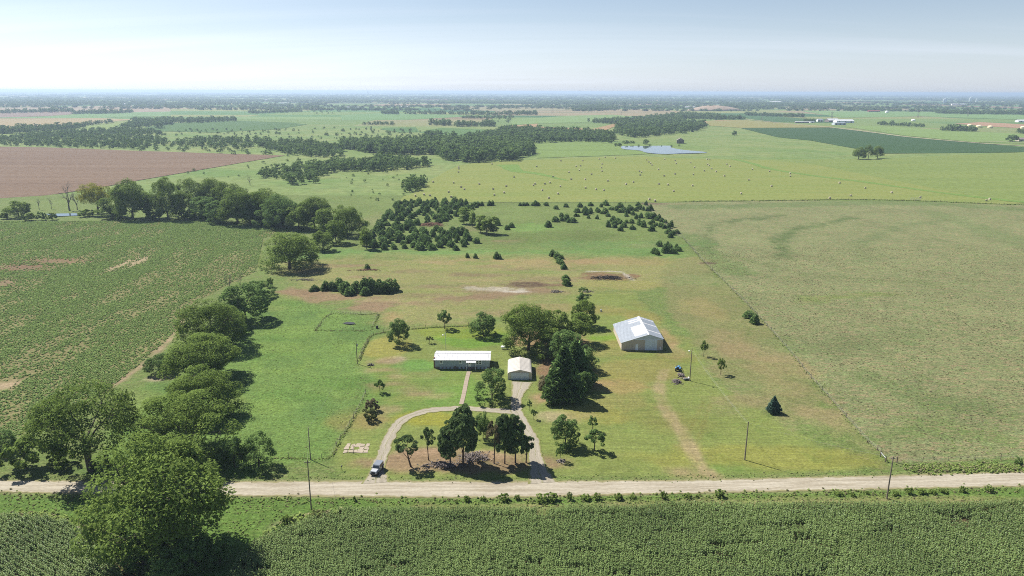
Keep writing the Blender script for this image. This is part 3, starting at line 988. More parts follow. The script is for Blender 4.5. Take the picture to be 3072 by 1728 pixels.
# garden path of cast slabs
path = catmull(PATH, 1.5)
pm = link('path', None)
pm['kind'] = 'structure'
for i in range(len(path) - 1):
    a, b = path[i], path[i + 1]
    d = (b - a) / np.linalg.norm(b - a)
    n = np.array([-d[1], d[0]]) * 0.62
    a2, b2 = a + d * 0.02, b - d * 0.02
    z0, z1 = 0.02, 0.10 + 0.008 * (i % 2)
    V = [(*(a2 + n), z0), (*(a2 - n), z0), (*(b2 - n), z0), (*(b2 + n), z0), (*(a2 + n), z1), (*(a2 - n), z1), (*(b2 - n), z1), (*(b2 + n), z1)]
    MB().add(V, [(3, 2, 1, 0), (4, 5, 6, 7), (0, 1, 5, 4), (1, 2, 6, 5), (2, 3, 7, 6), (3, 0, 4, 7)]).build('slab', M['concrete'], pm)

# far section road and lanes
M['far_road'] = plain('far_gravel', alb(206, 194, 160), 0.95, var=0.08, scale=0.05)
strip('gravel_road', catmull(poly(3, [(470, 296), (700, 320), (930, 342), (1150, 362), (1450, 398), (1700, 430), (2200, 474), (2576, 498), (2900, 518)]), 20), 9, M['far_road'], 0.42, 0.3)
strip('gravel_road', catmull(poly(3, [(2240, 462), (2576, 472), (2800, 478)]), 20), 7, M['far_road'], 0.40, 0.3)
strip('gravel_road', catmull(poly(12, [(1850, 378), (2576, 388)]), 40), 12, M['far_road'], 0.4, 0.5)
strip('gravel_road', catmull(poly(13, [(1200, 415), (1900, 416), (2250, 408), (2576, 400)]), 40), 12, M['far_road'], 0.4, 0.5)
strip('gravel_road', catmull(poly(14, [(0, 400), (900, 405), (1300, 408)]), 40), 9, M['far_road'], 0.4, 0.5)


def water_material():
    t = NT('pond_water')
    p = t.principled((0.06, 0.085, 0.10, 1), 0.015, 0, 0.6)
    return t.m


M['water'] = water_material()
M['mud'] = plain('wet_mud', (0.035, 0.03, 0.022, 1), 0.35, 0, 0.5)
sheet('pond', catmull(poly(15, [(520, 347), (455, 322), (500, 277), (900, 277), (1500, 272), (1530, 312), (1800, 362), (2230, 402), (2240, 425), (1700, 440), (1350, 450), (1000, 420), (850, 375), (520, 347)]), 6)[:-1], M['water'], 0.50, 0.7, 8)
sheet('creek_water', poly(1, [(345, 1014), (600, 1010), (600, 1026), (400, 1034)]), M['water'], 0.45, 0.0)
sheet('pool_water', poly(16, [(1680, 990), (1760, 968), (1860, 975), (1890, 995), (1800, 1005)]), M['mud'], 0.33, 0.0)

# ---------------------------------------------------------------- haze over the plain
hz = NT('haze_air')
pv = hz.n('ShaderNodeVolumePrincipled')
pv.inputs['Color'].default_value = (0.62, 0.79, 1.0, 1)
pv.inputs['Density'].default_value = 0.00010
pv.inputs['Anisotropy'].default_value = 0.25
hz.l(pv.outputs[0], hz.out.inputs['Volume'])
hz.m.cycles.homogeneous_volume = True if hasattr(hz.m.cycles, 'homogeneous_volume') else True
HAZE = True
if HAZE:
    hb = MB().box(-47000, 47000, -3500, 47000, -1.5, 92).build('haze', hz.m)
    tag(hb, 'pale blue summer haze hanging over the whole plain', 'haze', kind='stuff')

# ---------------------------------------------------------------- plants
def unit_dirs(n, r):
    d = r.normal(size=(n, 3))
    return d / np.linalg.norm(d, axis=1)[:, None]


def cards(C, Nrm, S, r, aspect=1.4, up=None):
    """small leaf faces: centres C, normals Nrm, sizes S; returns verts, quads"""
    n = len(C)
    Nrm = Nrm / (np.linalg.norm(Nrm, axis=1)[:, None] + 1e-9)
    ref = unit_dirs(n, r) if up is None else up
    A = np.cross(Nrm, ref)
    A /= np.linalg.norm(A, axis=1)[:, None] + 1e-9
    B = np.cross(Nrm, A)
    s = S[:, None] * 0.5
    V = np.empty((n, 4, 3))
    V[:, 0] = C - B * s * aspect
    V[:, 1] = C + A * s * 0.62 - B * s * 0.1
    V[:, 2] = C + B * s * aspect
    V[:, 3] = C - A * s * 0.62 + B * s * 0.1
    V[:, 1] += Nrm * s * 0.18
    V[:, 3] += Nrm * s * 0.18
    return V.reshape(-1, 3), np.arange(4 * n).reshape(n, 4)


def limb(a, b, r, bend=0.12, k=6, up=0.0):
    a, b = np.asarray(a, float), np.asarray(b, float)
    L = np.linalg.norm(b - a)
    off = unit_dirs(1, r)[0] * L * bend + np.array([0, 0, up * L])
    t = np.linspace(0, 1, k)[:, None]
    return a + (b - a) * t + off * (np.sin(t * math.pi))


def broadleaf(seed, H, W, base=0.22, n_cl=70, per=110, leaf=0.45, trunk=0.035, squash=1.0, lobes=7, aspect=1.3, outward=0.55, inner=0.35, flat=0.5, spiky=False, forks=6, round_bottom=0.75, clump=1.0):
    """tapered trunk and limbs, crown of leaf clumps; returns (trunk mesh arrays, crown mesh arrays)"""
    r = np.random.default_rng(seed)
    zc = H * (base + 1) / 2
    rz, rxy = H * (1 - base) / 2, W / 2
    bump_d, bump_a = unit_dirs(lobes, r), r.uniform(-0.42, 0.34, lobes)
    D = unit_dirs(n_cl * 3, r)
    D = D[D[:, 2] > -round_bottom][:n_cl]
    lob = 1 + (np.exp(-((D[:, None, :] - bump_d[None]) ** 2).sum(2) / 0.35) * bump_a).sum(1)
    rad = np.where(r.random(len(D)) < inner, r.uniform(0.35, 0.75, len(D)), r.uniform(0.76, 0.98, len(D))) * np.clip(lob, 0.6, 1.3)
    cr = r.uniform(0.15, 0.26, len(D)) * (rxy + rz) / 2 * clump
    wide = 1 + 0.55 * np.clip(-D[:, 2], 0, 1)
    C = D * rad[:, None] * np.column_stack([0.88 * rxy * wide, 0.88 * rxy * wide, np.full(len(D), rz * 0.92)]) + np.array([0, 0, zc])
    lowm = C[:, 2] < base * H * 0.8
    C[lowm, 2] = base * H * 0.8 + r.random(lowm.sum()) * rz * 0.3
    # trunk and limbs
    tr = trunk * H
    top = np.array([r.uniform(-0.05, 0.05) * W, r.uniform(-0.05, 0.05) * W, H * (base + 0.34 * (1 - base))])
    tubes = [(limb((0, 0, -0.15), top, r, 0.03, 6), np.linspace(tr * 1.15, tr * 0.55, 6), 8)]
    order = np.argsort(-np.linalg.norm(C[:, :2], axis=1) - 0.5 * C[:, 2])
    main = []
    for i in order:
        if all(np.linalg.norm(C[i] - C[j]) > 0.38 * W for j in main):
            main.append(i)
        if len(main) >= forks:
            break
    nodes = []
    for i in main:
        st = tubes[0][0][r.integers(2, 6)]
        p = limb(st, C[i], r, 0.10, 6, 0.06)
        tubes.append((p, np.linspace(tr * 0.42, tr * 0.08, 6), 5))
        nodes += [p[2], p[3], p[4]]
    nodes.append(top)
    nodes = np.array(nodes)
    for i in range(len(C)):
        if i in main or r.random() < 0.35:
            continue
        j = np.argmin(np.linalg.norm(nodes - C[i], axis=1))
        tubes.append((limb(nodes[j], C[i], r, 0.1, 4, 0.05), np.linspace(tr * 0.16, tr * 0.03, 4), 4))
    TV, TQ = merge_tubes(tubes)
    # leaves
    LC, LN, LS, LA = [], [], [], []
    for c, q in zip(C, cr):
        m = int(per * r.uniform(0.75, 1.25))
        d = unit_dirs(m, r)
        od = (c - np.array([0, 0, zc * 0.9]))
        od /= np.linalg.norm(od) + 1e-9
        flip = (d @ od < -0.35) & (r.random(m) < 0.75)
        d[flip] *= -1
        rr = q * (0.55 + 0.5 * r.random(m) ** 0.6)
        pts = c + d * rr[:, None] * np.array([1.12, 1.12, 0.82])
        LC.append(pts)
        LN.append(d * outward + unit_dirs(m, r) * 0.7 + np.array([0, 0, flat]))
        LS.append(r.uniform(0.7, 1.3, m) * leaf)
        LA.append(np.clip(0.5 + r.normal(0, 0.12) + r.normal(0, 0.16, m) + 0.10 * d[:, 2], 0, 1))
    LC, LN, LS, LA = map(np.concatenate, (LC, LN, LS, LA))
    if spiky:
        up = LN.copy()
        ax = unit_dirs(len(LC), r)
        LV, LQ = cards(LC, np.cross(up, ax), LS, r, aspect, np.cross(np.cross(up, ax), up))
    else:
        LV, LQ = cards(LC, LN, LS, r, aspect)
    return (TV, TQ), (LV, LQ, np.repeat(LA, 4))


def conifer(seed, H, W, n, leaf, base=0.04, power=0.85, open_=0.25, tiers=0):
    """dense cedar or spruce: upswept sprays on a cone that rounds in at the foot"""
    r = np.random.default_rng(seed)
    t = 1 - np.sqrt(r.random(n))
    prof = np.clip((1 - t) ** power, 0.03, 1) * np.clip((t + 0.05) / 0.16, 0.45, 1)
    ang = r.random(n) * 2 * math.pi
    lob = 1 + 0.13 * np.sin(3 * ang + seed) + 0.10 * np.sin(5 * ang + 9 * t + seed * 2)
    if tiers:
        lob = lob * (0.66 + 0.46 * np.abs(np.sin(t * tiers * math.pi + 1.5 * np.sin(3 * ang + 4 * t) + 0.8 * np.sin(7 * ang))))
    rad = prof * W / 2 * lob * (1 - open_ * r.random(n) ** 1.6)
    z = H * (base + (1 - base) * t) + r.normal(0, 0.015 * H, n)
    C = np.column_stack([rad * np.cos(ang), rad * np.sin(ang), np.maximum(z, 0.05)])
    out = np.column_stack([np.cos(ang), np.sin(ang), np.full(n, 0.55)])
    nr = np.cross(out, unit_dirs(n, r)) + out * 0.35
    S = leaf * r.uniform(0.7, 1.35, n)
    LV, LQ = cards(C, nr, S, r, 1.7, np.cross(nr, out + r.normal(0, 0.25, (n, 3))))
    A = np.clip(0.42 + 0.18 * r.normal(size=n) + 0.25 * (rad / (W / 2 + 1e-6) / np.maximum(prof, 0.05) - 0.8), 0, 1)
    TV, TQ = merge_tubes([(np.array([[0, 0, -0.1], [0, 0, H * 0.5], [0, 0, H * 0.95]]), [0.022 * H, 0.014 * H, 0.003 * H], 6)])
    return (TV, TQ), (LV, LQ, np.repeat(A, 4))


def dead_tree(seed, H, W, depth=4, spread=0.55, r0=0.028):
    r = np.random.default_rng(seed)
    tubes = []

    def grow(p, d, L, rad, k):
        q = p + d * L
        pts = limb(p, q, r, 0.06, 4)
        tubes.append((pts, np.linspace(rad, rad * 0.55, 4), 5 if k < 2 else 4))
        if k >= depth:
            return
        for i in range(r.integers(2, 4)):
            e = d + unit_dirs(1, r)[0] * spread * (1 + 0.25 * k) + np.array([0, 0, 0.12])
            e /= np.linalg.norm(e)
            grow(pts[3 if i == 0 else 2], e, L * r.uniform(0.58, 0.82), rad * 0.55, k + 1)
    grow(np.zeros(3), np.array([0.05, 0, 1.0]), H * 0.30, r0 * H, 0)
    return merge_tubes(tubes)


PROTO = {}


def proto(key, tr, crown, bark, leafm, H, W, single=False):
    """mesh data of one plant kind, shared by every copy of it"""
    (TV, TQ), (LV, LQ, LA) = tr, crown
    if single:
        V = np.vstack([TV, LV])
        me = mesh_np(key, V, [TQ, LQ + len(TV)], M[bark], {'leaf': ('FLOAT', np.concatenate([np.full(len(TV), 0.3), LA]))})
        me.materials.append(M[leafm])
        me.polygons.foreach_set('material_index', np.concatenate([np.zeros(len(TQ), np.int32), np.ones(len(LQ), np.int32)]))
        PROTO[key] = (None, me, H, W)
    else:
        PROTO[key] = (mesh_np('trunk', TV, [TQ], M[bark], None, True), mesh_np('crown', LV, [LQ], M[leafm], {'leaf': ('FLOAT', LA)}), H, W)


def plant(key, name, label, cat, loc, H, W, rz=None, group=None, mat=None, tilt=(0, 0)):
    tr, cr, h0, w0 = PROTO[key]
    sx, sz = W / w0, H / h0
    rz = random.uniform(0, 6.28) if rz is None else rz
    if tr is None:
        o = link(name, cr)
        o.location, o.rotation_euler, o.scale = loc, (tilt[0], tilt[1], rz), (sx, sx, sz)
        tag(o, label, cat, group)
    else:
        o = thing(name, label, cat, loc, rz, group)
        o.rotation_euler = (tilt[0], tilt[1], rz)
        o.scale = (sx, sx, sz)
        link('trunk', tr, o)
        c = link('crown', cr, o)
    if mat:
        c = o if tr is None else c
        sl = c.material_slots[-1]
        sl.link = 'OBJECT'
        sl.material = M[mat]
    return o


for i in range(4):
    a, b = broadleaf(100 + i, 22, 23, 0.03, 118, 175, 0.50, 0.028, lobes=9, forks=7, round_bottom=0.9)
    proto('big%d' % i, a, b, 'bark', 'leaf_broad', 22, 23)
for i in range(2):
    a, b = broadleaf(120 + i, 22, 24, 0.17, 96, 125, 0.50, 0.032, lobes=10, forks=9, inner=0.25, round_bottom=0.85)
    proto('sparse%d' % i, a, b, 'bark', 'leaf_broad', 22, 24)
for i in range(4):
    a, b = broadleaf(140 + i, 11, 10, 0.04, 70, 95, 0.40, 0.022, lobes=7, round_bottom=0.9)
    proto('oak%d' % i, a, b, 'bark', 'leaf_oak', 11, 10)
for i in range(3):
    a, b = broadleaf(160 + i, 5, 4.6, 0.26, 30, 60, 0.30, 0.026, lobes=5, forks=4)
    proto('small%d' % i, a, b, 'bark', 'leaf_oak', 5, 4.6)
for i in range(3):
    a, b = broadleaf(180 + i, 3, 4, 0.0, 34, 60, 0.28, 0.02, lobes=6, forks=4, round_bottom=0.96)
    proto('bush%d' % i, a, b, 'bark', 'leaf_olive', 3, 4)
for i in range(2):
    a, b = broadleaf(200 + i, 12, 4.6, 0.02, 60, 60, 0.42, 0.014, lobes=6, forks=4, round_bottom=0.97)
    proto('poplar%d' % i, a, b, 'bark', 'leaf_bright', 12, 4.6)
for i in range(3):
    a, b = broadleaf(220 + i, 11, 7, 0.10, 100, 110, 0.42, 0.022, lobes=8, spiky=True, aspect=1.9, outward=1.2, flat=0.35, inner=0.3, clump=0.8)
    proto('pine%d' % i, a, b, 'pine_bark', 'needle_pine', 11, 7)
for i in range(2):
    a, b = broadleaf(230 + i, 10, 7, 0.42, 22, 80, 0.40, 0.022, lobes=8, spiky=True, aspect=1.9, outward=1.2, flat=0.35, inner=0.2, forks=7)
    proto('thinpine%d' % i, a, b, 'pine_bark', 'needle_pine', 10, 7)
a, b = conifer(5, 14, 9, 11000, 0.60, 0.0, 0.72, 0.6, 9)
proto('bigcedar', a, b, 'bark', 'needle_cedar', 14, 9)
a, b = conifer(6, 4.6, 4.2, 1500, 0.45, 0.03, 0.85, 0.5, 5)
proto('spruce', a, b, 'bark', 'needle_spruce', 4.6, 4.2)
for i in range(4):
    a, b = conifer(40 + i, 5, 3.4, 520, 0.50, 0.02, 0.34 + 0.08 * i, 0.5)
    proto('cedar%d' % i, a, b, 'bark', 'needle_cedar', 5, 3.4, True)
for i in range(4):   # several-topped, bushier ones
    rr_ = np.random.default_rng(70 + i)
    parts = [conifer(50 + 5 * i + j, (5.0, 3.9, 3.2)[j], (2.9, 2.6, 2.4)[j], (380, 260, 200)[j], 0.50, 0.02, rr_.uniform(0.4, 0.8), 0.5) for j in range(2 + i % 2)]
    LV_, LQ_, LA_, k_ = [], [], [], 0
    for j, (_, (v, q, a_)) in enumerate(parts):
        off = np.array([rr_.uniform(-0.9, 0.9), rr_.uniform(-0.9, 0.9), 0]) if j else np.zeros(3)
        LV_.append(v + off)
        LQ_.append(q + k_)
        LA_.append(a_)
        k_ += len(v)
    proto('cedar%d' % (4 + i), parts[0][0], (np.vstack(LV_), np.vstack(LQ_), np.concatenate(LA_)), 'bark', 'needle_cedar', 5, 3.8, True)
for i in range(5):
    a, b = broadleaf(300 + i, 11, 11, 0.0, 26, 17, 1.30, 0.025, lobes=6, forks=3, round_bottom=0.95)
    proto('far%d' % i, a, b, 'bark', 'leaf_far', 11, 11, True)
for i in range(2):
    V, Q = dead_tree(60 + i, 16, 12, 5, 0.5)
    me = mesh_np('branches', V, [Q], M['dead_wood'], None, True)
    PROTO['dead%d' % i] = (None, me, 15, 12)


def tree_px(key, name, label, cat, bx, by, ty, wpx, group=None, mat=None, rz=None, tilt=(0, 0), hs=1.0):
    p = ground_at(bx, by)
    H = max(0.6, height_of(bx, by, ty)) * hs
    W = wpx / F_PX * depth_of(p)
    return plant(key, name, label, cat, (p[0], p[1], 0.0), H, W, rz, group, mat, tilt)

# ---------------------------------------------------------------- trees that can be told apart
TREES = [
    # key, name, label, base x, base y, top y, width, material
    ('big0', 'cottonwood_tree', 'huge spreading leafy tree beside the road, in front of the corn', 500, 1655, 1322, 430, None),
    ('sparse0', 'cottonwood_tree', 'old wide tree with thick forked trunk and thin crown at the roadside', 274, 1412, 1146, 310, None),
    ('bush0', 'shrub', 'yellowish green bushy shrub under the old forked roadside tree', 78, 1408, 1306, 130, 'leaf_bright'),
    ('oak0', 'shrub', 'dark rounded bush cut off by the frame edge beside bean field', 4, 1358, 1288, 86, None),
    ('big1', 'shade_tree', 'broad yellow-green tree of the lane row just behind the huge roadside tree', 566, 1372, 1188, 275, None),
    ('oak1', 'shade_tree', 'dark narrow tree squeezed between the lane row and the round bush', 706, 1404, 1306, 66, None),
    ('oak2', 'shrub', 'round dark green bush at the road end of the green meadow', 777, 1400, 1306, 92, None),
    ('big2', 'shade_tree', 'full leafy tree third along the lane row from the road', 612, 1240, 1098, 205, None),
    ('big3', 'shade_tree', 'wide dense tree fourth along the lane row from the road', 612, 1136, 994, 235, None),
    ('oak3', 'shade_tree', 'dark low tree tucked against the bean field side of the lane row', 480, 1120, 1060, 84, None),
    ('big1', 'shade_tree', 'loose leafy tree fifth along the lane row, beside the meadow', 636, 1040, 904, 185, None),
    ('oak0', 'shade_tree', 'dark dense tree at the far end of the lane row', 740, 962, 838, 138, None),
    ('oak2', 'shade_tree', 'dark tree leaning over the corner of the brown grass patch', 782, 892, 842, 70, None),
    ('big2', 'shade_tree', 'large full tree standing alone beyond the lane row end', 868, 806, 690, 168, None),
    ('oak1', 'shade_tree', 'medium tree joining the lone full tree to the creek wood', 968, 752, 690, 70, 'leaf_broad'),
    ('bush1', 'shrub', 'small bright bush at the bend of the lane row', 812, 862, 832, 26, 'leaf_bright'),
    # house yard
    ('oak3', 'yard_tree', 'oval dark green tree on the back lawn near the fence corner', 1199, 1034, 950, 66, None),
    ('small0', 'yard_tree', 'small round tree on a bare stem beside the back fence', 1334, 987, 927, 47, 'leaf_oak'),
    ('oak0', 'yard_tree', 'round dark tree next to the biggest yard tree', 1450, 1007, 933, 84, None),
    ('big0', 'yard_tree', 'biggest leafy shade tree behind the garage', 1584, 1050, 908, 172, 'leaf_broad'),
    ('oak2', 'yard_tree', 'light leafy tree between biggest shade tree and the fence row', 1668, 1028, 930, 96, 'leaf_broad'),
    ('oak1', 'yard_tree', 'bushy tree in the fence row behind the dark cedars', 1738, 1030, 935, 88, 'leaf_broad'),
    ('oak3', 'yard_tree', 'upright tree midway along the fence row facing the barn', 1748, 980, 894, 74, 'leaf_broad'),
    ('small1', 'yard_tree', 'small tree near the burnt end of the fence row', 1745, 920, 878, 44, None),
    ('small2', 'yard_tree', 'lowest tree at the far tip of the fence row', 1749, 884, 860, 30, None),
    ('bigcedar', 'cedar_tree', 'tall dark cone-shaped cedar beside the garage', 1688, 1198, 1034, 128, None),
    ('bigcedar', 'cedar_tree', 'dark cedar crowded behind the tall cone-shaped one', 1724, 1152, 1020, 112, None),
    ('oak0', 'shrub', 'brownish bush at the foot of the tall dark cedar', 1640, 1184, 1118, 60, 'leaf_brown'),
    ('oak1', 'shrub', 'dark leafy bush at the sunny foot of the tall cedar', 1750, 1178, 1110, 58, None),
    ('oak2', 'yard_tree', 'round dark tree between the house and the driveway', 1476, 1200, 1110, 90, None),
    ('small1', 'yard_tree', 'small dark tree on the lawn above the two bushes', 1140, 1178, 1138, 34, None),
    ('bush1', 'shrub', 'brownish bush beside the meadow fence, upper of two', 1118, 1232, 1196, 46, 'leaf_brown'),
    ('bush2', 'shrub', 'olive bush beside the meadow fence, lower of two', 1107, 1262, 1224, 46, 'leaf_olive'),
    ('small2', 'sapling', 'tiny sapling on the sunny back lawn', 1289, 1030, 1006, 22, 'leaf_olive'),
    ('small0', 'shrub', 'thin climbing shrub at the driveway edge below the garage', 1588, 1232, 1198, 18, None),
    ('small2', 'shrub', 'lower thin shrub trailing beside the driveway bend', 1600, 1258, 1224, 16, None),
    ('oak3', 'yard_tree', 'dark leafy tree squeezed between garage trees and tall cedar', 1700, 1092, 986, 108, None),
    ('oak2', 'yard_tree', 'shaded tree filling the gap behind the garage', 1644, 1072, 990, 84, 'leaf_broad'),
    ('oak0', 'yard_tree', 'low dark tree on the fence side of the crowded cedar', 1752, 1110, 1032, 70, None),
    # front circle pines
    ('thinpine0', 'pine_tree', 'crooked sparse pine nearest the parked car', 1233, 1400, 1308, 80, None),
    ('thinpine1', 'pine_tree', 'slender tufted pine on a tall bare stem', 1286, 1381, 1280, 48, None),
    ('pine0', 'pine_tree', 'bushy pine leaning against the biggest pine', 1352, 1393, 1262, 76, None),
    ('pine1', 'pine_tree', 'biggest dense dark pine inside the drive loop', 1390, 1394, 1222, 88, None),
    ('oak0', 'yard_tree', 'small dark tree behind the pines on the loop lawn', 1449, 1319, 1228, 48, None),
    ('thinpine1', 'pine_tree', 'browning half-bare pine in the middle of the loop', 1482, 1391, 1256, 54, 'leaf_brown'),
    ('pine2', 'pine_tree', 'tall dark pine beside the browning one', 1514, 1391, 1226, 58, None),
    ('pine1', 'pine_tree', 'dark pine spreading over the driveway', 1546, 1389, 1246, 68, None),
    ('thinpine0', 'pine_tree', 'low pine limb cluster reaching out over the gravel drive', 1578, 1388, 1308, 56, None),
    ('oak1', 'yard_tree', 'greyish round tree on the lawn across the driveway', 1694, 1338, 1242, 90, None),
    ('small2', 'shrub', 'vine-covered stump below the greyish round tree', 1680, 1384, 1334, 27, None),
    ('small0', 'yard_tree', 'small thin tree beside the side lawn, farther of two', 1777, 1294, 1246, 32, None),
    ('small1', 'yard_tree', 'dark round little tree beside the side lawn, nearer of two', 1783, 1352, 1287, 62, None),
    ('small1', 'sapling', 'upright light sapling behind the lamp pole', 2111, 1070, 1020, 24, 'leaf_bright'),
    ('small2', 'sapling', 'upright light sapling nearer the road than its twin', 2162, 1124, 1070, 28, 'leaf_bright'),
    ('spruce', 'spruce_tree', 'lone blue-green spruce on the dry strip by the pasture fence', 2319, 1238, 1188, 46, None),
    ('bush2', 'shrub', 'dark bush in the pasture corner beside the road', 3053, 1392, 1370, 24, 'leaf_oak'),
    # creek wood
    ('big0', 'creek_tree', 'tall leafy tree, first full green crown after the yellowing one', 398, 656, 536, 118, None),
    ('big1', 'creek_tree', 'tall open tree of the creek wood with visible trunk', 505, 657, 534, 82, None),
    ('sparse1', 'creek_tree', 'airy tall tree of the creek wood with forked trunk showing', 577, 640, 534, 92, None),
    ('big3', 'creek_tree', 'tallest crown of the creek wood', 640, 636, 526, 92, None),
    ('big2', 'creek_tree', 'wide dark tree where the creek wood meets the beans', 712, 672, 558, 128, None),
    ('oak1', 'creek_tree', 'dark tree filling the front of the creek wood', 660, 668, 600, 92, None),
    ('big1', 'creek_tree', 'broad low tree of the creek wood beside dark front trees', 790, 668, 574, 110, None),
    ('big0', 'creek_tree', 'grey-green tree with drooping crown in the creek wood', 850, 682, 585, 122, 'leaf_oak'),
    ('big3', 'creek_tree', 'bushy tree of the creek wood above the field corner', 945, 684, 584, 112, None),
    ('big2', 'creek_tree', 'last big tree of the creek wood facing the cedar pasture', 1040, 706, 610, 104, None),
    ('oak3', 'creek_tree', 'dark tree in front of the last big creek tree', 1010, 730, 655, 70, 'leaf_broad'),
    ('sparse0', 'creek_tree', 'tall tree with yellowing crown beside the bare dead tree', 294, 642, 543, 104, 'leaf_yellow'),
    ('oak0', 'shrub', 'dense bush at the creek end, cut off by the frame edge', 58, 652, 598, 76, 'leaf_broad'),
    ('bush1', 'shrub', 'low bush beside the creek water at the frame edge', 12, 658, 638, 28, 'leaf_broad'),
    ('bush0', 'shrub', 'low round bush in front of the creek water', 86, 662, 638, 44, 'leaf_broad'),
    ('bush2', 'shrub', 'small dark bush between two low round creek bushes', 125, 660, 634, 28, 'leaf_oak'),
    ('bush1', 'shrub', 'low round bush below the bare dead tree', 158, 660, 638, 28, 'leaf_broad'),
    ('bush0', 'shrub', 'pale bushy growth under the yellowing tree', 262, 650, 626, 48, 'leaf_bright'),
    ('bush2', 'shrub', 'big pale bush at the foot of the creek wood', 350, 652, 622, 52, 'leaf_broad'),
    ('bush1', 'shrub', 'small round bush beside the big pale creek bush', 357, 662, 642, 26, 'leaf_broad'),
    ('bush0', 'shrub', 'bush between the tall open trunks of the creek wood', 460, 660, 632, 52, 'leaf_broad'),
    ('bush2', 'shrub', 'shaded bush under the airy tall creek tree', 560, 660, 626, 54, 'leaf_broad'),
    ('bush1', 'shrub', 'sunlit bush at the bean field edge under creek trees', 612, 661, 640, 30, 'leaf_bright'),
    ('oak0', 'creek_tree', 'medium tree filling in beside the first full green crown', 340, 655, 585, 78, 'leaf_broad'),
    ('oak1', 'creek_tree', 'medium crown between the first and second tall creek trees', 450, 656, 570, 84, 'leaf_broad'),
    ('oak2', 'creek_tree', 'medium crown tucked under the airy tall creek tree', 546, 652, 578, 80, 'leaf_broad'),
    ('oak3', 'creek_tree', 'medium dark crown below the tallest creek tree', 612, 656, 584, 84, None),
    ('oak1', 'creek_tree', 'dark filler tree between two wide creek trees', 752, 674, 592, 92, None),
    ('oak2', 'creek_tree', 'filler tree before the grey-green drooping one', 818, 680, 602, 88, None),
    ('oak0', 'creek_tree', 'filler tree after the grey-green drooping one', 896, 688, 608, 92, 'leaf_broad'),
    ('oak3', 'creek_tree', 'filler tree before the last big creek tree', 988, 700, 618, 92, 'leaf_broad'),
    ('big0', 'creek_tree', 'back row crown rising behind the wide dark creek tree', 690, 640, 545, 120, None),
    ('big2', 'creek_tree', 'back row crown rising behind the broad low creek tree', 800, 648, 562, 120, None),
    # poplars in the cedar pasture
    ('poplar0', 'poplar_tree', 'pale green poplar, tallest of the poplar group', 1392, 672, 618, 32, None),
    ('poplar1', 'poplar_tree', 'slim pale poplar in the middle of its group', 1418, 682, 624, 20, None),
    ('poplar0', 'poplar_tree', 'bushy pale poplar next to the middle one', 1442, 698, 640, 30, None),
    ('poplar1', 'poplar_tree', 'pale poplar in front of the group', 1460, 704, 645, 30, None),
    ('poplar0', 'poplar_tree', 'pale poplar at the sunny end of its group', 1482, 702, 644, 28, None),
    ('poplar1', 'poplar_tree', 'slender light tree at the corner of the dense cedars', 1100, 748, 672, 34, None),
    ('poplar0', 'poplar_tree', 'short light tree beside the slender corner tree', 1092, 738, 690, 26, None),
    # far lone trees
    ('big0', 'lone_tree', 'field tree with spreading crown, first of three beyond the hay', 2576, 478, 441, 42, None),
    ('sparse1', 'lone_tree', 'field tree in the middle of three beyond the hay', 2604, 477, 434, 30, None),
    ('big3', 'lone_tree', 'dark field tree, last of three beyond the hay', 2632, 475, 434, 36, None),
    ('oak0', 'lone_tree', 'solitary tree on the green slope behind the pond', 2203, 407, 390, 16, None),
    ('oak1', 'lone_tree', 'leafy tree on the far bank of the pond', 1938, 433, 417, 21, None),
    ('oak2', 'lone_tree', 'dark rounded tree beside the green field wood tip', 478, 386, 366, 24, None),
    ('oak3', 'lone_tree', 'pair of dark crowns by the road farmhouse', 3038, 425, 402, 34, None),
]
for i, (key, name, label, bx, by, ty, w, mat) in enumerate(TREES):
    tree_px(key, name, label, 'shrub' if name == 'shrub' else 'sapling' if name == 'sapling' else 'tree', bx, by, ty, w, mat=mat,
            tilt=(0, R(-9)) if 'crooked' in label else (0, 0), rz=0.3 if 'crooked' in label else (3.6 + i * 2.399) % 6.283)

for i, (bx, by, ty, w, lb) in enumerate([(209, 632, 540, 74, 'big bare dead tree rising beside the creek water'), (232, 630, 572, 40, 'smaller bare dead tree next to the big bare one'), (750, 556, 520, 30, 'lone bare dead tree in the pale marsh grass'),
                                         (690, 890, 806, 40, 'grey dead snag sticking out of the lane row end'), (722, 872, 808, 32, 'thin grey dead snag beside the other snag'), (118, 630, 590, 26, 'thin bare tree among the creek bushes'),
                                         (155, 628, 588, 24, 'leafless sapling next to the creek water')]):
    p = ground_at(bx, by)
    H, W = height_of(bx, by, ty), w / F_PX * depth_of(p)
    tr, me, h0, w0 = PROTO['dead%d' % (i % 2)]
    o = link('dead_tree', me, None, (p[0], p[1], 0))
    o.scale, o.rotation_euler = (W / w0, W / w0, H / h0), (0, 0, i * 1.3)
    tag(o, lb, 'dead tree')

# ---------------------------------------------------------------- red cedars in the rough pasture
def scatter(pts, spacing, n_try, seed, holes=()):
    r = np.random.default_rng(seed)
    lo, hi = pts.min(0), pts.max(0)
    out = []
    c = r.uniform(lo, hi, (n_try, 2))
    c = c[sdf(c, pts) < 0]
    for h in holes:
        c = c[((c - np.asarray(h[0])) ** 2).sum(1) > h[1] ** 2]
    cell = {}
    for p in c:
        k = (int(p[0] // spacing), int(p[1] // spacing))
        if any(np.hypot(*(p - q)) < spacing for i in (-1, 0, 1) for j in (-1, 0, 1) for q in cell.get((k[0] + i, k[1] + j), ())):
            continue
        cell.setdefault(k, []).append(p)
        out.append(p)
    return np.array(out).reshape(-1, 2)


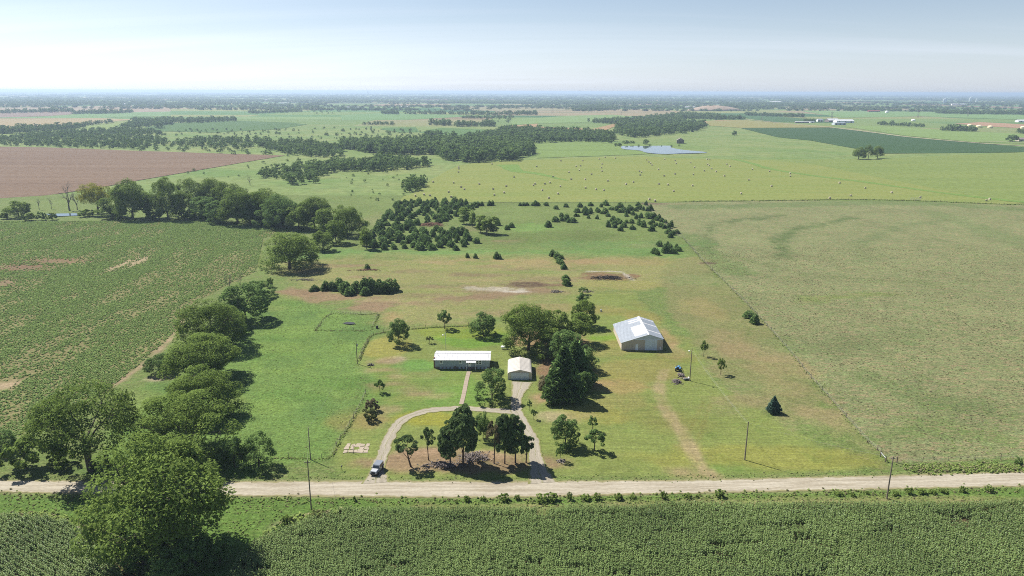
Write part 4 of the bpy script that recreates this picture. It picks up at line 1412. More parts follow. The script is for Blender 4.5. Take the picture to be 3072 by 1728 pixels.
A_POLY = poly(2, [(440, 925), (560, 918), (760, 915), (960, 945), (1060, 950), (860, 1035), (760, 1070), (700, 1120), (860, 1150), (950, 1165), (1040, 1235), (940, 1260), (640, 1285), (280, 1285), (185, 1230), (250, 1120), (330, 1040)])
hole = [(ground_at(*px(2, x, y))[:2], q) for x, y, q in [(680, 1100), (560, 1040), (700, 1010), (860, 1100), (480, 1090)] for q in [11]] if False else [(ground_at(*px(2, x, y))[:2], q) for x, y, q in [(680, 1110, 12), (560, 1060, 8), (640, 1040, 6), (860, 1120, 9), (520, 1180, 5)]]
ced = [(p, 'dark red cedar in the dense stand beside the creek wood', 'cedars of the dense stand', 1.15) for p in scatter(A_POLY, 5.6, 5000, 21, hole)]
B = [(2040, 980), (2075, 985), (2105, 965), (2100, 1000), (2130, 1000), (2160, 1005), (2190, 985), (2220, 990), (2250, 975), (2280, 985), (2310, 990), (2330, 985), (1940, 1000), (1965, 1010), (1990, 1010), (1930, 990), (2010, 1030), (2050, 1070), (2080, 1075), (2060, 1090),
     (2110, 1085), (2150, 1080), (2190, 1080), (2225, 1050), (2260, 1040), (2200, 1020), (2150, 1030), (2310, 1025), (2330, 1045), (2360, 1040), (2380, 1060), (2400, 1050), (2420, 1070), (2445, 1080), (2350, 1080), (2380, 1100), (2410, 1110), (2440, 1120), (2470, 1120), (2490, 1110), (2360, 1110),
     (2340, 1140), (2105, 1140), (2130, 1110), (2200, 1130), (2065, 1115), (2250, 1095), (2280, 1110), (2330, 1090), (2012, 1110), (2240, 950), (2300, 945), (2105, 945), (2175, 965), (1995, 945), (1960, 960), (1880, 950), (2470, 1160), (2500, 1170), (2530, 1160), (2480, 1190), (1845, 1020), (1875, 1010),
     (1840, 1000), (1865, 1045), (1885, 1000), (1800, 960), (1695, 960), (1780, 1000), (1770, 1030), (1660, 1035), (1660, 1065), (1690, 1065), (1615, 1070), (1620, 975), (1560, 1110), (1700, 1050), (1745, 1075), (1715, 1075), (1930, 1050), (1545, 950), (1465, 950), (1400, 948), (1375, 950), (1350, 950),
     (1120, 948), (1140, 948), (1010, 945), (1030, 950), (1060, 950), (1250, 1130), (1285, 1113), (1180, 1098), (2380, 1320), (2360, 1310), (2400, 1255), (2440, 1305), (2480, 1295), (2505, 1310), (2545, 1290), (2460, 1260), (2530, 1265), (860, 1285), (780, 1066), (990, 980)]
for x, y in B:
    ced.append((ground_at(*px(2, x, y))[:2], 'dark red cedar scattered over the rough pasture below the bale field' if y < 1280 else 'dark red cedar of the small clump against the pasture fence',
                'cedars of the rough pasture' if y < 1280 else 'cedars of the fence clump', 1.05))
for k, x, y, s, lb in [(2, 950, 1342, 0.9, 'small pointed cedar beside the twin cedar on the tan strip'), (2, 1012, 1345, 1.0, 'twin-tipped cedar on the tan strip'), (2, 1170, 1350, 1.35, 'bushy lone cedar above the tan strip'), (2, 195, 1428, 1.0, 'lone cedar on the red soil heap'),
                       (6, 497, 485, 0.95, 'round dark cedar by the fence, farther of two'), (6, 545, 530, 0.95, 'dark cedar by the fence, nearer of two'), (16, 1255, 478, 1.1, 'first cedar of the row at the brown grass patch')]:
    ced.append((ground_at(*px(k, x, y))[:2], lb, None, s))
for x, y in [(1595, 1330), (1625, 1345), (1640, 1365), (1665, 1395), (1650, 1385), (1675, 1425), (1660, 1350)]:
    ced.append((ground_at(*px(2, x, y))[:2], 'dark cedar in the short row pointing at the yard', 'cedars of the short row', 0.9))
for x, y in [(1690, 200), (1695, 240), (1700, 245)]:
    ced.append((ground_at(*px(5, x, y))[:2], 'cedar at the yard end of the short cedar row', 'cedars at the yard end', 0.9))
for x, y in [(1430, 465), (1530, 470), (1650, 455), (1720, 480), (1790, 540), (1700, 520), (1850, 510), (1900, 470), (2040, 500), (2080, 480), (2150, 470), (2040, 540), (2120, 500), (2260, 470), (2340, 510), (2400, 500), (2450, 480), (2230, 510)]:
    ced.append((ground_at(*px(16, x, y))[:2], 'dark cedar in the clump behind the green meadow', 'cedars behind the meadow', 1.35))
ya, yb = A_POLY[:, 1].min(), A_POLY[:, 1].max()
for i, (p, lb, gr, s) in enumerate(ced):
    q = random.uniform(0.72, 1.18) * s
    size = 'tall' if q / s > 1.03 else 'low' if q / s < 0.86 else 'middling'
    if gr == 'cedars of the dense stand':
        u = (p[1] - ya) / (yb - ya)
        lb = size + ' dark cedar in the ' + ('front rank of the dense stand facing the yard' if u < 0.3 else 'middle of the dense stand round the brush heap' if u < 0.62 else 'back of the dense stand by the bale field')
    elif gr == 'cedars of the rough pasture':
        lb = size + ' dark cedar ' + ('in the thicket along the pasture fence' if p[0] > 92 else 'spotted over the open grass between thicket and poplars' if p[0] > 5 else 'near the poplars in the rough grass')
    plant('cedar%d' % random.randrange(8), 'cedar_tree', lb, 'cedar', (p[0], p[1], 0), 3.75 * q * random.uniform(0.75, 1.2), 4.2 * q * random.uniform(0.8, 1.3), group=gr, tilt=(random.gauss(0, 0.05), random.gauss(0, 0.05)))

# ---------------------------------------------------------------- woods and hedgerows farther out
WOODS = [  # crop, outline of the tree feet, spacing, height, where
    (1, [(1985, 735), (2060, 690), (2200, 660), (2400, 640), (2576, 625), (2576, 688), (2470, 705), (2380, 775), (2210, 792), (2120, 750)], 8.5, 8.5, 'clump in the marsh grass beyond the creek wood'),
    (2, [(470, 825), (540, 760), (625, 765), (615, 800), (600, 830), (530, 848)], 7.5, 8.5, 'clump at the corner of the bale field'),
    (2, [(0, 645), (120, 640), (340, 605), (640, 645), (620, 655), (340, 692), (0, 692)], 8.0, 10.5, 'front spur of the long creek wood'),
    (2, [(0, 520), (300, 560), (600, 570), (700, 560), (800, 610), (960, 625), (1200, 612), (1290, 608), (1440, 560), (1440, 520), (1200, 480), (900, 480), (400, 500)], 8.5, 13.0, 'long creek wood behind the bale field'),
    (2, [(0, 480), (400, 475), (900, 455), (1000, 440), (1200, 400), (1420, 460), (1440, 520), (1000, 520), (400, 500), (0, 520)], 10, 11.5, 'back of the long creek wood'),
    (1, [(1900, 470), (2300, 480), (2576, 510), (2576, 582), (2450, 585), (2200, 566), (2000, 520)], 9.5, 9.5, 'brushy wood at the ploughed field tip'),
    (1, [(0, 450), (450, 425), (900, 400), (1200, 440), (1300, 480), (1500, 450), (1950, 450), (2000, 510), (1800, 520), (1300, 500), (900, 522), (600, 512), (0, 496)], 11.5, 8.0, 'brushy wood along the ploughed field'),
    (1, [(450, 400), (900, 372), (1150, 385), (1250, 420), (900, 402), (450, 425), (0, 448), (0, 438)], 10.5, 8.0, 'brushy wood along the ploughed field'),
    (2, [(1200, 395), (1300, 375), (1700, 395), (2050, 415), (2040, 470), (1700, 468), (1450, 478), (1300, 440)], 10, 11.5, 'wooded creek arm leading to the pond'),
    (2, [(1850, 318), (2150, 310), (2576, 262), (2576, 405), (2450, 412), (2300, 430), (2230, 440), (2050, 405), (2100, 340)], 13, 12.5, 'big wood behind the pond'),
    (2, [(625, 445), (690, 425), (750, 440), (700, 448)], 9, 13, 'grove beyond the long creek wood'),
    (2, [(795, 452), (850, 448), (840, 455)], 9, 13, 'grove beyond the long creek wood'),
    (3, [(0, 320), (150, 340), (180, 352), (90, 388), (0, 394)], 12, 13, 'big wood behind the pond'),
    (3, [(0, 265), (250, 275), (330, 292), (470, 292), (470, 300), (300, 303), (0, 294)], 14, 13, 'wood along the far section road'),
    (3, [(470, 262), (560, 264), (920, 278), (900, 284), (650, 276), (480, 268)], 12, 11, 'far hedgerow'),
    (3, [(1465, 334), (1600, 338), (1840, 354), (1800, 356), (1500, 341)], 11, 9, 'hedgerow beyond the section road'),
    (3, [(1955, 380), (2210, 382), (2210, 390), (1960, 386)], 9, 12, 'short grove beyond the section road'),
    (3, [(1885, 250), (2000, 246), (2300, 256), (2576, 250), (2576, 264), (2000, 258)], 16, 15, 'far hedgerow'),
    (3, [(920, 312), (1000, 312), (990, 319), (915, 319)], 9, 9, 'windbreak of the white-roofed farmstead'),
    (3, [(2505, 400), (2576, 398), (2640, 400), (2576, 406)], 9, 10, 'far hedgerow'),
    (2, [(485, 256), (800, 258), (1080, 258), (1060, 264), (500, 259)], 16, 14, 'far hedgerow'),
    (2, [(300, 252), (430, 254), (425, 260), (310, 258)], 14, 14, 'far hedgerow'),
    (2, [(660, 336), (720, 330), (830, 334), (815, 344), (700, 342)], 11, 14, 'far grove before the green strips'),
    (2, [(850, 345), (1160, 340), (1150, 352), (870, 352)], 11, 13, 'far grove before the green strips'),
    (2, [(900, 287), (1300, 280), (1290, 292), (920, 293)], 15, 9, 'far orchard-like rows'),
    (2, [(1080, 262), (1480, 250), (1470, 265), (1100, 268)], 18, 13, 'far hedgerow'),
    (2, [(160, 334), (390, 336), (385, 342), (170, 340)], 11, 9, 'far hedgerow'),
    (1, [(5, 248), (300, 238), (550, 234), (545, 242), (10, 254)], 16, 14, 'far hedgerow'),
    (1, [(555, 254), (905, 246), (1000, 240), (1000, 246), (900, 254), (560, 259)], 14, 14, 'far hedgerow'),
    (1, [(0, 385), (450, 362), (640, 352), (640, 360), (420, 388), (0, 412)], 11, 12, 'hedgerow beside the tan field'),
    (1, [(640, 340), (860, 318), (860, 324), (650, 350)], 16, 11, 'hedgerow beside the tan field'),
    (1, [(910, 358), (1000, 330), (1150, 322), (1300, 325), (1290, 338), (1000, 366)], 12, 11, 'wood above the green bean field'),
    (1, [(1000, 308), (1320, 300), (1780, 300), (1780, 312), (1500, 326), (1300, 325), (1010, 318)], 14, 11, 'wood above the green bean field'),
    (1, [(1870, 250), (2250, 236), (2300, 242), (1900, 256)], 16, 12, 'far hedgerow'),
    (1, [(0, 170), (450, 165), (1000, 175), (1970, 185), (1970, 194), (1000, 190), (0, 205)], 30, 15, 'far hedgerow'),
    (2, [(1800, 205), (2030, 190), (2040, 232), (1820, 240)], 26, 14, 'far hedgerow'),
    (3, [(280, 178), (860, 184), (870, 200), (300, 215)], 30, 15, 'far hedgerow'),
    (3, [(960, 190), (1190, 192), (1180, 200), (970, 198)], 24, 14, 'far hedgerow'),
    (15, [(280, 240), (480, 235), (480, 290), (330, 285)], 6, 4.5, 'bank brush at the pond end'),
    (15, [(490, 220), (600, 215), (720, 215), (720, 228), (500, 230)], 7, 5.5, 'bank brush at the pond end'),
    (15, [(0, 205), (260, 200), (250, 215), (0, 215)], 8, 9, 'wooded creek arm leading to the pond'),
]
wood = []
for i, (k, pts, sp, h, where) in enumerate(WOODS):
    P = poly(k, pts)
    for p in scatter(P, sp, int(min(60000, 6 * (np.ptp(P[:, 0]) * np.ptp(P[:, 1])) / sp ** 2)) + 60, 500 + i):
        hh = h * random.choice((0.55, 0.75, 0.9, 1.0, 1.1, 1.25)) * random.uniform(0.88, 1.12)
        wood.append((p[0], p[1], hh, hh * random.uniform(0.85, 1.25), where))
# loose shrubs over the prairie
for k, pts, n, h in [(2, [(0, 380), (250, 360), (700, 395), (600, 470), (0, 470)], 85, 5), (1, [(1300, 370), (1900, 380), (2576, 360), (2576, 470), (2000, 430), (1300, 430)], 75, 5), (1, [(1400, 690), (2100, 600), (2576, 590), (2576, 700), (1900, 760), (1400, 740)], 26, 3),
                     (2, [(0, 700), (420, 700), (500, 850), (400, 930), (0, 900)], 24, 2.6), (1, [(700, 520), (2200, 580), (1900, 530), (900, 500)], 34, 6), (2, [(1080, 290), (1290, 300), (1280, 330), (1090, 320)], 18, 6), (1, [(2350, 230), (2576, 235), (2576, 262), (2380, 262)], 12, 7),
                     (2, [(2060, 500), (2576, 494), (2576, 500), (2060, 506)], 12, 3)]:
    P = poly(k, pts)
    for p in scatter(P, 12 if h < 6 else 16, n * 9, 900 + n)[:n]:
        hh = h * random.uniform(0.5, 1.2)
        wood.append((p[0], p[1], hh, hh * random.uniform(0.9, 1.4), 'loose scatter over the open prairie'))
wood.sort(key=lambda w: -w[2] / math.hypot(w[0], w[1]))
N_IND = 280
for x, y, h, w, where in wood[:N_IND]:
    size = 'tall ' if h > 13 else 'small ' if h < 9.5 else 'mid-sized '
    plant('far%d' % random.randrange(5), 'woodland_tree', size + 'leafy tree of the ' + where, 'tree', (x, y, 0), h, w, group='trees of the ' + where)


def gn_scatter(name, P, scale, rotz, idx, sources, label, cat, mat=None, tilt=None):
    """one object of countless alike plants, drawn from a few source meshes"""
    src = bpy.data.collections.new(name + '_kinds')
    for j, me in enumerate(sources):
        src.objects.link(bpy.data.objects.new('%s_kind_%02d' % (name, j), me))
    rot = np.zeros((len(P), 3))
    rot[:, 2] = rotz
    if tilt is not None:
        rot[:, :2] = tilt
    me = bpy.data.meshes.new(name)
    me.vertices.add(len(P))
    me.vertices.foreach_set('co', np.asarray(P, np.float32).ravel())
    for an, kd, arr in (('rot', 'FLOAT_VECTOR', rot), ('size', 'FLOAT_VECTOR', np.asarray(scale)), ('pick', 'INT', np.asarray(idx, np.int32))):
        a = me.attributes.new(an, kd, 'POINT')
        a.data.foreach_set('vector' if kd == 'FLOAT_VECTOR' else 'value', np.asarray(arr).ravel())
    o = link(name, me)
    ng = bpy.data.node_groups.new(name, 'GeometryNodeTree')
    ng.interface.new_socket('Geometry', in_out='INPUT', socket_type='NodeSocketGeometry')
    ng.interface.new_socket('Geometry', in_out='OUTPUT', socket_type='NodeSocketGeometry')
    N = ng.nodes
    gi, go = N.new('NodeGroupInput'), N.new('NodeGroupOutput')
    iop, ci = N.new('GeometryNodeInstanceOnPoints'), N.new('GeometryNodeCollectionInfo')
    ci.inputs['Collection'].default_value = src
    ci.inputs['Separate Children'].default_value = True
    ci.inputs['Reset Children'].default_value = True
    iop.inputs['Pick Instance'].default_value = True

    def named(an, dt):
        nd = N.new('GeometryNodeInputNamedAttribute')
        nd.data_type = dt
        nd.inputs[0].default_value = an
        return nd.outputs[0]
    ng.links.new(gi.outputs[0], iop.inputs['Points'])
    ng.links.new(ci.outputs[0], iop.inputs['Instance'])
    ng.links.new(named('pick', 'INT'), iop.inputs['Instance Index'])
    ng.links.new(named('rot', 'FLOAT_VECTOR'), iop.inputs['Rotation'])
    ng.links.new(named('size', 'FLOAT_VECTOR'), iop.inputs['Scale'])
    ng.links.new(iop.outputs[0], go.inputs[0])
    md = o.modifiers.new('scatter', 'NODES')
    md.node_group = ng
    return tag(o, label, cat, kind='stuff')


rest = wood[N_IND:]
# hedgerows and groves between the far fields, ever thinner with distance
r = np.random.default_rng(77)
for i in range(480):
    d = 3300 * (10.0 ** r.random())
    a = r.uniform(-0.86, 0.86)
    x, y = d * math.tan(a) * 0.95, d
    L = r.uniform(120, 900) * (1 + d / 9000)
    th = r.normal(0, 0.10) if r.random() < 0.8 else r.normal(1.57, 0.1)
    n = int(L / (11 + d / 600))
    t = r.uniform(-0.5, 0.5, n) * L
    w = r.normal(0, 4 + d / 700, n)
    for j in range(n):
        h = r.uniform(7, 14) * (1 + d / 30000)
        rest.append((x + t[j] * math.cos(th) - w[j] * math.sin(th), y + t[j] * math.sin(th) + w[j] * math.cos(th), h, h * r.uniform(1.0, 1.5) * (1 + d / 9000), ''))
# wide river timber darkening the plain towards the skyline
for y0, y1, n, x0, x1 in [(5200, 6600, 1500, -0.1, 0.75), (5600, 7200, 1100, -0.85, 0.05), (7600, 9800, 1500, -0.85, 0.85), (10500, 13500, 1300, -0.85, 0.85), (15000, 20000, 1200, -0.9, 0.9), (22000, 30000, 900, -0.9, 0.9), (33000, 44000, 900, -0.8, 0.8)]:
    yy = r.uniform(y0, y1, n)
    xx = yy * r.uniform(x0, x1, n)
    keep = fbm(xx, yy * 3, 1600, 41, 3) > 0.47
    for a_, b_ in zip(xx[keep], yy[keep]):
        h = r.uniform(9, 16)
        rest.append((a_, b_, h, h * r.uniform(2.0, 4.5) * (1 + b_ / 14000), ''))
W_ = np.array([w[:4] for w in rest])
far_me = [PROTO['far%d' % i][1] for i in range(5)]
gn_scatter('distant_woodland', np.column_stack([W_[:, 0], W_[:, 1], np.zeros(len(W_))]), np.column_stack([W_[:, 3] / 11, W_[:, 3] / 11, W_[:, 2] / 11]), rng.uniform(0, 6.28, len(W_)), rng.integers(0, 5, len(W_)), far_me,
           'hazy far-off hedgerows and woods spread over the plain', 'woodland')
print('woods', len(wood), 'far', len(rest), 'cedars', len(ced))

# ---------------------------------------------------------------- corn
def corn_mesh(seed):
    r = np.random.default_rng(seed)
    V, Q, A = [], [], []
    k = 0

    def addq(vs, a):
        nonlocal k
        V.extend(vs)
        Q.append((k, k + 1, k + 2, k + 3))
        A.extend([a] * 4)
        k += 4
    h = 2.2
    for s in range(2):
        c, d = (0.018, 0) if s else (0, 0.018)
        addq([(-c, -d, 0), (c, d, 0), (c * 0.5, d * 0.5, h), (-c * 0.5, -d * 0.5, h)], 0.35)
    for i in range(9):
        z = 0.5 + i * 0.19
        an = (i % 2) * math.pi + r.normal(0, 0.35)
        dx, dy = math.cos(an), math.sin(an)
        sx, sy = -dy, dx
        L = r.uniform(0.42, 0.60) * (1 - 0.35 * (i / 9) ** 2)
        pts = [(0, 0), (0.34 * L, 0.30 * L), (0.74 * L, 0.34 * L), (L, 0.06 * L)]
        wd = [0.05, 0.10, 0.085, 0.01]
        for (u0, v0), (u1, v1), w0, w1 in zip(pts[:-1], pts[1:], wd[:-1], wd[1:]):
            addq([(dx * u0 - sx * w0, dy * u0 - sy * w0, z + v0), (dx * u0 + sx * w0, dy * u0 + sy * w0, z + v0), (dx * u1 + sx * w1, dy * u1 + sy * w1, z + v1), (dx * u1 - sx * w1, dy * u1 - sy * w1, z + v1)],
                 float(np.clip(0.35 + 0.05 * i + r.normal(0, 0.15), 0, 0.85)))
    for j in range(3):
        an = j * 2.1 + r.random()
        c, d = 0.10 * math.cos(an), 0.10 * math.sin(an)
        addq([(-0.008, 0, h - 0.02), (0.008, 0, h - 0.02), (c + 0.01, d, h + 0.24), (c - 0.01, d, h + 0.24)], 1.0)
    return mesh_np('corn_plant', np.array(V), [np.array(Q)], M['corn'], {'leaf': ('FLOAT', np.array(A))})


def corn_material():
    t = NT('corn_leaf')
    v = t.attr('leaf').outputs['Fac']
    oi = t.n('ShaderNodeObjectInfo')
    p = t.pos()
    big = t.noise(p, 0.06, 4, 0.6, 0.5)
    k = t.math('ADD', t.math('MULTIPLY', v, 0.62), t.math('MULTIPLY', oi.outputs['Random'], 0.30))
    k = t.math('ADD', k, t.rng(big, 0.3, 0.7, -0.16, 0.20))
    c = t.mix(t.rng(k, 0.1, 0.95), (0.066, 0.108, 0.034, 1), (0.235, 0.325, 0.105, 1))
    c = t.mix(t.rng(v, 0.9, 0.98), c, (0.30, 0.25, 0.12, 1))
    d = t.n('ShaderNodeBsdfDiffuse')
    t.l(c, d.inputs[0])
    tr = t.n('ShaderNodeBsdfTranslucent')
    t.l(c, tr.inputs[0])
    gl = t.n('ShaderNodeBsdfGlossy')
    gl.inputs['Roughness'].default_value = 0.45
    gl.inputs['Color'].default_value = (0.9, 0.95, 1, 1)
    a = t.n('ShaderNodeMixShader')
    a.inputs[0].default_value = 0.28
    t.l(d.outputs[0], a.inputs[1])
    t.l(tr.outputs[0], a.inputs[2])
    b = t.n('ShaderNodeMixShader')
    b.inputs[0].default_value = 0.012
    t.l(a.outputs[0], b.inputs[1])
    t.l(gl.outputs[0], b.inputs[2])
    t.l(b.outputs[0], t.out.inputs['Surface'])
    return t.m


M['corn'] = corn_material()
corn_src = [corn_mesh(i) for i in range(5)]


def rows(P, ang, row, gap, jx=0.06, jy=0.05, seed=1):
    r = np.random.default_rng(seed)
    lo, hi = P.min(0), P.max(0)
    c = (lo + hi) / 2
    R_ = np.linalg.norm(hi - lo) / 2
    u, v = np.meshgrid(np.arange(-R_, R_, gap), np.arange(-R_, R_, row), indexing='ij')
    u, v = u.ravel() + r.normal(0, jx, u.size), v.ravel() + r.normal(0, jy, v.size)
    X = np.column_stack([c[0] + u * math.cos(ang) - v * math.sin(ang), c[1] + u * math.sin(ang) + v * math.cos(ang)])
    X = X[(X > lo).all(1) & (X < hi).all(1)]
    return X[sdf(X, P) < 0]


cr_ = rows(CORN_R, R(0.5), 0.84, 0.22, 0.06, 0.035, seed=3)
gapn = fbm(cr_[:, 0] * 0.20, cr_[:, 1], 2.0, 55, 3)
cr_ = cr_[(gapn < 0.70) | (rng.random(len(cr_)) < 0.25)]
cl_ = rows(CORN_L, R(-31), 0.98, 0.21, 0.06, 0.03, seed=4)
cp = np.vstack([cr_, cl_])
cs = np.clip(0.86 + 0.26 * (fbm(cp[:, 0], cp[:, 1], 9, 66) - 0.3), 0.7, 1.15) * rng.uniform(0.86, 1.12, len(cp))
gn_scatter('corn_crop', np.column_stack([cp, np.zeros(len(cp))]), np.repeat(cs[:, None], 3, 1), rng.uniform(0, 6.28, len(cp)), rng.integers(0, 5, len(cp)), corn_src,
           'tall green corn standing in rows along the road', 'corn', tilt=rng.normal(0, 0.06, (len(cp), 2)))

# ---------------------------------------------------------------- beans, weeds, tall grass
def tuft(seed, n, H, W, leaf, mat, flat=0.4, aspect=1.5):
    r = np.random.default_rng(seed)
    d = unit_dirs(n, r)
    d[:, 2] = np.abs(d[:, 2])
    q = r.random(n) ** 0.5
    C = d * q[:, None] * np.array([W / 2, W / 2, H])
    LV, LQ = cards(C, d * 0.8 + unit_dirs(n, r) * 0.6 + np.array([0, 0, flat]), leaf * r.uniform(0.7, 1.3, n), r, aspect)
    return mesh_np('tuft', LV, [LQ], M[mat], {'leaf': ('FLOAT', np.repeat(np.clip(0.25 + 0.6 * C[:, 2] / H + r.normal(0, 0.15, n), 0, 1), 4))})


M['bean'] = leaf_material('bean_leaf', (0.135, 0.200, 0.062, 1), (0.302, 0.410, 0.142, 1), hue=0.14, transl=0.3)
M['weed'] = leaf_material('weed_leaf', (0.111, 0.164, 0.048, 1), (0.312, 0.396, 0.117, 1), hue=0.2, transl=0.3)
M['reed'] = leaf_material('dry_grass_blade', (0.125, 0.125, 0.062, 1), (0.338, 0.312, 0.175, 1), hue=0.25, transl=0.3)
bp = rows(SOY[(SOY[:, 0] > -1e9)], R(88), 0.86, 0.50, 0.14, 0.07, 8)
dist = np.hypot(bp[:, 0], bp[:, 1])
bare = fbm(bp[:, 0] * 1.8, bp[:, 1] * 0.55, 17, 81, 4) + 0.14 * (fbm(bp[:, 0], bp[:, 1], 55, 84, 2) - 0.5)
dirt = np.zeros(len(bp))
for x, y, rx, ry in [(900, 95, 3, 16), (1040, 70, 3, 14), (180, 110, 15, 8), (420, 60, 16, 7), (40, 230, 6, 8), (40, 1000, 4, 6)]:
    c = ground_at(*px(4, x, y))[:2]
    dirt = np.maximum(dirt, np.clip(1.4 - np.hypot((bp[:, 0] - c[0]) / rx, (bp[:, 1] - c[1]) / ry), 0, 1))
keep = (rng.random(len(bp)) > np.clip((bare - 0.50) * 2.6 + 0.20, 0.12, 0.62)) & (rng.random(len(bp)) > dirt * 0.95) & (np.abs(bp[:, 0] / bp[:, 1]) < 0.85)
bp = bp[keep]
print('beans', len(bp), 'corn', len(cp))
bs = rng.uniform(0.62, 1.05, len(bp))
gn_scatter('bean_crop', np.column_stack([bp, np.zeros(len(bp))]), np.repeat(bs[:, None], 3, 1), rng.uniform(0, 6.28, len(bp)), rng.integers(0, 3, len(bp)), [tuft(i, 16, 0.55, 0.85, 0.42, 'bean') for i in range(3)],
           'patchy low green bean plants in rows on tan soil', 'beans')


def along(line, n, spread_, seed):
    r = np.random.default_rng(seed)
    L = catmull(line, 2.0) if len(line) > 2 else np.asarray(line)
    t = r.uniform(0, len(L) - 1.001, n)
    i = t.astype(int)
    p = L[i] + (L[i + 1] - L[i]) * (t - i)[:, None]
    return p + r.normal(0, spread_, (n, 2))


FENCE_M = np.vstack([poly(5, [(960, 548), (700, 560), (510, 575), (360, 592), (230, 622), (180, 700), (130, 810)])])
FENCE_M2 = np.vstack([poly(5, [(185, 1060), (110, 1210), (20, 1370)]), poly(7, [(2576, 400), (2490, 560)]), poly(7, [(2280, 562), (2080, 560)])])
PEN = poly(16, [(1262, 1092), (1520, 836), (2060, 846), (2240, 840), (2150, 1040), (2060, 1096), (1262, 1094)])
g1 = [(along((ROAD_S + np.array([0, -1.6]))[1:-1], 800, 0.9, 1), 0.5), (along((ROAD_N + np.array([0, 1.5]))[1:-1], 700, 0.9, 2), 0.3), (along(FENCE_M, 700, 0.3, 3), 0.42), (along(FENCE_M2, 340, 0.3, 4), 0.36), (along(PEN, 600, 0.3, 5), 0.36),
      (along(FENCE_R[2:], 900, 0.5, 6), 0.38), (along(poly(3, [(0, 918), (700, 911), (1500, 906), (2576, 945)]), 700, 1.0, 7), 1.0), (along(poly(9, [(1700, 640), (2100, 635), (2576, 632)]), 900, 1.0, 8), 0.62),
      (along(poly(7, [(1950, 1240), (2090, 1130), (2300, 1030), (2576, 985)]), 300, 0.8, 9), 1.2), (along(poly(7, [(0, 1000), (350, 1010), (520, 1060), (640, 1110)]), 260, 0.8, 10), 1.0), (along(poly(7, [(700, 1090), (800, 1150), (900, 1250), (1000, 1330), (1100, 1440)]), 200, 1.0, 11), 1.4)]
vp = np.vstack([rows(poly(0, [(-100, 1492), (1000, 1498), (1500, 1500), (2048, 1488), (3200, 1464), (3200, 1522), (2048, 1528), (1536, 1540), (1000, 1545), (860, 1600), (700, 1740), (390, 1740), (320, 1655), (250, 1595), (139, 1555), (-100, 1545)]), 0.2, 0.8, 0.8, 0.6, 0.6, 14)])
vp = vp[fbm(vp[:, 0], vp[:, 1], 5, 15) > 0.40]
g1.append((vp, 0.36))
gp = np.vstack([a for a, _ in g1])
gs = np.concatenate([np.full(len(a), s) for a, s in g1]) * rng.uniform(0.6, 1.35, len(gp))
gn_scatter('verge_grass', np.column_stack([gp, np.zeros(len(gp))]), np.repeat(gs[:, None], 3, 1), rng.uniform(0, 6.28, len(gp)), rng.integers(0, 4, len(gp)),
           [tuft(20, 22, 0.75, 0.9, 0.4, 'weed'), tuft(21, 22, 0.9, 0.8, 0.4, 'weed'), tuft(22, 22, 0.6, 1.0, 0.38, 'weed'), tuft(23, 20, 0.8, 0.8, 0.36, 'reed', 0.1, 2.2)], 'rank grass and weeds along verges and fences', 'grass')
# rough tussocks of the dry pasture, meadow and back lots
tp, ts, ti = [], [], []
for P, sp, sc, dryp, sd_ in [(PASTURE, 1.1, 0.52, 0.95, 1), (meadow, 1.15, 0.45, 0.04, 2)]:
    q = rows(P, 0.4, sp, sp, sp * 0.4, sp * 0.4, 40 + sd_)
    q = q[(np.abs(q[:, 0] / q[:, 1]) < 0.80) & (q[:, 1] < 400)]
    n_ = fbm(q[:, 0], q[:, 1], 12, 90 + sd_)
    q = q[rng.random(len(q)) < np.clip((n_ - 0.25) * 2.4, 0.15, 1)]
    tp.append(q)
    ts.append(sc * rng.uniform(0.5, 1.25, len(q)))
    ti.append(np.where(rng.random(len(q)) < dryp * np.clip(2 * fbm(q[:, 0], q[:, 1], 16, 95), 0, 1.4), 3, rng.integers(0, 3, len(q))))
tp, ts, ti = np.vstack(tp), np.concatenate(ts), np.concatenate(ti)
gn_scatter('rough_grass', np.column_stack([tp, np.zeros(len(tp))]), np.column_stack([ts * 1.3, ts * 1.3, ts * 0.6]), rng.uniform(0, 6.28, len(tp)), ti,
           [tuft(30, 12, 0.8, 0.9, 0.36, 'weed'), tuft(31, 12, 0.7, 0.9, 0.36, 'weed'), tuft(32, 12, 0.6, 1.0, 0.34, 'weed'), tuft(33, 14, 0.8, 0.9, 0.34, 'reed', 0.1, 2.0)], 'rough tussock grass over pasture and meadow', 'grass')
print('tussocks', len(tp), 'verge', len(gp))

# ---------------------------------------------------------------- buildings
def sheet_metal(name, col, rough=0.35, metal=0.0, spec=0.4, streak=0.08):
    t = NT(name)
    n = t.noise(t.obj((3.0, 0.4, 0.4)), 1.0, 5, 0.6)
    m = t.noise(t.obj(), 0.35, 4, 0.6)
    c = t.mix(t.rng(t.math('MULTIPLY', n, m), 0.12, 0.40), tuple(v * (1 - streak * 2) for v in col[:3]) + (1,), tuple(min(1, v * (1 + streak)) for v in col[:3]) + (1,))
    t.principled(c, rough, metal, spec)
    return t.m


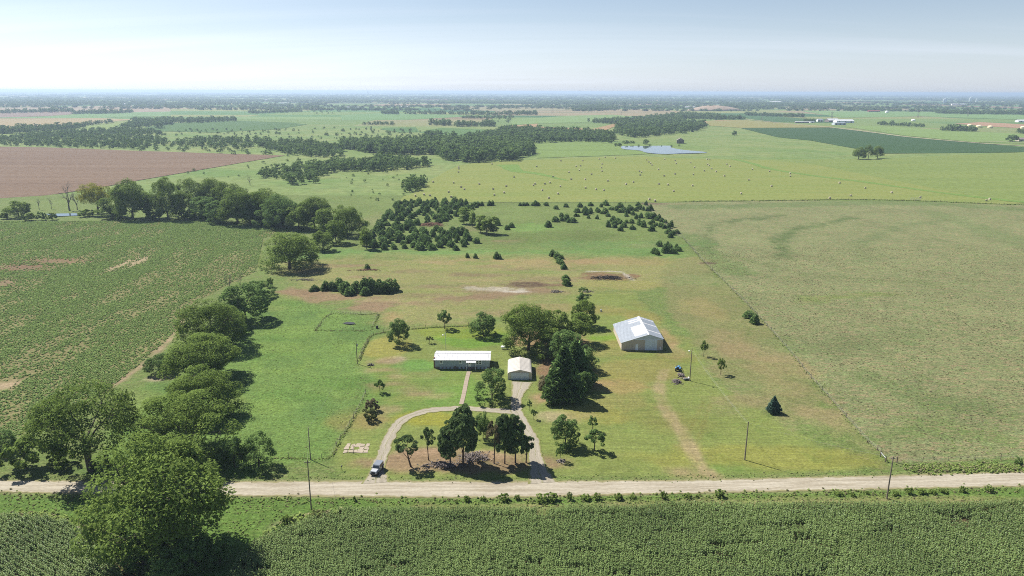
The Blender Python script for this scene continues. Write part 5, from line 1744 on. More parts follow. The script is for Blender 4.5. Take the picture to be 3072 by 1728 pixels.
M['white_metal'] = sheet_metal('white_roof_metal', (0.58, 0.58, 0.585, 1), 0.45)
M['grey_siding'] = sheet_metal('grey_vinyl_siding', (0.36, 0.41, 0.46, 1), 0.6, 0, 0.3)
M['white_trim'] = plain('white_paint', (0.86, 0.86, 0.86, 1), 0.5, var=0.04)
M['dark_glass'] = plain('window_glass', (0.03, 0.04, 0.05, 1), 0.08, 0, 0.6, var=0.1)
M['skirt'] = plain('skirting_boards', (0.20, 0.17, 0.155, 1), 0.85, var=0.35, scale=0.8, bump=0.2)
M['tan_siding'] = sheet_metal('tan_steel_siding', (0.52, 0.44, 0.37, 1), 0.5)
M['cream_shade_fill'] = sheet_metal('cream_metal_shade_fill', (0.66, 0.60, 0.53, 1), 0.5)  # garage cream metal, lightened to stand in for bounce light on shaded walls
M['grey_gable'] = sheet_metal('grey_gable_steel', (0.52, 0.57, 0.62, 1), 0.5)
M['grey_roof'] = sheet_metal('grey_roof_metal', (0.30, 0.33, 0.365, 1), 0.42, 0.1)
M['cream_metal'] = sheet_metal('cream_garage_metal', (0.46, 0.43, 0.39, 1), 0.5)
M['door_grey'] = sheet_metal('grey_door_panel', (0.62, 0.68, 0.74, 1), 0.5)
M['rust'] = plain('rusty_edge', (0.20, 0.10, 0.07, 1), 0.85, var=0.4, scale=3)
M['red_paint'] = plain('red_barn_paint', (0.22, 0.07, 0.055, 1), 0.7)
M['grey_wood'] = plain('weathered_boards', (0.20, 0.17, 0.155, 1), 0.9, var=0.3)
M['brown_roof'] = plain('weathered_roof', (0.24, 0.19, 0.19, 1), 0.9, var=0.3)


def window_part(parent, x, y, z, w, h, name='window'):
    """window facing -y at wall plane y: frame with cross bar, two panes as sub-parts"""
    f = MB()
    t = 0.17
    f.box(x - w / 2 - t, x + w / 2 + t, y - 0.06, y + 0.02, z - h / 2 - t, z - h / 2)
    f.box(x - w / 2 - t, x + w / 2 + t, y - 0.06, y + 0.02, z + h / 2, z + h / 2 + t)
    f.box(x - w / 2 - t, x - w / 2, y - 0.058, y + 0.02, z - h / 2, z + h / 2)
    f.box(x + w / 2, x + w / 2 + t, y - 0.058, y + 0.02, z - h / 2, z + h / 2)
    f.box(x - w / 2, x + w / 2, y - 0.056, y + 0.02, z - 0.05, z + 0.05)
    o = f.build(name, M['white_trim'], parent)
    for s in (-1, 1):
        zc = z + s * (h / 4 + 0.025)
        MB().box(x - w / 2, x + w / 2, y - 0.03, y + 0.015, zc - h / 4 + 0.03, zc + h / 4 - 0.03).build('pane', M['dark_glass'], o)
    return o


def house():
    x0, x1, y0, y1 = -24.35, -7.05, 212.45, 220.2
    t = thing('mobile_home', 'long grey house with white metal roof in the middle of the yard', 'house', (x0, y0, 0))
    L, D = x1 - x0, y1 - y0
    sk = MB().box(0.12, L - 0.12, 0.12, D - 0.12, -0.1, 0.75).build('skirting', M['skirt'], t)
    for i in range(14):
        MB().box(0.3 + i * 1.2, 0.3 + i * 1.2 + 0.7, 0.06, 0.117, 0.0, 0.7).build('skirting_panel', M['grey_siding'] if i % 5 else M['skirt'], t)
    MB().prism([(0, 0.75), (L, 0.75), (L, 3.15), (0, 3.15)], 0, D).build('wall', M['grey_siding'], t)
    for gx in (0.0, L):
        s = -1 if gx == 0 else 1
        V = [(gx + s * 0.004, 0, 3.15), (gx + s * 0.004, D, 3.15), (gx + s * 0.004, D * 0.46, 3.98)]
        MB().add(V + [(gx - s * 0.05, p[1], p[2]) for p in V], [(0, 1, 2), (5, 4, 3), (0, 3, 4, 1), (1, 4, 5, 2), (2, 5, 3, 0)]).build('gable', M['grey_siding'], t)
    n = 22
    ro = 0.35
    yr = D * 0.46
    w = (L + 2 * ro) / n
    rf = MB().box(-ro, L + ro, yr - 0.18, yr + 0.18, 4.03, 4.07).build('roof', M['white_metal'], t)
    for side, (ya, yb) in (('front', (-0.4, yr)), ('back', (D + 0.4, yr))):
        for i in range(n):
            a, b = -ro + i * w, -ro + (i + 1) * w - 0.012
            za, zb = 3.10, 4.03
            s = [(a, za), (a + 0.06, za + 0.055), (a + 0.12, za), (b, za)]
            V = [(x, ya, z) for x, z in s] + [(x, yb, z + zb - za) for x, z in s] + [(a, ya, za - 0.05), (b, ya, za - 0.05), (a, yb, zb - 0.05), (b, yb, zb - 0.05)]
            Fc = [(0, 4, 5, 1), (1, 5, 6, 2), (2, 6, 7, 3), (8, 9, 11, 10), (0, 1, 2, 3, 9, 8), (4, 10, 11, 7, 6, 5), (0, 8, 10, 4), (3, 7, 11, 9)]
            MB().add(V, Fc).build('roof_panel', M['white_metal'], rf)
    for wx in (2.05, 8.1):
        window_part(t, wx, 0, 2.32, 0.66, 0.80)
    for wx in (13.45, 14.35):
        window_part(t, wx, 0, 2.22, 0.60, 1.0)
    d = MB().box(10.55, 11.45, -0.05, 0.02, 0.8, 2.75).build('door', M['white_trim'], t)
    MB().box(10.75, 11.25, -0.075, -0.052, 1.75, 2.5).build('pane', M['dark_glass'], d)
    MB().box(11.30, 11.36, -0.12, -0.052, 1.6, 1.72).build('handle', M['galv'], d)
    st = MB()
    for i in range(4):
        st.box(10.45, 11.6, -0.35 - 0.28 * (3 - i), 0.05, 0.0 + i * 0.19, 0.19 + i * 0.19 - 0.002)
    st.build('steps', M['post_wood'], t)
    aw = MB().add([(9.95, 0, 2.98), (13.05, 0, 2.98), (13.05, -1.5, 2.72), (9.95, -1.5, 2.72), (9.95, 0, 2.92), (13.05, 0, 2.92), (13.05, -1.5, 2.66), (9.95, -1.5, 2.66)],
                  [(0, 1, 2, 3), (7, 6, 5, 4), (0, 4, 5, 1), (1, 5, 6, 2), (2, 6, 7, 3), (3, 7, 4, 0)]).build('awning', M['white_metal'], t)
    for px_ in (10.05, 12.95):
        MB().tube([(px_, -1.4, 0.0), (px_, -1.4, 2.68)], [0.04, 0.04], 6).build('awning_post', M['white_trim'], t)
    MB().box(-0.45, -0.02, 0.5, 1.2, 0.0, 3.6, 0.03).build('chimney', M['rust'], t)
    MB().tube([(0.9, 2.0, 3.4), (0.9, 2.0, 4.1)], [0.09, 0.09], 8).build('vent_pipe', M['galv'], t)
    MB().box(6.2, 6.7, -0.04, -0.004, 0.75, 1.0).build('foundation_vent', M['rust'], t)


house()


def garage():
    x0, x1, y0, y1 = -1.25, 6.25, 203.8, 214.9
    W, D = x1 - x0, y1 - y0
    t = thing('garage', 'cream metal garage with rounded roof edges and wide grey door', 'garage', (x0, y0, 0))
    sec = [(0, 0), (0, 1.75), (0.10, 2.1), (0.38, 2.38), (0.8, 2.55), (W / 2, 3.25), (W - 0.8, 2.55), (W - 0.38, 2.38), (W - 0.10, 2.1), (W, 1.75), (W, 0)]
    MB().prism([(x * 0.992 + W * 0.004, z - 0.03 if z > 0 else z) for x, z in sec], 0.12, D - 0.02).build('wall', M['cream_shade_fill'], t)
    n = 11
    for i in range(n):
        a, b = -0.1 + i * (D + 0.2) / n, -0.1 + (i + 1) * (D + 0.2) / n - 0.01
        V, Fc = [], []
        sr = sec[1:-1]
        for y, up in ((a, 0.0), (a + 0.05, 0.04), (a + 0.10, 0.0), (b, 0.0)):
            for x, z in sr:
                V.append((x + (0.02 if x > W / 2 else -0.02), y, z + 0.015 + up))
        m = len(sr)
        for k in range(3):
            for j in range(m - 1):
                Fc.append((k * m + j, k * m + j + 1, (k + 1) * m + j + 1, (k + 1) * m + j))
        MB().add(V, Fc).build('roof_panel', M['cream_metal'], t)
    d = MB().box(1.02, 6.48, 0.03, 0.117, 0.0, 2.18).build('door', M['door_grey'], t)
    for i in range(4):
        MB().box(1.08, 6.42, -0.005, 0.026, 0.05 + i * 0.535, 0.53 + i * 0.535).build('door_panel', M['door_grey'], d)
    fr = MB().box(0.92, 1.015, 0.0, 0.115, 0, 2.29).box(6.485, 6.58, 0.0, 0.115, 0, 2.29).box(1.018, 6.482, 0.0, 0.115, 2.185, 2.29).build('door_frame', M['cream_shade_fill'], t)
    MB().tube([(W / 2, 0.12, 2.78), (W / 2, -0.12, 2.78), (W / 2, -0.16, 2.68)], [0.05, 0.05, 0.1], 8).build('lamp', M['rust'], t)


garage()


def barn():
    x0, x1, y0, y1, xr = 37.35, 51.35, 230.0, 250.0, 46.45
    W, D, R_ = x1 - x0, y1 - y0, xr - x0
    t = thing('metal_barn', 'big tan steel barn with grey and white roof beside the side yard', 'barn', (x0, y0, 0))
    ze, zr, zw = 2.80, 5.75, 4.17
    MB().prism([(0, 0), (W, 0), (W, zw), (R_, zr), (0, ze)], 0, D).build('wall', M['tan_siding'], t)
    k = 26
    for i in range(k):   # siding sheets on the front, each with a proud rib
        a = i * W / k
        if 4.4 < a < 5.4 or 7.8 < a < 12.2:
            continue
        zt = min(3.78, ze + (a / R_) * (zr - ze) - 0.06) if a < R_ else 3.78
        MB().box(a + 0.02, a + W / k - 0.03, -0.03, -0.003, 0.02, zt).build('siding_panel', M['tan_siding'], t)
    MB().add([(4.3, -0.045, 3.85), (W - 0.02, -0.045, 3.85), (W - 0.02, -0.045, zw - 0.02), (R_, -0.045, zr - 0.06), (4.3, -0.045, 4.13), (4.3, -0.003, 3.85), (W - 0.02, -0.003, 3.85), (W - 0.02, -0.003, zw - 0.02), (R_, -0.003, zr - 0.06), (4.3, -0.003, 4.13)],
             [(0, 1, 2, 3, 4), (9, 8, 7, 6, 5), (0, 5, 6, 1), (1, 6, 7, 2), (2, 7, 8, 3), (3, 8, 9, 4), (4, 9, 5, 0)]).build('gable', M['grey_gable'], t)
    MB().box(4.3, W - 0.02, -0.10, -0.05, 3.80, 3.93).build('door_track', M['white_trim'], t)
    d = MB().box(7.95, 12.05, -0.09, -0.012, 0.05, 3.72).build('sliding_door', M['white_trim'], t)
    for i in range(5):
        MB().box(8.0 + i * 0.81, 8.0 + i * 0.81 + 0.76, -0.115, -0.092, 0.1, 3.66).build('door_panel', M['door_grey'], d)
    e = MB().box(4.75, 5.65, -0.07, -0.012, 0.05, 2.15).build('door', M['white_trim'], t)
    MB().box(5.50, 5.56, -0.12, -0.072, 1.0, 1.1).build('handle', M['galv'], e)
    MB().box(13.0, 13.3, -0.13, -0.032, 0.35, 1.2).build('meter_box', M['white_trim'], t)
    MB().box(-0.03, 0.10, -0.03, 0.1, 0, ze).box(W - 0.1, W + 0.03, -0.03, 0.1, 0, zw).build('corner_trim', M['white_trim'], t)
    n = 21
    w = (D + 0.5) / n
    lo = 0.35
    for i in range(n):
        a, b = -0.25 + i * w, -0.25 + (i + 1) * w - 0.015
        # long slope, in three lengths: the upper ones mix white and grey sheets as on the patched roof
        for u0, u1, sid in ((-lo, R_ * 0.52, 0), (R_ * 0.52, R_ * 0.93, 1), (R_ * 0.93, R_ * 0.995, 2)):
            white = (sid == 1 and (2 <= i <= 11 or i in (16, 18))) or (sid == 2 and i > 1)
            if sid == 1 and 12 <= i <= 14:
                white = False
            sl = (zr - ze) / R_
            z0, z1 = ze + u0 * sl + 0.03, ze + u1 * sl + 0.03
            s = [(a, 0), (a + 0.05, 0.045), (a + 0.10, 0), (b, 0)]
            V = [(u0, y, z0 + q) for y, q in s] + [(u1 - 0.004, y, z1 + q) for y, q in s] + [(u0, a, z0 - 0.04), (u0, b, z0 - 0.04)]
            MB().add(V, [(0, 1, 5, 4), (1, 2, 6, 5), (2, 3, 7, 6), (0, 8, 9, 3, 2, 1)]).build('roof_panel', M['white_metal'] if white else M['grey_roof'], t)
        sl = (zr - zw) / (W - R_)
        u1 = W - R_ + 0.3
        s = [(a, 0), (a + 0.05, 0.045), (a + 0.10, 0), (b, 0)]
        V = [(R_ + 0.04, y, zr + 0.02 + q) for y, q in s] + [(R_ + u1, y, zr + 0.03 - u1 * sl + q) for y, q in s]
        MB().add(V, [(0, 1, 5, 4), (1, 2, 6, 5), (2, 3, 7, 6)]).build('roof_panel', M['white_metal'] if i in (5, 13, 19) else M['grey_roof'], t)
    MB().prism([(R_ - 0.30, zr - 0.02), (R_, zr + 0.13), (R_ + 0.30, zr - 0.03), (R_, zr + 0.06)], -0.28, D + 0.28).build('ridge_cap', M['white_metal'], t)
    MB().prism([(-lo, ze - 0.20), (-lo + 0.03, ze - 0.20), (R_, zr - 0.06), (R_, zr + 0.04), (-lo, ze - 0.05)], -0.28, -0.252).build('fascia', M['white_trim'], t)


barn()

# ---------------------------------------------------------------- poles, lamps and wires
def pole(label, base, top_y, lamp=False, arm=True, box=False, r0=0.16, name='utility_pole', metal=False):
    p = ground_at(*base)
    H = height_of(base[0], base[1], top_y)
    t = thing(name, label, 'pole', (p[0], p[1], 0))
    MB().tube([(0, 0, -0.3), (0, 0, H * 0.5), (0, 0, H)], [r0, r0 * 0.85, r0 * 0.68], 10).build('shaft', M['galv'] if metal else M['pole_wood'], t)
    if arm:
        a = MB().box(-0.62, 0.62, -0.14, -0.04, H - 0.55, H - 0.43).build('cross_arm', M['pole_wood'], t)
        for x in (-0.5, 0.5):
            MB().lathe([(0.03, 0), (0.06, 0.05), (0.03, 0.1), (0.055, 0.14), (0.02, 0.18)], 8, 'z', x, -0.09, H - 0.428).build('insulator', M['lamp_glass'], a)
    if lamp:
        q = MB().tube([(0, 0, H - 0.9), (-0.35, -0.1, H - 0.65), (-0.75, -0.2, H - 0.7)], [0.03, 0.03, 0.03], 6).build('lamp_arm', M['galv'], t)
        MB().lathe([(0.06, 0.12), (0.16, 0.10), (0.26, 0.02), (0.27, -0.10), (0.17, -0.26), (0.05, -0.3)], 14, 'z', -0.85, -0.22, H - 0.7).build('lamp_head', M['lamp_glass'], t, smooth=True)
    if box:
        MB().lathe([(0.16, 0), (0.2, 0.04), (0.2, 0.7), (0.14, 0.78)], 12, 'z', 0.36, -0.1, H - 1.9).build('transformer', M['galv'], t)
    return np.array([p[0], p[1], H])


pA = pole('tall thin roadside pole between road and corn near the huge tree', (934, 1528), 1380, arm=True, r0=0.14)
pB = pole('thin meadow corner pole casting a slanting shadow', (932, 1380), 1283, arm=False, r0=0.13)
pC = pole('leaning-looking bare pole on the side lawn with a long shadow', (2234, 1380), 1265, arm=False, r0=0.17)
pD = pole('yard pole with a white lamp beside the blue tractor', (2069, 1143), 1045, lamp=True, arm=False, r0=0.16)
pE = pole('dark pole with transformer at the meadow fence', (1072, 1092), 1022, arm=False, box=True, r0=0.14)
pF = pole('slim lamp pole standing behind the white-roofed house', (1338, 1062), 998, lamp=True, arm=False, r0=0.09, name='lamp_pole', metal=True)
pG = pole('weathered roadside pole at the pasture corner beside corn', (2660, 1496), 1369, arm=True, r0=0.17)


def wire(label, a, b, sag, n=1):
    t = thing('power_line', label, 'wire', (a[0], a[1], 0))
    for j in range(n):
        s = np.linspace(0, 1, 14)[:, None]
        P = a + (b - a) * s
        P[:, 2] -= sag * 4 * (s * (1 - s))[:, 0] + 0.25 + 0.45 * j
        P[:, 0] += (j - (n - 1) / 2) * 0.7
        MB().tube(P - np.array([a[0], a[1], 0]), [0.013] * 14, 4, False).build('wire', M['wire'], t)


wire('pair of wires from the lamp pole to the bare lawn pole', pD, pC, 0.7, 2)
wire('wire crossing the road from bare lawn pole to corner pole', pC, pG, 0.6, 1)
wire('wire crossing the road between the two thin poles', pA, pB, 0.4, 1)
wire('service wire from meadow fence pole to lamp pole behind house', pE, pF, 0.8, 1)
wire('wire from thin meadow pole to the meadow fence pole', pB, pE, 1.0, 1)


def fence(label, line, spacing, wires=(0.45, 0.8, 1.15), h=1.3, r=0.06, brace=()):
    t = thing('wire_fence', label, 'fence', (line[0][0], line[0][1], 0))
    L = np.asarray(line)
    s = np.concatenate([[0], np.cumsum(np.linalg.norm(np.diff(L, axis=0), axis=1))])
    q = np.arange(0, s[-1], spacing)
    P = np.column_stack([np.interp(q, s, L[:, 0]), np.interp(q, s, L[:, 1])]) - L[0]
    data = {}
    for i, p in enumerate(P):
        k = (i % 4 == 0)
        if k not in data:
            m = MB().tube([(0, 0, -0.2), (0, 0, h * (1.1 if k else 1.0))], [r * (1.35 if k else 0.8)] * 2, 6)
            me = bpy.data.meshes.new('post')
            me.from_pydata(m.v, [], m.f)
            me.materials.append(M['post_wood'])
            data[k] = me
        o = link('post', data[k], t, (p[0], p[1], 0))
        o.rotation_euler = (random.gauss(0, 0.03), random.gauss(0, 0.03), 0)
    for z in wires:
        pts = np.column_stack([L - L[0], np.full(len(L), z)])
        MB().tube(pts, [0.012] * len(pts), 3, False).build('wire', M['wire'], t)


fence('long wire fence between the dry strip and the big pasture', FENCE_R, 4.6)
fence('wire fence dividing the bale field from the big pasture', poly(3, [(-30, 925), (300, 919), (700, 911), (1100, 905), (1500, 906), (1800, 912), (2100, 925), (2576, 945), (2700, 950)]), 9, h=1.5, r=0.08)
fence('overgrown wire fence behind the house lawn', FENCE_M, 4.0)
fence('overgrown wire fence between meadow and front lawn', FENCE_M2, 4.0)
fence('square pen fence round the sunken pool in the meadow', PEN, 4.0, h=1.2)
fence('roadside pasture wire fence running on from the corner brace', np.vstack([poly(9, [(1615, 598), (1985, 582), (2370, 572), (2700, 565)])]), 6.5, h=1.4)
fence('wire fence along the foot of the bale field by the cedars', poly(2, [(420, 930), (900, 930), (1600, 930), (2330, 928)]), 9, h=1.4, r=0.08)

t = thing('corner_brace', 'stout wooden H-brace posts with rail at pasture corner', 'fence brace', tuple(ground_at(*px(9, 1490, 550))))
o0 = ground_at(*px(9, 1490, 550))
for x, y, h in ((1490, 550, 1.7), (1530, 588, 1.6), (1615, 598, 1.8)):
    p = ground_at(*px(9, x, y)) - o0
    MB().tube([(p[0], p[1], -0.3), (p[0], p[1], h)], [0.13, 0.12], 8).build('post', M['post_wood'], t)
b = ground_at(*px(9, 1530, 588)) - o0
MB().tube([(0, 0, 1.25), (b[0], b[1], 0.95)], [0.09, 0.09], 8).build('rail', M['galv'], t)
t = thing('field_gate', 'pale tubular gate panels leaning in the bale field fence', 'gate', tuple(ground_at(*px(3, 1715, 905))))
o0 = ground_at(*px(3, 1715, 905))
for i in range(5):
    p = ground_at(*px(3, 1715 + i * 18, 906)) - o0
    MB().tube([(p[0], p[1], 0), (p[0] + 1.2, p[1], 2.2)], [0.10, 0.10], 6).build('bar', M['galv'], t)
for z in (0.6, 1.6):
    MB().tube([(0.3 + z * 0.5, 0, z), (p[0] + 0.3 + z * 0.5, p[1], z)], [0.07, 0.07], 6).build('rail', M['galv'], t)

# ---------------------------------------------------------------- round bales
M['bale'] = NT('baled_hay').m
tb = NT('bale_straw')
v_ = tb.obj((0.6, 6, 6))
nb = tb.noise(v_, 2.0, 5, 0.7)
c_ = tb.mix(tb.rng(nb, 0.3, 0.7), alb(186, 172, 138, 0.66), alb(234, 224, 200, 0.66))
tb.principled(c_, 0.9, 0, 0.1, tb.bump(nb, 0.5, 0.08))
M['bale'] = tb.m
bm_ = MB()
bm_.lathe([(0.25, -0.80), (0.55, -0.83), (0.80, -0.82), (0.95, -0.74), (0.985, -0.4), (1.0, 0), (0.985, 0.4), (0.95, 0.74), (0.80, 0.82), (0.55, 0.83), (0.25, 0.80)], 22, 'x', 0, 0, 0.93)
bale0 = bm_.build('round_bale', M['bale'], smooth=False)
BALES2 = [(885, 655), (886, 668), (884, 693), (1137, 631), (693, 768), (848, 774), (904, 807), (929, 823), (810, 844), (829, 882), (625, 864), (669, 871), (559, 873), (1041, 783), (1146, 822), (1228, 849), (1155, 867), (1245, 800), (1304, 731), (1474, 650), (1657, 607), (1821, 606), (1945, 593),
          (1991, 580), (2067, 586), (1968, 631), (1963, 659), (1967, 685), (1772, 649), (1805, 645), (1797, 680), (1718, 694), (1598, 728), (1735, 747), (1841, 748), (1888, 709), (2011, 759), (1462, 782), (1450, 793), (1536, 782), (1574, 773), (1653, 802), (1517, 831), (1635, 857), (1565, 890), (1843, 813),
          (1922, 824), (1981, 831), (2148, 785), (2204, 768), (2249, 686), (2265, 694), (2255, 715), (2303, 599), (2319, 616), (2334, 625), (2344, 638), (2440, 595), (2394, 673), (2436, 722), (2396, 784), (2465, 789), (2508, 838), (2517, 707), (2527, 627), (2519, 604), (2325, 900), (2367, 911)]
BALES3 = [(61, 621), (89, 657), (163, 683), (81, 711), (74, 796), (184, 595), (203, 598), (188, 634), (199, 643), (218, 667), (252, 689), (314, 721), (332, 633), (356, 649), (526, 671), (655, 686), (498, 752), (811, 702), (812, 723), (440, 856), (670, 800), (1183, 775), (1377, 814), (1109, 890), (1267, 872), (1576, 848), (1793, 885), (2291, 909), (2316, 899)]
special = {(3, 2291, 909): 'round bale lying outermost by the fence, in front of its pair', (3, 2316, 899): 'round bale just behind the outermost fence bale', (3, 1793, 885): 'round bale beside the pale gate panels', (2, 559, 873): 'round bale closest to the dense cedar stand corner',
           (2, 1304, 731): 'round bale just below the brushy hollow in the bale field', (2, 2325, 900): 'round bale against the fence at the pasture corner', (2, 2367, 911): 'dark-faced round bale beside the pasture corner post'}
first = True
for k, lst in ((2, BALES2), (3, BALES3)):
    for x, y in lst:
        p = ground_at(*px(k, x, y + 8))
        o = bale0 if first else bale0.copy()
        if not first:
            COL.objects.link(o)
        first = False
        o.location = (p[0], p[1], 0.22)
        o.rotation_euler = (random.uniform(0, 6.28), 0, random.choice((0.1, 0.2, -0.15, 0.0, 0.9, 1.2, -0.3)) + random.uniform(-0.15, 0.15))
        o.rotation_euler[0] = 0
        o.scale = (0.88, 0.88, 0.88)
        lb = special.get((k, x, y))
        face = 'showing its round end' if abs(math.sin(o.rotation_euler[2])) > 0.6 else 'lying broadside'
        zone = 'near the hay field fence' if p[1] < 640 else 'in the middle of the hay field' if p[1] < 780 else 'far out towards the pond'
        tag(o, lb or 'pale round bale %s %s' % (face, zone), 'hay bale', 'round bales on the hay field')

# ---------------------------------------------------------------- parked car
M['car_paint'] = plain('silver_white_paint', (0.46, 0.475, 0.49, 1), 0.25, 0.2, 0.6, var=0.03)
M['car_top'] = plain('grey_hard_top', (0.16, 0.18, 0.21, 1), 0.45, 0, 0.4, var=0.05)
M['rubber'] = plain('black_rubber', (0.02, 0.02, 0.02, 1), 0.8)
M['chrome'] = plain('steel_rim', (0.45, 0.46, 0.48, 1), 0.3, 0.8, 0.5)
M['black_plastic'] = plain('black_plastic', (0.03, 0.03, 0.032, 1), 0.6)


def wheel(parent, x, y, r, w, name='wheel'):
    o = MB().lathe([(r * 0.62, -w / 2), (r * 0.92, -w / 2), (r, -w * 0.32), (r, w * 0.32), (r * 0.92, w / 2), (r * 0.62, w / 2)], 20, 'x', x, y, r).build(name, M['rubber'], parent)
    MB().lathe([(r * 0.1, -w * 0.42), (r * 0.6, -w * 0.5), (r * 0.6, w * 0.5), (r * 0.1, w * 0.42)], 12, 'x', x, y, r).build('rim', M['chrome'], o)
    return o


def car():
    p = ground_at(1131, 1416)
    t = thing('parked_car', 'silver white boxy off-roader with dark roof on the driveway', 'car', (p[0], p[1], 0.09), R(-13))
    # front faces -y
    b = MB()
    b.box(-0.86, 0.86, -2.05, 2.1, 0.50, 1.02, 0.06)
    b.box(-0.74, 0.74, -2.02, -0.62, 1.0, 1.18, 0.05)
    b.build('body', M['car_paint'], t)
    sec = [(-0.62, 1.0), (2.08, 1.0), (2.04, 1.80), (-0.22, 1.80)]
    cab = MB()
    cab.add([(-0.84, y, z) for y, z in sec] + [(0.84, y, z) for y, z in sec], [(3, 2, 1, 0), (4, 5, 6, 7), (0, 1, 5, 4), (1, 2, 6, 5), (2, 3, 7, 6), (3, 0, 4, 7)])
    cab.build('cabin', M['car_paint'], t)
    MB().box(-0.83, 0.83, -0.20, 2.06, 1.802, 1.88, 0.03).build('roof', M['car_top'], t)
    MB().add([(-0.74, -0.600, 1.14), (0.74, -0.600, 1.14), (0.70, -0.275, 1.72), (-0.70, -0.275, 1.72), (-0.74, -0.54, 1.14), (0.74, -0.54, 1.14), (0.70, -0.22, 1.72), (-0.70, -0.22, 1.72)],
             [(0, 1, 2, 3), (7, 6, 5, 4), (0, 4, 5, 1), (1, 5, 6, 2), (2, 6, 7, 3), (3, 7, 4, 0)]).build('windscreen', M['dark_glass'], t)
    for s in (-1, 1):
        for ya, yb in ((-0.2, 0.55), (0.62, 1.25), (1.32, 1.95)):
            MB().box(s * 0.842 - 0.006, s * 0.842 + 0.006, ya, yb, 1.18, 1.70).build('window', M['dark_glass'], t)
        MB().box(s * 0.86 + (-0.16 if s > 0 else -0.05), s * 0.86 + (0.05 if s > 0 else 0.16), -2.0, -0.78, 0.86, 0.99, 0.03).build('fender', M['black_plastic'], t)
        MB().box(s * 0.9 - 0.07, s * 0.9 + 0.07, 0.9, 2.0, 0.86, 0.99, 0.03).build('fender', M['black_plastic'], t)
        for y in (-1.35, 1.42):
            wheel(t, s * 0.80, y, 0.40, 0.27)
        MB().lathe([(0.04, -0.02), (0.11, 0.0), (0.11, 0.03), (0.05, 0.05)], 12, 'y', s * 0.58, -2.09, 0.84).build('headlight', M['lamp_glass'], t)
        MB().box(s * 0.99 - 0.10, s * 0.99 + 0.10, -0.52, -0.42, 1.12, 1.32, 0.02).build('mirror', M['black_plastic'], t)
    MB().box(-0.42, 0.42, -2.085, -2.052, 0.66, 0.98).build('grille', M['black_plastic'], t)
    MB().box(-0.85, 0.85, -2.28, -2.08, 0.46, 0.64, 0.03).build('bumper', M['black_plastic'], t)
    MB().box(-0.80, 0.80, 2.11, 2.24, 0.46, 0.64, 0.03).build('bumper', M['black_plastic'], t)
    MB().lathe([(0.2, 2.12), (0.38, 2.13), (0.4, 2.22), (0.38, 2.34), (0.2, 2.35)], 18, 'y', 0, 0, 1.12).build('spare_wheel', M['rubber'], t)


car()

# ---------------------------------------------------------------- tractor, trailer, brush
M['blue_paint'] = plain('blue_tractor_paint', (0.10, 0.28, 0.52, 1), 0.35, 0, 0.5)


def tractor():
    p = ground_at(2034, 1112)
    t = thing('tractor', 'blue compact tractor with front loader beside the lamp pole', 'tractor', (p[0], p[1], 0), R(160))
    # nose towards -y before turning
    MB().box(-0.32, 0.32, -1.55, -0.1, 0.72, 1.25, 0.08).build('hood', M['blue_paint'], t)
    MB().box(-0.24, 0.24, -1.4, 0.9, 0.42, 0.74, 0.04).build('chassis', M['black_plastic'], t)
    MB().box(-0.28, 0.28, 0.25, 0.72, 0.92, 1.06, 0.04).box(-0.28, 0.28, 0.64, 0.76, 1.04, 1.45, 0.03).build('seat', M['black_plastic'], t)
    MB().tube([(0, -0.1, 1.2), (0, 0.12, 1.38)], [0.03, 0.03], 6).lathe([(0.17, 0), (0.19, 0.015), (0.17, 0.03)], 14, 'z', 0, 0.14, 1.37).build('steering_wheel', M['black_plastic'], t)
    for s in (-1, 1):
        wheel(t, s * 0.62, 0.55, 0.58, 0.36, 'rear_wheel')
        wheel(t, s * 0.52, -1.2, 0.34, 0.22, 'front_wheel')
        MB().box(s * 0.62 - 0.2, s * 0.62 + 0.2, 0.0, 1.1, 1.17, 1.23, 0.02).build('fender', M['blue_paint'], t)
        MB().tube([(s * 0.45, 0.95, 0.7), (s * 0.45, 1.0, 2.1)], [0.04, 0.04], 6).build('roll_bar_post', M['black_plastic'], t)
        MB().tube([(s * 0.55, -0.1, 1.3), (s * 0.55, -1.3, 1.15), (s * 0.5, -2.1, 0.35)], [0.07, 0.07, 0.06], 6).build('loader_arm', M['galv'], t)
    MB().tube([(-0.45, 1.0, 2.08), (0.45, 1.0, 2.08)], [0.04, 0.04], 6).build('roll_bar_top', M['black_plastic'], t)
    MB().add([(-0.8, -2.1, 0.1), (0.8, -2.1, 0.1), (0.8, -2.1, 0.65), (-0.8, -2.1, 0.65), (-0.8, -2.7, 0.08), (0.8, -2.7, 0.08)], [(0, 1, 2, 3), (0, 4, 5, 1), (0, 3, 4), (1, 5, 2)]).build('bucket', M['galv'], t)
    p = ground_at(2057, 1139)
    t = thing('utility_trailer', 'small open trailer with pale side rails at the lamp pole foot', 'trailer', (p[0], p[1], 0), R(8))
    MB().box(-0.9, 0.9, -0.6, 0.6, 0.42, 0.5).build('deck', M['post_wood'], t)
    MB().box(-0.9, 0.9, -0.64, -0.602, 0.42, 0.8).build('side_rail', M['white_trim'], t)
    MB().box(0.902, 0.94, -0.64, 0.6, 0.42, 0.8).build('tailgate', M['white_trim'], t)
    for s in (-1, 1):
        wheel(t, 0, 0, 0.01, 0.01) if False else MB().lathe([(0.2, -0.08), (0.3, -0.06), (0.3, 0.06), (0.2, 0.08)], 14, 'y', 0.1, s * 0.72, 0.3).build('wheel', M['rubber'], t)
    MB().tube([(-0.9, 0, 0.42), (-1.8, 0, 0.35)], [0.05, 0.04], 6).build('drawbar', M['black_plastic'], t)


tractor()


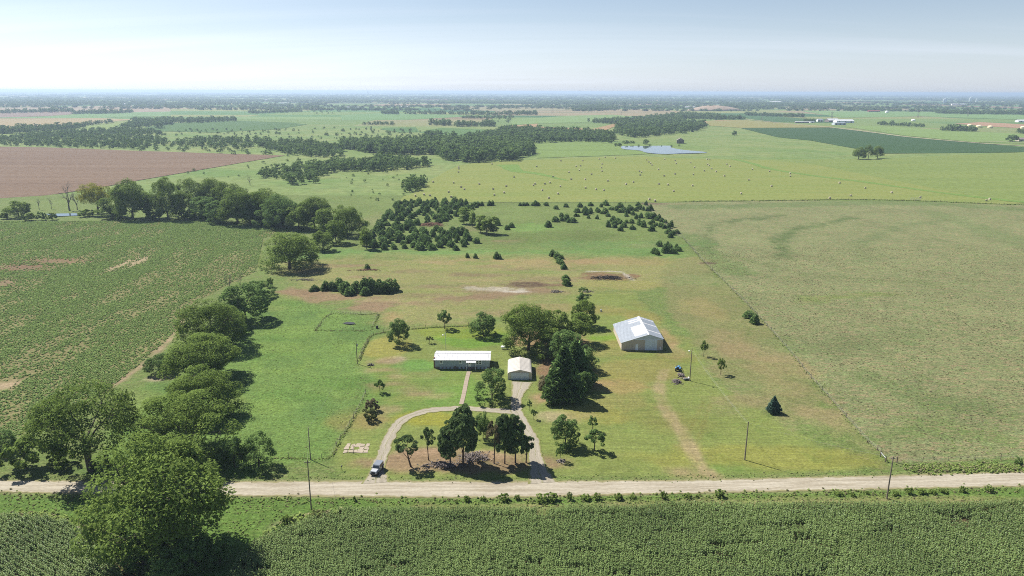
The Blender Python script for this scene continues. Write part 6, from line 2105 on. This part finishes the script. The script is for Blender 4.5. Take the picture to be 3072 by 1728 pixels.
def brush_pile(label, k, x, y, n, L, spread_, mat, seed, h=0.8):
    p = ground_at(*px(k, x, y))
    r = np.random.default_rng(seed)
    tubes = []
    for i in range(n):
        c = np.array([r.normal(0, spread_[0] * 0.4), r.normal(0, spread_[1] * 0.4), 0])
        c[2] = 0.08 + h * r.random() * max(0, 1 - np.hypot(c[0] / spread_[0], c[1] / spread_[1]))
        d = unit_dirs(1, r)[0] * np.array([1, 1, 0.35])
        l = L * r.uniform(0.4, 1.2)
        a, b = c - d * l / 2, c + d * l / 2
        a[2], b[2] = max(a[2], 0.02), max(b[2], 0.02)
        tubes.append((limb(a, b, r, 0.06, 4), np.linspace(0.10, 0.03, 4) * r.uniform(0.6, 1.4), 5))
    V, Q = merge_tubes(tubes)
    o = link('brush_pile', mesh_np('brush_pile', V, [Q], M[mat]), None, (p[0], p[1], 0))
    tag(o, label, 'brush pile')


brush_pile('red-brown heap of cut cedar branches in the cedar stand', 2, 680, 1095, 420, 3.4, (9, 7), 'red_brush', 1, 1.8)
brush_pile('charred log heap inside the white ash outline', 5, 2020, 190, 220, 3.6, (10, 4), 'char', 2, 1.2)
brush_pile('heap of brown brush beside the small trailer', 0, 2030, 1147, 130, 1.5, (1.6, 1.6), 'grey_wood', 3, 1.0)
brush_pile('tangle of pinkish dead brush between tractor and trailer', 0, 2043, 1128, 90, 1.6, (1.0, 1.8), 'grey_wood', 4, 0.9)
brush_pile('bleached log tangle at the burnt patch edge', 5, 1620, 292, 60, 3.0, (3.2, 1.4), 'dead_wood', 5, 0.9)
brush_pile('fallen dark logs near the fence row tip', 5, 1860, 292, 40, 3.0, (2.4, 0.8), 'grey_wood', 6, 0.5)
brush_pile('bent dead branch lying by the meadow fence pole', 5, 222, 845, 24, 1.8, (1.0, 0.6), 'grey_wood', 7, 0.7)
brush_pile('pale dead branches fallen under the lone full tree', 16, 1130, 312, 50, 4.0, (6.0, 1.6), 'dead_wood', 8, 0.8)
brush_pile('red soil roots heaped beside the lone cedar', 2, 190, 1436, 90, 2.6, (7.5, 1.4), 'red_brush', 9, 0.6)
brush_pile('fallen purple-brown branches under the biggest pine', 8, 1000, 560, 260, 1.4, (4.5, 3.2), 'grey_wood', 10, 1.2)
brush_pile('dry branch litter spread under the bushy pine', 8, 780, 615, 200, 1.3, (5.0, 2.0), 'grey_wood', 11, 0.5)
brush_pile('driftwood stump roots under the vine-covered stump', 8, 1660, 585, 30, 1.4, (1.0, 0.7), 'dead_wood', 12, 0.5)

# old floor slab by the drive, broken into pieces
sl0 = ground_at(*px(8, 112, 490))
t = thing('concrete_slab', 'broken pale concrete floor slab on the front lawn', 'slab', (sl0[0], sl0[1], 0))
M['old_slab'] = plain('old_concrete', alb(216, 200, 176), 0.95, var=0.22, scale=0.9, bump=0.2)
c4 = [ground_at(*px(8, x, y)) - sl0 for x, y in ((8, 522), (200, 520), (218, 452), (40, 452))]
for i in range(5):
    for j in range(3):
        if i == 2 and j == 1:
            continue
        def bl(u, v):
            return (c4[0] * (1 - u) + c4[1] * u) * (1 - v) + (c4[3] * (1 - u) + c4[2] * u) * v
        g = 0.015
        q = [bl(i / 5 + g, j / 3 + g), bl((i + 1) / 5 - g, j / 3 + g), bl((i + 1) / 5 - g, (j + 1) / 3 - g), bl(i / 5 + g, (j + 1) / 3 - g)]
        q = [(a[0] + random.uniform(-0.3, 0.3), a[1] + random.uniform(-0.25, 0.25)) for a in q]
        MB().add([(*a, -0.02) for a in q] + [(*a, 0.10 + random.uniform(0, 0.03)) for a in q], [(3, 2, 1, 0), (4, 5, 6, 7), (0, 1, 5, 4), (1, 2, 6, 5), (2, 3, 7, 6), (3, 0, 4, 7)]).build('slab_piece', M['old_slab'], t)
p = ground_at(*px(8, 92, 525))
t = thing('basketball_post', 'slim dark post standing at the broken concrete slab', 'post', (p[0], p[1], 0))
MB().tube([(0, 0, -0.2), (0, 0, 2.6)], [0.05, 0.045], 6).build('shaft', M['black_plastic'], t)
p = ground_at(*px(8, 5, 655))
t = thing('mailbox', 'dark mailbox on a post beside the drive entrance', 'mailbox', (p[0], p[1], 0))
MB().tube([(0, 0, -0.2), (0, 0, 1.1)], [0.06, 0.06], 6).build('post', M['post_wood'], t)
MB().prism([(-0.12, 1.1), (0.12, 1.1), (0.12, 1.24), (0.07, 1.32), (-0.07, 1.32), (-0.12, 1.24)], -0.28, 0.28).build('box', M['black_plastic'], t)
p = ground_at(*px(5, 270, 568))
t = thing('feed_barrel', 'dark round barrel beside the pen fence corner', 'barrel', (p[0], p[1], 0))
MB().lathe([(0.42, 0), (0.45, 0.05), (0.45, 0.45), (0.47, 0.5), (0.45, 0.55), (0.45, 1.0), (0.42, 1.05)], 16).build('drum', M['black_plastic'], t)
MB().lathe([(0.44, 1.052), (0.44, 1.08), (0.2, 1.10)], 16).build('lid', M['black_plastic'], t)
p = ground_at(*px(5, 1235, 725))
t = thing('propane_tank', 'white propane tank in the shade of the biggest yard tree', 'tank', (p[0], p[1], 0))
MB().lathe([(0.1, -1.4), (0.35, -1.3), (0.48, -1.05), (0.48, 1.05), (0.35, 1.3), (0.1, 1.4)], 16, 'x', 0, 0, 0.85).build('tank', M['white_trim'], t, smooth=True)
for x in (-0.8, 0.8):
    MB().box(x - 0.08, x + 0.08, -0.35, 0.35, 0, 0.5).build('foot', M['galv'], t)
p = ground_at(*px(5, 1960, 440))
t = thing('water_hydrant_post', 'small grey box post behind the big barn', 'post', (p[0], p[1], 0))
MB().box(-0.35, 0.35, -0.3, 0.3, 0, 0.9, 0.04).build('box', M['galv'], t)
MB().tube([(0, 0, 0.9), (0, 0, 1.5)], [0.05, 0.05], 6).build('pipe', M['galv'], t)

# ---------------------------------------------------------------- far buildings
def far_shed(label, k, x, y, w, d, he, hr, wall, roof, rz=0.0, name='farm_shed', cat='shed', doors=1):
    p = ground_at(*px(k, x, y))
    t = thing(name, label, cat, (p[0], p[1], 0.3), rz)
    MB().box(-w / 2, w / 2, -d / 2, d / 2, -0.4, he).build('wall', M[wall], t)
    V = []
    e = 0.4
    for xx in (-w / 2 - e, w / 2 + e):
        V += [(xx, -d / 2 - e, he), (xx, 0, hr), (xx, d / 2 + e, he), (xx, -d / 2 - e, he + 0.15), (xx, 0, hr + 0.15), (xx, d / 2 + e, he + 0.15)]
    MB().add(V, [(3, 4, 10, 9), (4, 5, 11, 10), (0, 6, 7, 1), (1, 7, 8, 2), (0, 3, 9, 6), (2, 8, 11, 5), (0, 1, 4, 3), (1, 2, 5, 4), (6, 9, 10, 7), (7, 10, 11, 8)]).build('roof', M[roof], t)
    for s in (-1, 1):
        MB().add([(s * w / 2, -d / 2, he), (s * w / 2, d / 2, he), (s * w / 2, 0, hr - 0.1), (s * (w / 2 - 0.1), -d / 2, he), (s * (w / 2 - 0.1), d / 2, he), (s * (w / 2 - 0.1), 0, hr - 0.1)], [(0, 1, 2), (5, 4, 3), (0, 3, 4, 1), (1, 4, 5, 2), (2, 5, 3, 0)]).build('gable', M[wall], t)
    for i in range(doors):
        c = (i + 0.5) / doors * w - w / 2
        MB().box(c - min(2, w * 0.14), c + min(2, w * 0.14), -d / 2 - 0.08, -d / 2 - 0.005, -0.3, he * 0.8).build('door', M['dark_glass'], t)
    return t


far_shed('large white-roofed machine shed of the far farmstead', 3, 1213, 322, 52, 22, 5, 9, 'white_trim', 'white_metal', R(3), doors=3)
far_shed('grey gabled barn behind the white-roofed machine shed', 3, 1125, 316, 36, 20, 4.5, 9.5, 'grey_wood', 'white_metal', R(15), 'farm_barn', 'barn', 2)
far_shed('blue-grey low shed in front of the white-roofed one', 3, 1178, 338, 34, 14, 4.5, 6, 'grey_gable', 'grey_roof', R(10), doors=3)
far_shed('white farmhouse at the far farmstead lane', 3, 1032, 314, 16, 10, 5, 8, 'white_trim', 'grey_roof', R(5), 'farmhouse', 'house', 2)
far_shed('long low open shed beside the far farm lane', 3, 900, 324, 40, 7, 2.6, 3.6, 'grey_wood', 'white_metal', R(-2), doors=4)
far_shed('small shed at the end of the far farm lane', 3, 975, 323, 12, 7, 2.8, 4, 'white_trim', 'grey_roof', 0)
far_shed('weathered grey-brown gabled barn behind the pond', 15, 1722, 212, 9.5, 12, 4.8, 8.5, 'grey_wood', 'brown_roof', R(80), 'old_barn', 'barn')
far_shed('long red barn row out on the plain', 3, 1440, 240, 52, 14, 4, 7, 'red_paint', 'red_paint', R(2), 'farm_barn', 'barn', 4)
far_shed('white long shed on the hill beyond the green strip', 2, 472, 209, 48, 16, 4, 6.5, 'white_trim', 'white_metal', 0, doors=3)
far_shed('small brown shed next to the white hill shed', 2, 505, 209, 16, 12, 4, 6.5, 'grey_wood', 'brown_roof', 0)
far_shed('very long white poultry shed at the edge of the plain', 2, 60, 211, 110, 16, 3.5, 5.5, 'white_trim', 'white_metal', 0, doors=5)
far_shed('white shed against the dark hedge beyond the brown field', 1, 932, 186, 48, 18, 4, 6, 'white_trim', 'white_metal', 0, doors=3)
far_shed('small white shed in the far green bottom', 1, 1995, 156, 90, 30, 6, 9, 'white_trim', 'white_metal', 0, doors=3)
far_shed('white shed beside the far section road trees', 1, 2148, 181, 60, 20, 5, 8, 'white_trim', 'white_metal', 0, doors=3)
far_shed('long white warehouse far below the grain elevator', 3, 2078, 191, 110, 40, 8, 11, 'white_trim', 'white_metal', 0, doors=4)
far_shed('white shed beyond the quarry heap', 3, 55, 214, 50, 24, 6, 9, 'white_trim', 'white_metal', 0, doors=2)
far_shed('white works hall at the far river timber', 3, 700, 172, 90, 40, 8, 12, 'white_trim', 'white_metal', 0, doors=3)
far_shed('tan road farmhouse at the frame edge', 3, 2560, 462, 18, 10, 3.4, 6, 'tan_siding', 'brown_roof', 0, 'farmhouse', 'house', 2)
far_shed('white roofed shed near the reddish strip', 3, 2562, 318, 34, 16, 4, 7, 'white_trim', 'white_metal', 0, doors=2)
far_shed('white shed among distant trees beyond tan strip', 2, 2530, 170, 90, 30, 6, 9, 'white_trim', 'white_metal', 0, doors=3)


def silos(label, k, x, y, n, r_, h, gap):
    p = ground_at(*px(k, x, y))
    t = thing('grain_elevator', label, 'grain elevator', (p[0], p[1], 0))
    for i in range(n):
        MB().lathe([(r_, -1), (r_, h), (r_ * 0.5, h + r_ * 0.4)], 18, 'z', (i - (n - 1) / 2) * gap, 0, 0).build('silo', M['white_trim'], t)
    MB().box(-r_ * 0.7, r_ * 0.7, -r_ * 0.7, r_ * 0.7, h + r_ * 0.45, h + 12).build('headhouse', M['white_trim'], t)
    MB().box(-n * gap / 2, n * gap / 2, -r_ * 0.3, r_ * 0.3, h + r_ * 0.42, h + r_ * 0.42 + 3).build('gallery', M['grey_gable'], t)


silos('pale grain elevator with headhouse, first of three on the skyline', 3, 1978, 174, 3, 6, 30, 12.5)
silos('pale grain elevator, middle one on the skyline', 3, 2168, 167, 2, 6, 32, 12.5)
silos('pale grain elevator, last one on the skyline', 3, 2218, 169, 2, 5, 28, 10.5)


def tank(label, k, x, y, r_, h, mat):
    p = ground_at(*px(k, x, y))
    t = thing('storage_tank', label, 'tank', (p[0], p[1], 0.1))
    MB().lathe([(r_, -0.2), (r_, h), (r_ * 0.7, h + r_ * 0.3), (r_ * 0.15, h + r_ * 0.42)], 18).build('shell', M[mat], t)
    MB().lathe([(r_ * 1.1, -0.25), (r_ * 1.1, 0.25), (r_ * 1.05, 0.3)], 18).build('base', M['concrete'], t)


M['cream_tank'] = plain('cream_tank_paint', (0.72, 0.62, 0.38, 1), 0.6, var=0.1)
tank('cream round tank above the short grove', 3, 2166, 350, 6, 3.5, 'cream_tank')
tank('pale cream tank in the middle of the tan strip', 3, 2236, 357, 7, 3, 'cream_tank')
tank('cream tank beyond the short grove end', 3, 2320, 362, 6, 3.5, 'cream_tank')
tank('orange-yellow tank by the far hedgerow edge', 3, 2568, 366, 6, 3.5, 'cream_tank')
tank('small white tank in the green field below power pylons', 3, 1740, 310, 6, 3.5, 'white_trim')
tank('white tank near the red barn row', 3, 1540, 248, 7, 6, 'white_trim')


def pylon(label, k, x, y, ty):
    bx, by = px(k, x, y)
    p = ground_at(bx, by)
    H = min(46, height_of(bx, by, px(k, x, ty)[1]))
    t = thing('power_pylon', label, 'pylon', (p[0], p[1], 0), R(20))
    for s in (-1, 1):
        MB().tube([(s * 2.2, 0, -0.5), (s * 2.2, 0, H)], [0.62, 0.42], 6).build('leg', M['pole_wood'], t)
    MB().box(-6.5, 6.5, -0.3, 0.3, H * 0.88, H * 0.88 + 0.7).build('cross_arm', M['pole_wood'], t)
    MB().tube([(-2.2, 0, H * 0.62), (2.2, 0, H * 0.86)], [0.2, 0.2], 5).build('brace', M['pole_wood'], t)
    MB().tube([(2.2, 0, H * 0.62), (-2.2, 0, H * 0.86)], [0.2, 0.2], 5).build('brace', M['pole_wood'], t)


for i, (k, x, y, ty, lb) in enumerate([(1, 697, 205, 160, 'power pylon above the first brown field hedge'), (1, 1150, 216, 170, 'power pylon at the end of the brown field'), (1, 1660, 222, 160, 'power pylon beyond the wood above the bean field'), (1, 2327, 242, 168, 'power pylon among trees by the pale far road'),
                                       (2, 328, 247, 190, 'power pylon rising from the short hedge'), (2, 950, 252, 192, 'power pylon rising from the long hedge'), (2, 1593, 258, 197, 'power pylon over the far tan field'), (2, 2113, 262, 238, 'power pylon at the edge of the big wood'),
                                       (3, 600, 302, 250, 'power pylon over the dark field by the section road'), (3, 1125, 292, 240, 'power pylon behind the far farmstead'), (3, 1775, 282, 226, 'power pylon between small white tank and elevators'), (3, 2150, 277, 222, 'last power pylon before the frame edge hedge')]):
    pylon(lb, k, x, y, ty)

M['quarry'] = plain('quarry_sand', alb(208, 184, 158), 0.95, var=0.15, scale=0.05)
for i, (x, y, w, h, lb) in enumerate([(180, 232, 190, 16, 'smaller pinkish quarry heap beyond the big wood'), (235, 230, 260, 22, 'larger pinkish quarry heap beyond the big wood')]):
    p = ground_at(*px(3, x, y))
    m = MB()
    rr = np.random.default_rng(i)
    prof = [(w / 2, -1), (w * 0.42, h * 0.35), (w * 0.27, h * 0.75), (w * 0.12, h * 0.95), (w * 0.03, h)]
    m.lathe(prof, 20)
    m.v = [(a * (1 + 0.12 * math.sin(3 * math.atan2(b_, a) + i)), b_ * 0.5, c * rr.uniform(0.85, 1.1)) for a, b_, c in m.v]
    o = m.build('quarry_heap', M['quarry'], None, (p[0], p[1], 0), True)
    tag(o, lb, 'quarry heap')
# broadcast mast and towers on the skyline
for k, x, h, lb in [(1, 290, 120, 'thin broadcast mast on the hazy skyline'), (2, 198, 110, 'first of twin hazy skyline towers'), (2, 208, 125, 'second of twin hazy skyline towers')]:
    pp = ground_at(*px(k, x, 240 - 240 + 112))
    d_ = ray(*px(k, x, 100))
    s_ = 15000 / d_[1]
    t = thing('skyline_tower', lb, 'tower', (d_[0] * s_, 15000, 0))
    MB().tube([(0, 0, -1), (0, 0, 55), (0, 0, 88)], [5, 4, 2], 8).build('shaft', M['grey_gable'], t)
    MB().lathe([(3, 74), (9, 78), (9, 82), (3, 86)], 12).build('platform', M['grey_gable'], t)

# ---------------------------------------------------------------- undergrowth and roadside weeds one can pick out
UNDER = [
    ('oak1', 'shrub', 'dark undergrowth bush at the foot of the huge roadside tree', 430, 1700, 1610, 120, None), ('oak2', 'shrub', 'shaded bush below the huge tree on its meadow side', 590, 1700, 1600, 120, None),
    ('oak3', 'shrub', 'bush in the frame corner shadow under the huge tree', 520, 1745, 1640, 130, None), ('bush0', 'shrub', 'yellowish bush between the two corn fields', 345, 1606, 1566, 70, 'leaf_bright'),
    ('bush1', 'shrub', 'round green bush beside the bare dirt bank', 352, 1660, 1610, 62, 'leaf_broad'), ('bush2', 'shrub', 'low weedy bush at the dirt bank top', 282, 1598, 1576, 40, 'leaf_broad'),
    ('oak0', 'shrub', 'dark bush joining the huge tree to the corn edge', 660, 1690, 1600, 90, None), ('bush1', 'shrub', 'weedy clump on the corn field corner beside pale bare soil', 862, 1576, 1548, 44, 'leaf_broad'),
    ('bush0', 'shrub', 'low dark clump below the pale bare soil patch', 836, 1600, 1576, 50, 'leaf_oak'), ('bush2', 'shrub', 'brushy clump where corn meets verge', 950, 1556, 1534, 50, 'leaf_olive'),
    ('oak1', 'shrub', 'dense undergrowth between first lane trees', 520, 1390, 1310, 110, 'leaf_broad'), ('oak2', 'shrub', 'lower undergrowth bush beside the meadow shade', 650, 1400, 1330, 80, None),
    ('oak3', 'shrub', 'undergrowth between second and third lane trees', 560, 1270, 1200, 90, 'leaf_broad'), ('oak0', 'shrub', 'undergrowth linking third and fourth lane trees', 640, 1172, 1110, 90, 'leaf_broad'),
    ('oak1', 'shrub', 'undergrowth linking fourth and fifth lane trees', 596, 1070, 1010, 90, 'leaf_broad'), ('oak2', 'shrub', 'bushy growth before the dark far end of the lane row', 690, 1000, 930, 90, 'leaf_broad'),
    ('bush1', 'shrub', 'scrub under the old forked roadside tree', 190, 1400, 1350, 90, 'leaf_broad'), ('bush2', 'shrub', 'scrub on the meadow side of the forked roadside tree', 330, 1408, 1356, 80, 'leaf_broad'),
]
for key, name, label, bx, by, ty, w, mat in UNDER:
    tree_px(key, name, label, 'shrub', bx, by, ty, w, mat=mat)
weeds = [(8, 870, 900, 40), (8, 945, 885, 60), (8, 1070, 878, 46), (8, 1230, 878, 66), (8, 1330, 872, 50), (8, 1510, 880, 78), (8, 1590, 878, 90), (8, 1720, 872, 74), (8, 1840, 872, 60), (8, 1930, 870, 70), (8, 2090, 866, 56), (8, 2200, 864, 40), (8, 2430, 862, 66),
         (8, 100, 884, 40), (9, 40, 858, 60), (9, 110, 856, 44), (9, 275, 848, 64), (9, 1175, 835, 50), (9, 1280, 850, 60), (9, 1390, 832, 40), (9, 1600, 838, 66), (9, 1710, 830, 60), (9, 1800, 828, 56), (9, 1890, 828, 50), (9, 1960, 820, 44), (9, 2110, 815, 50), (9, 2310, 810, 64)]
for i, (k, x, y, w) in enumerate(weeds):
    X, Y = px(k, x, y)
    tree_px('bush%d' % (i % 3), 'weed_clump', 'tall weed clump on the verge between road and corn', 'weeds', X, Y, Y - w / 2.5156 * random.uniform(0.45, 0.95), w / 2.5156 * random.uniform(0.6, 1.4), group='weed clumps along the road', mat='leaf_bright')
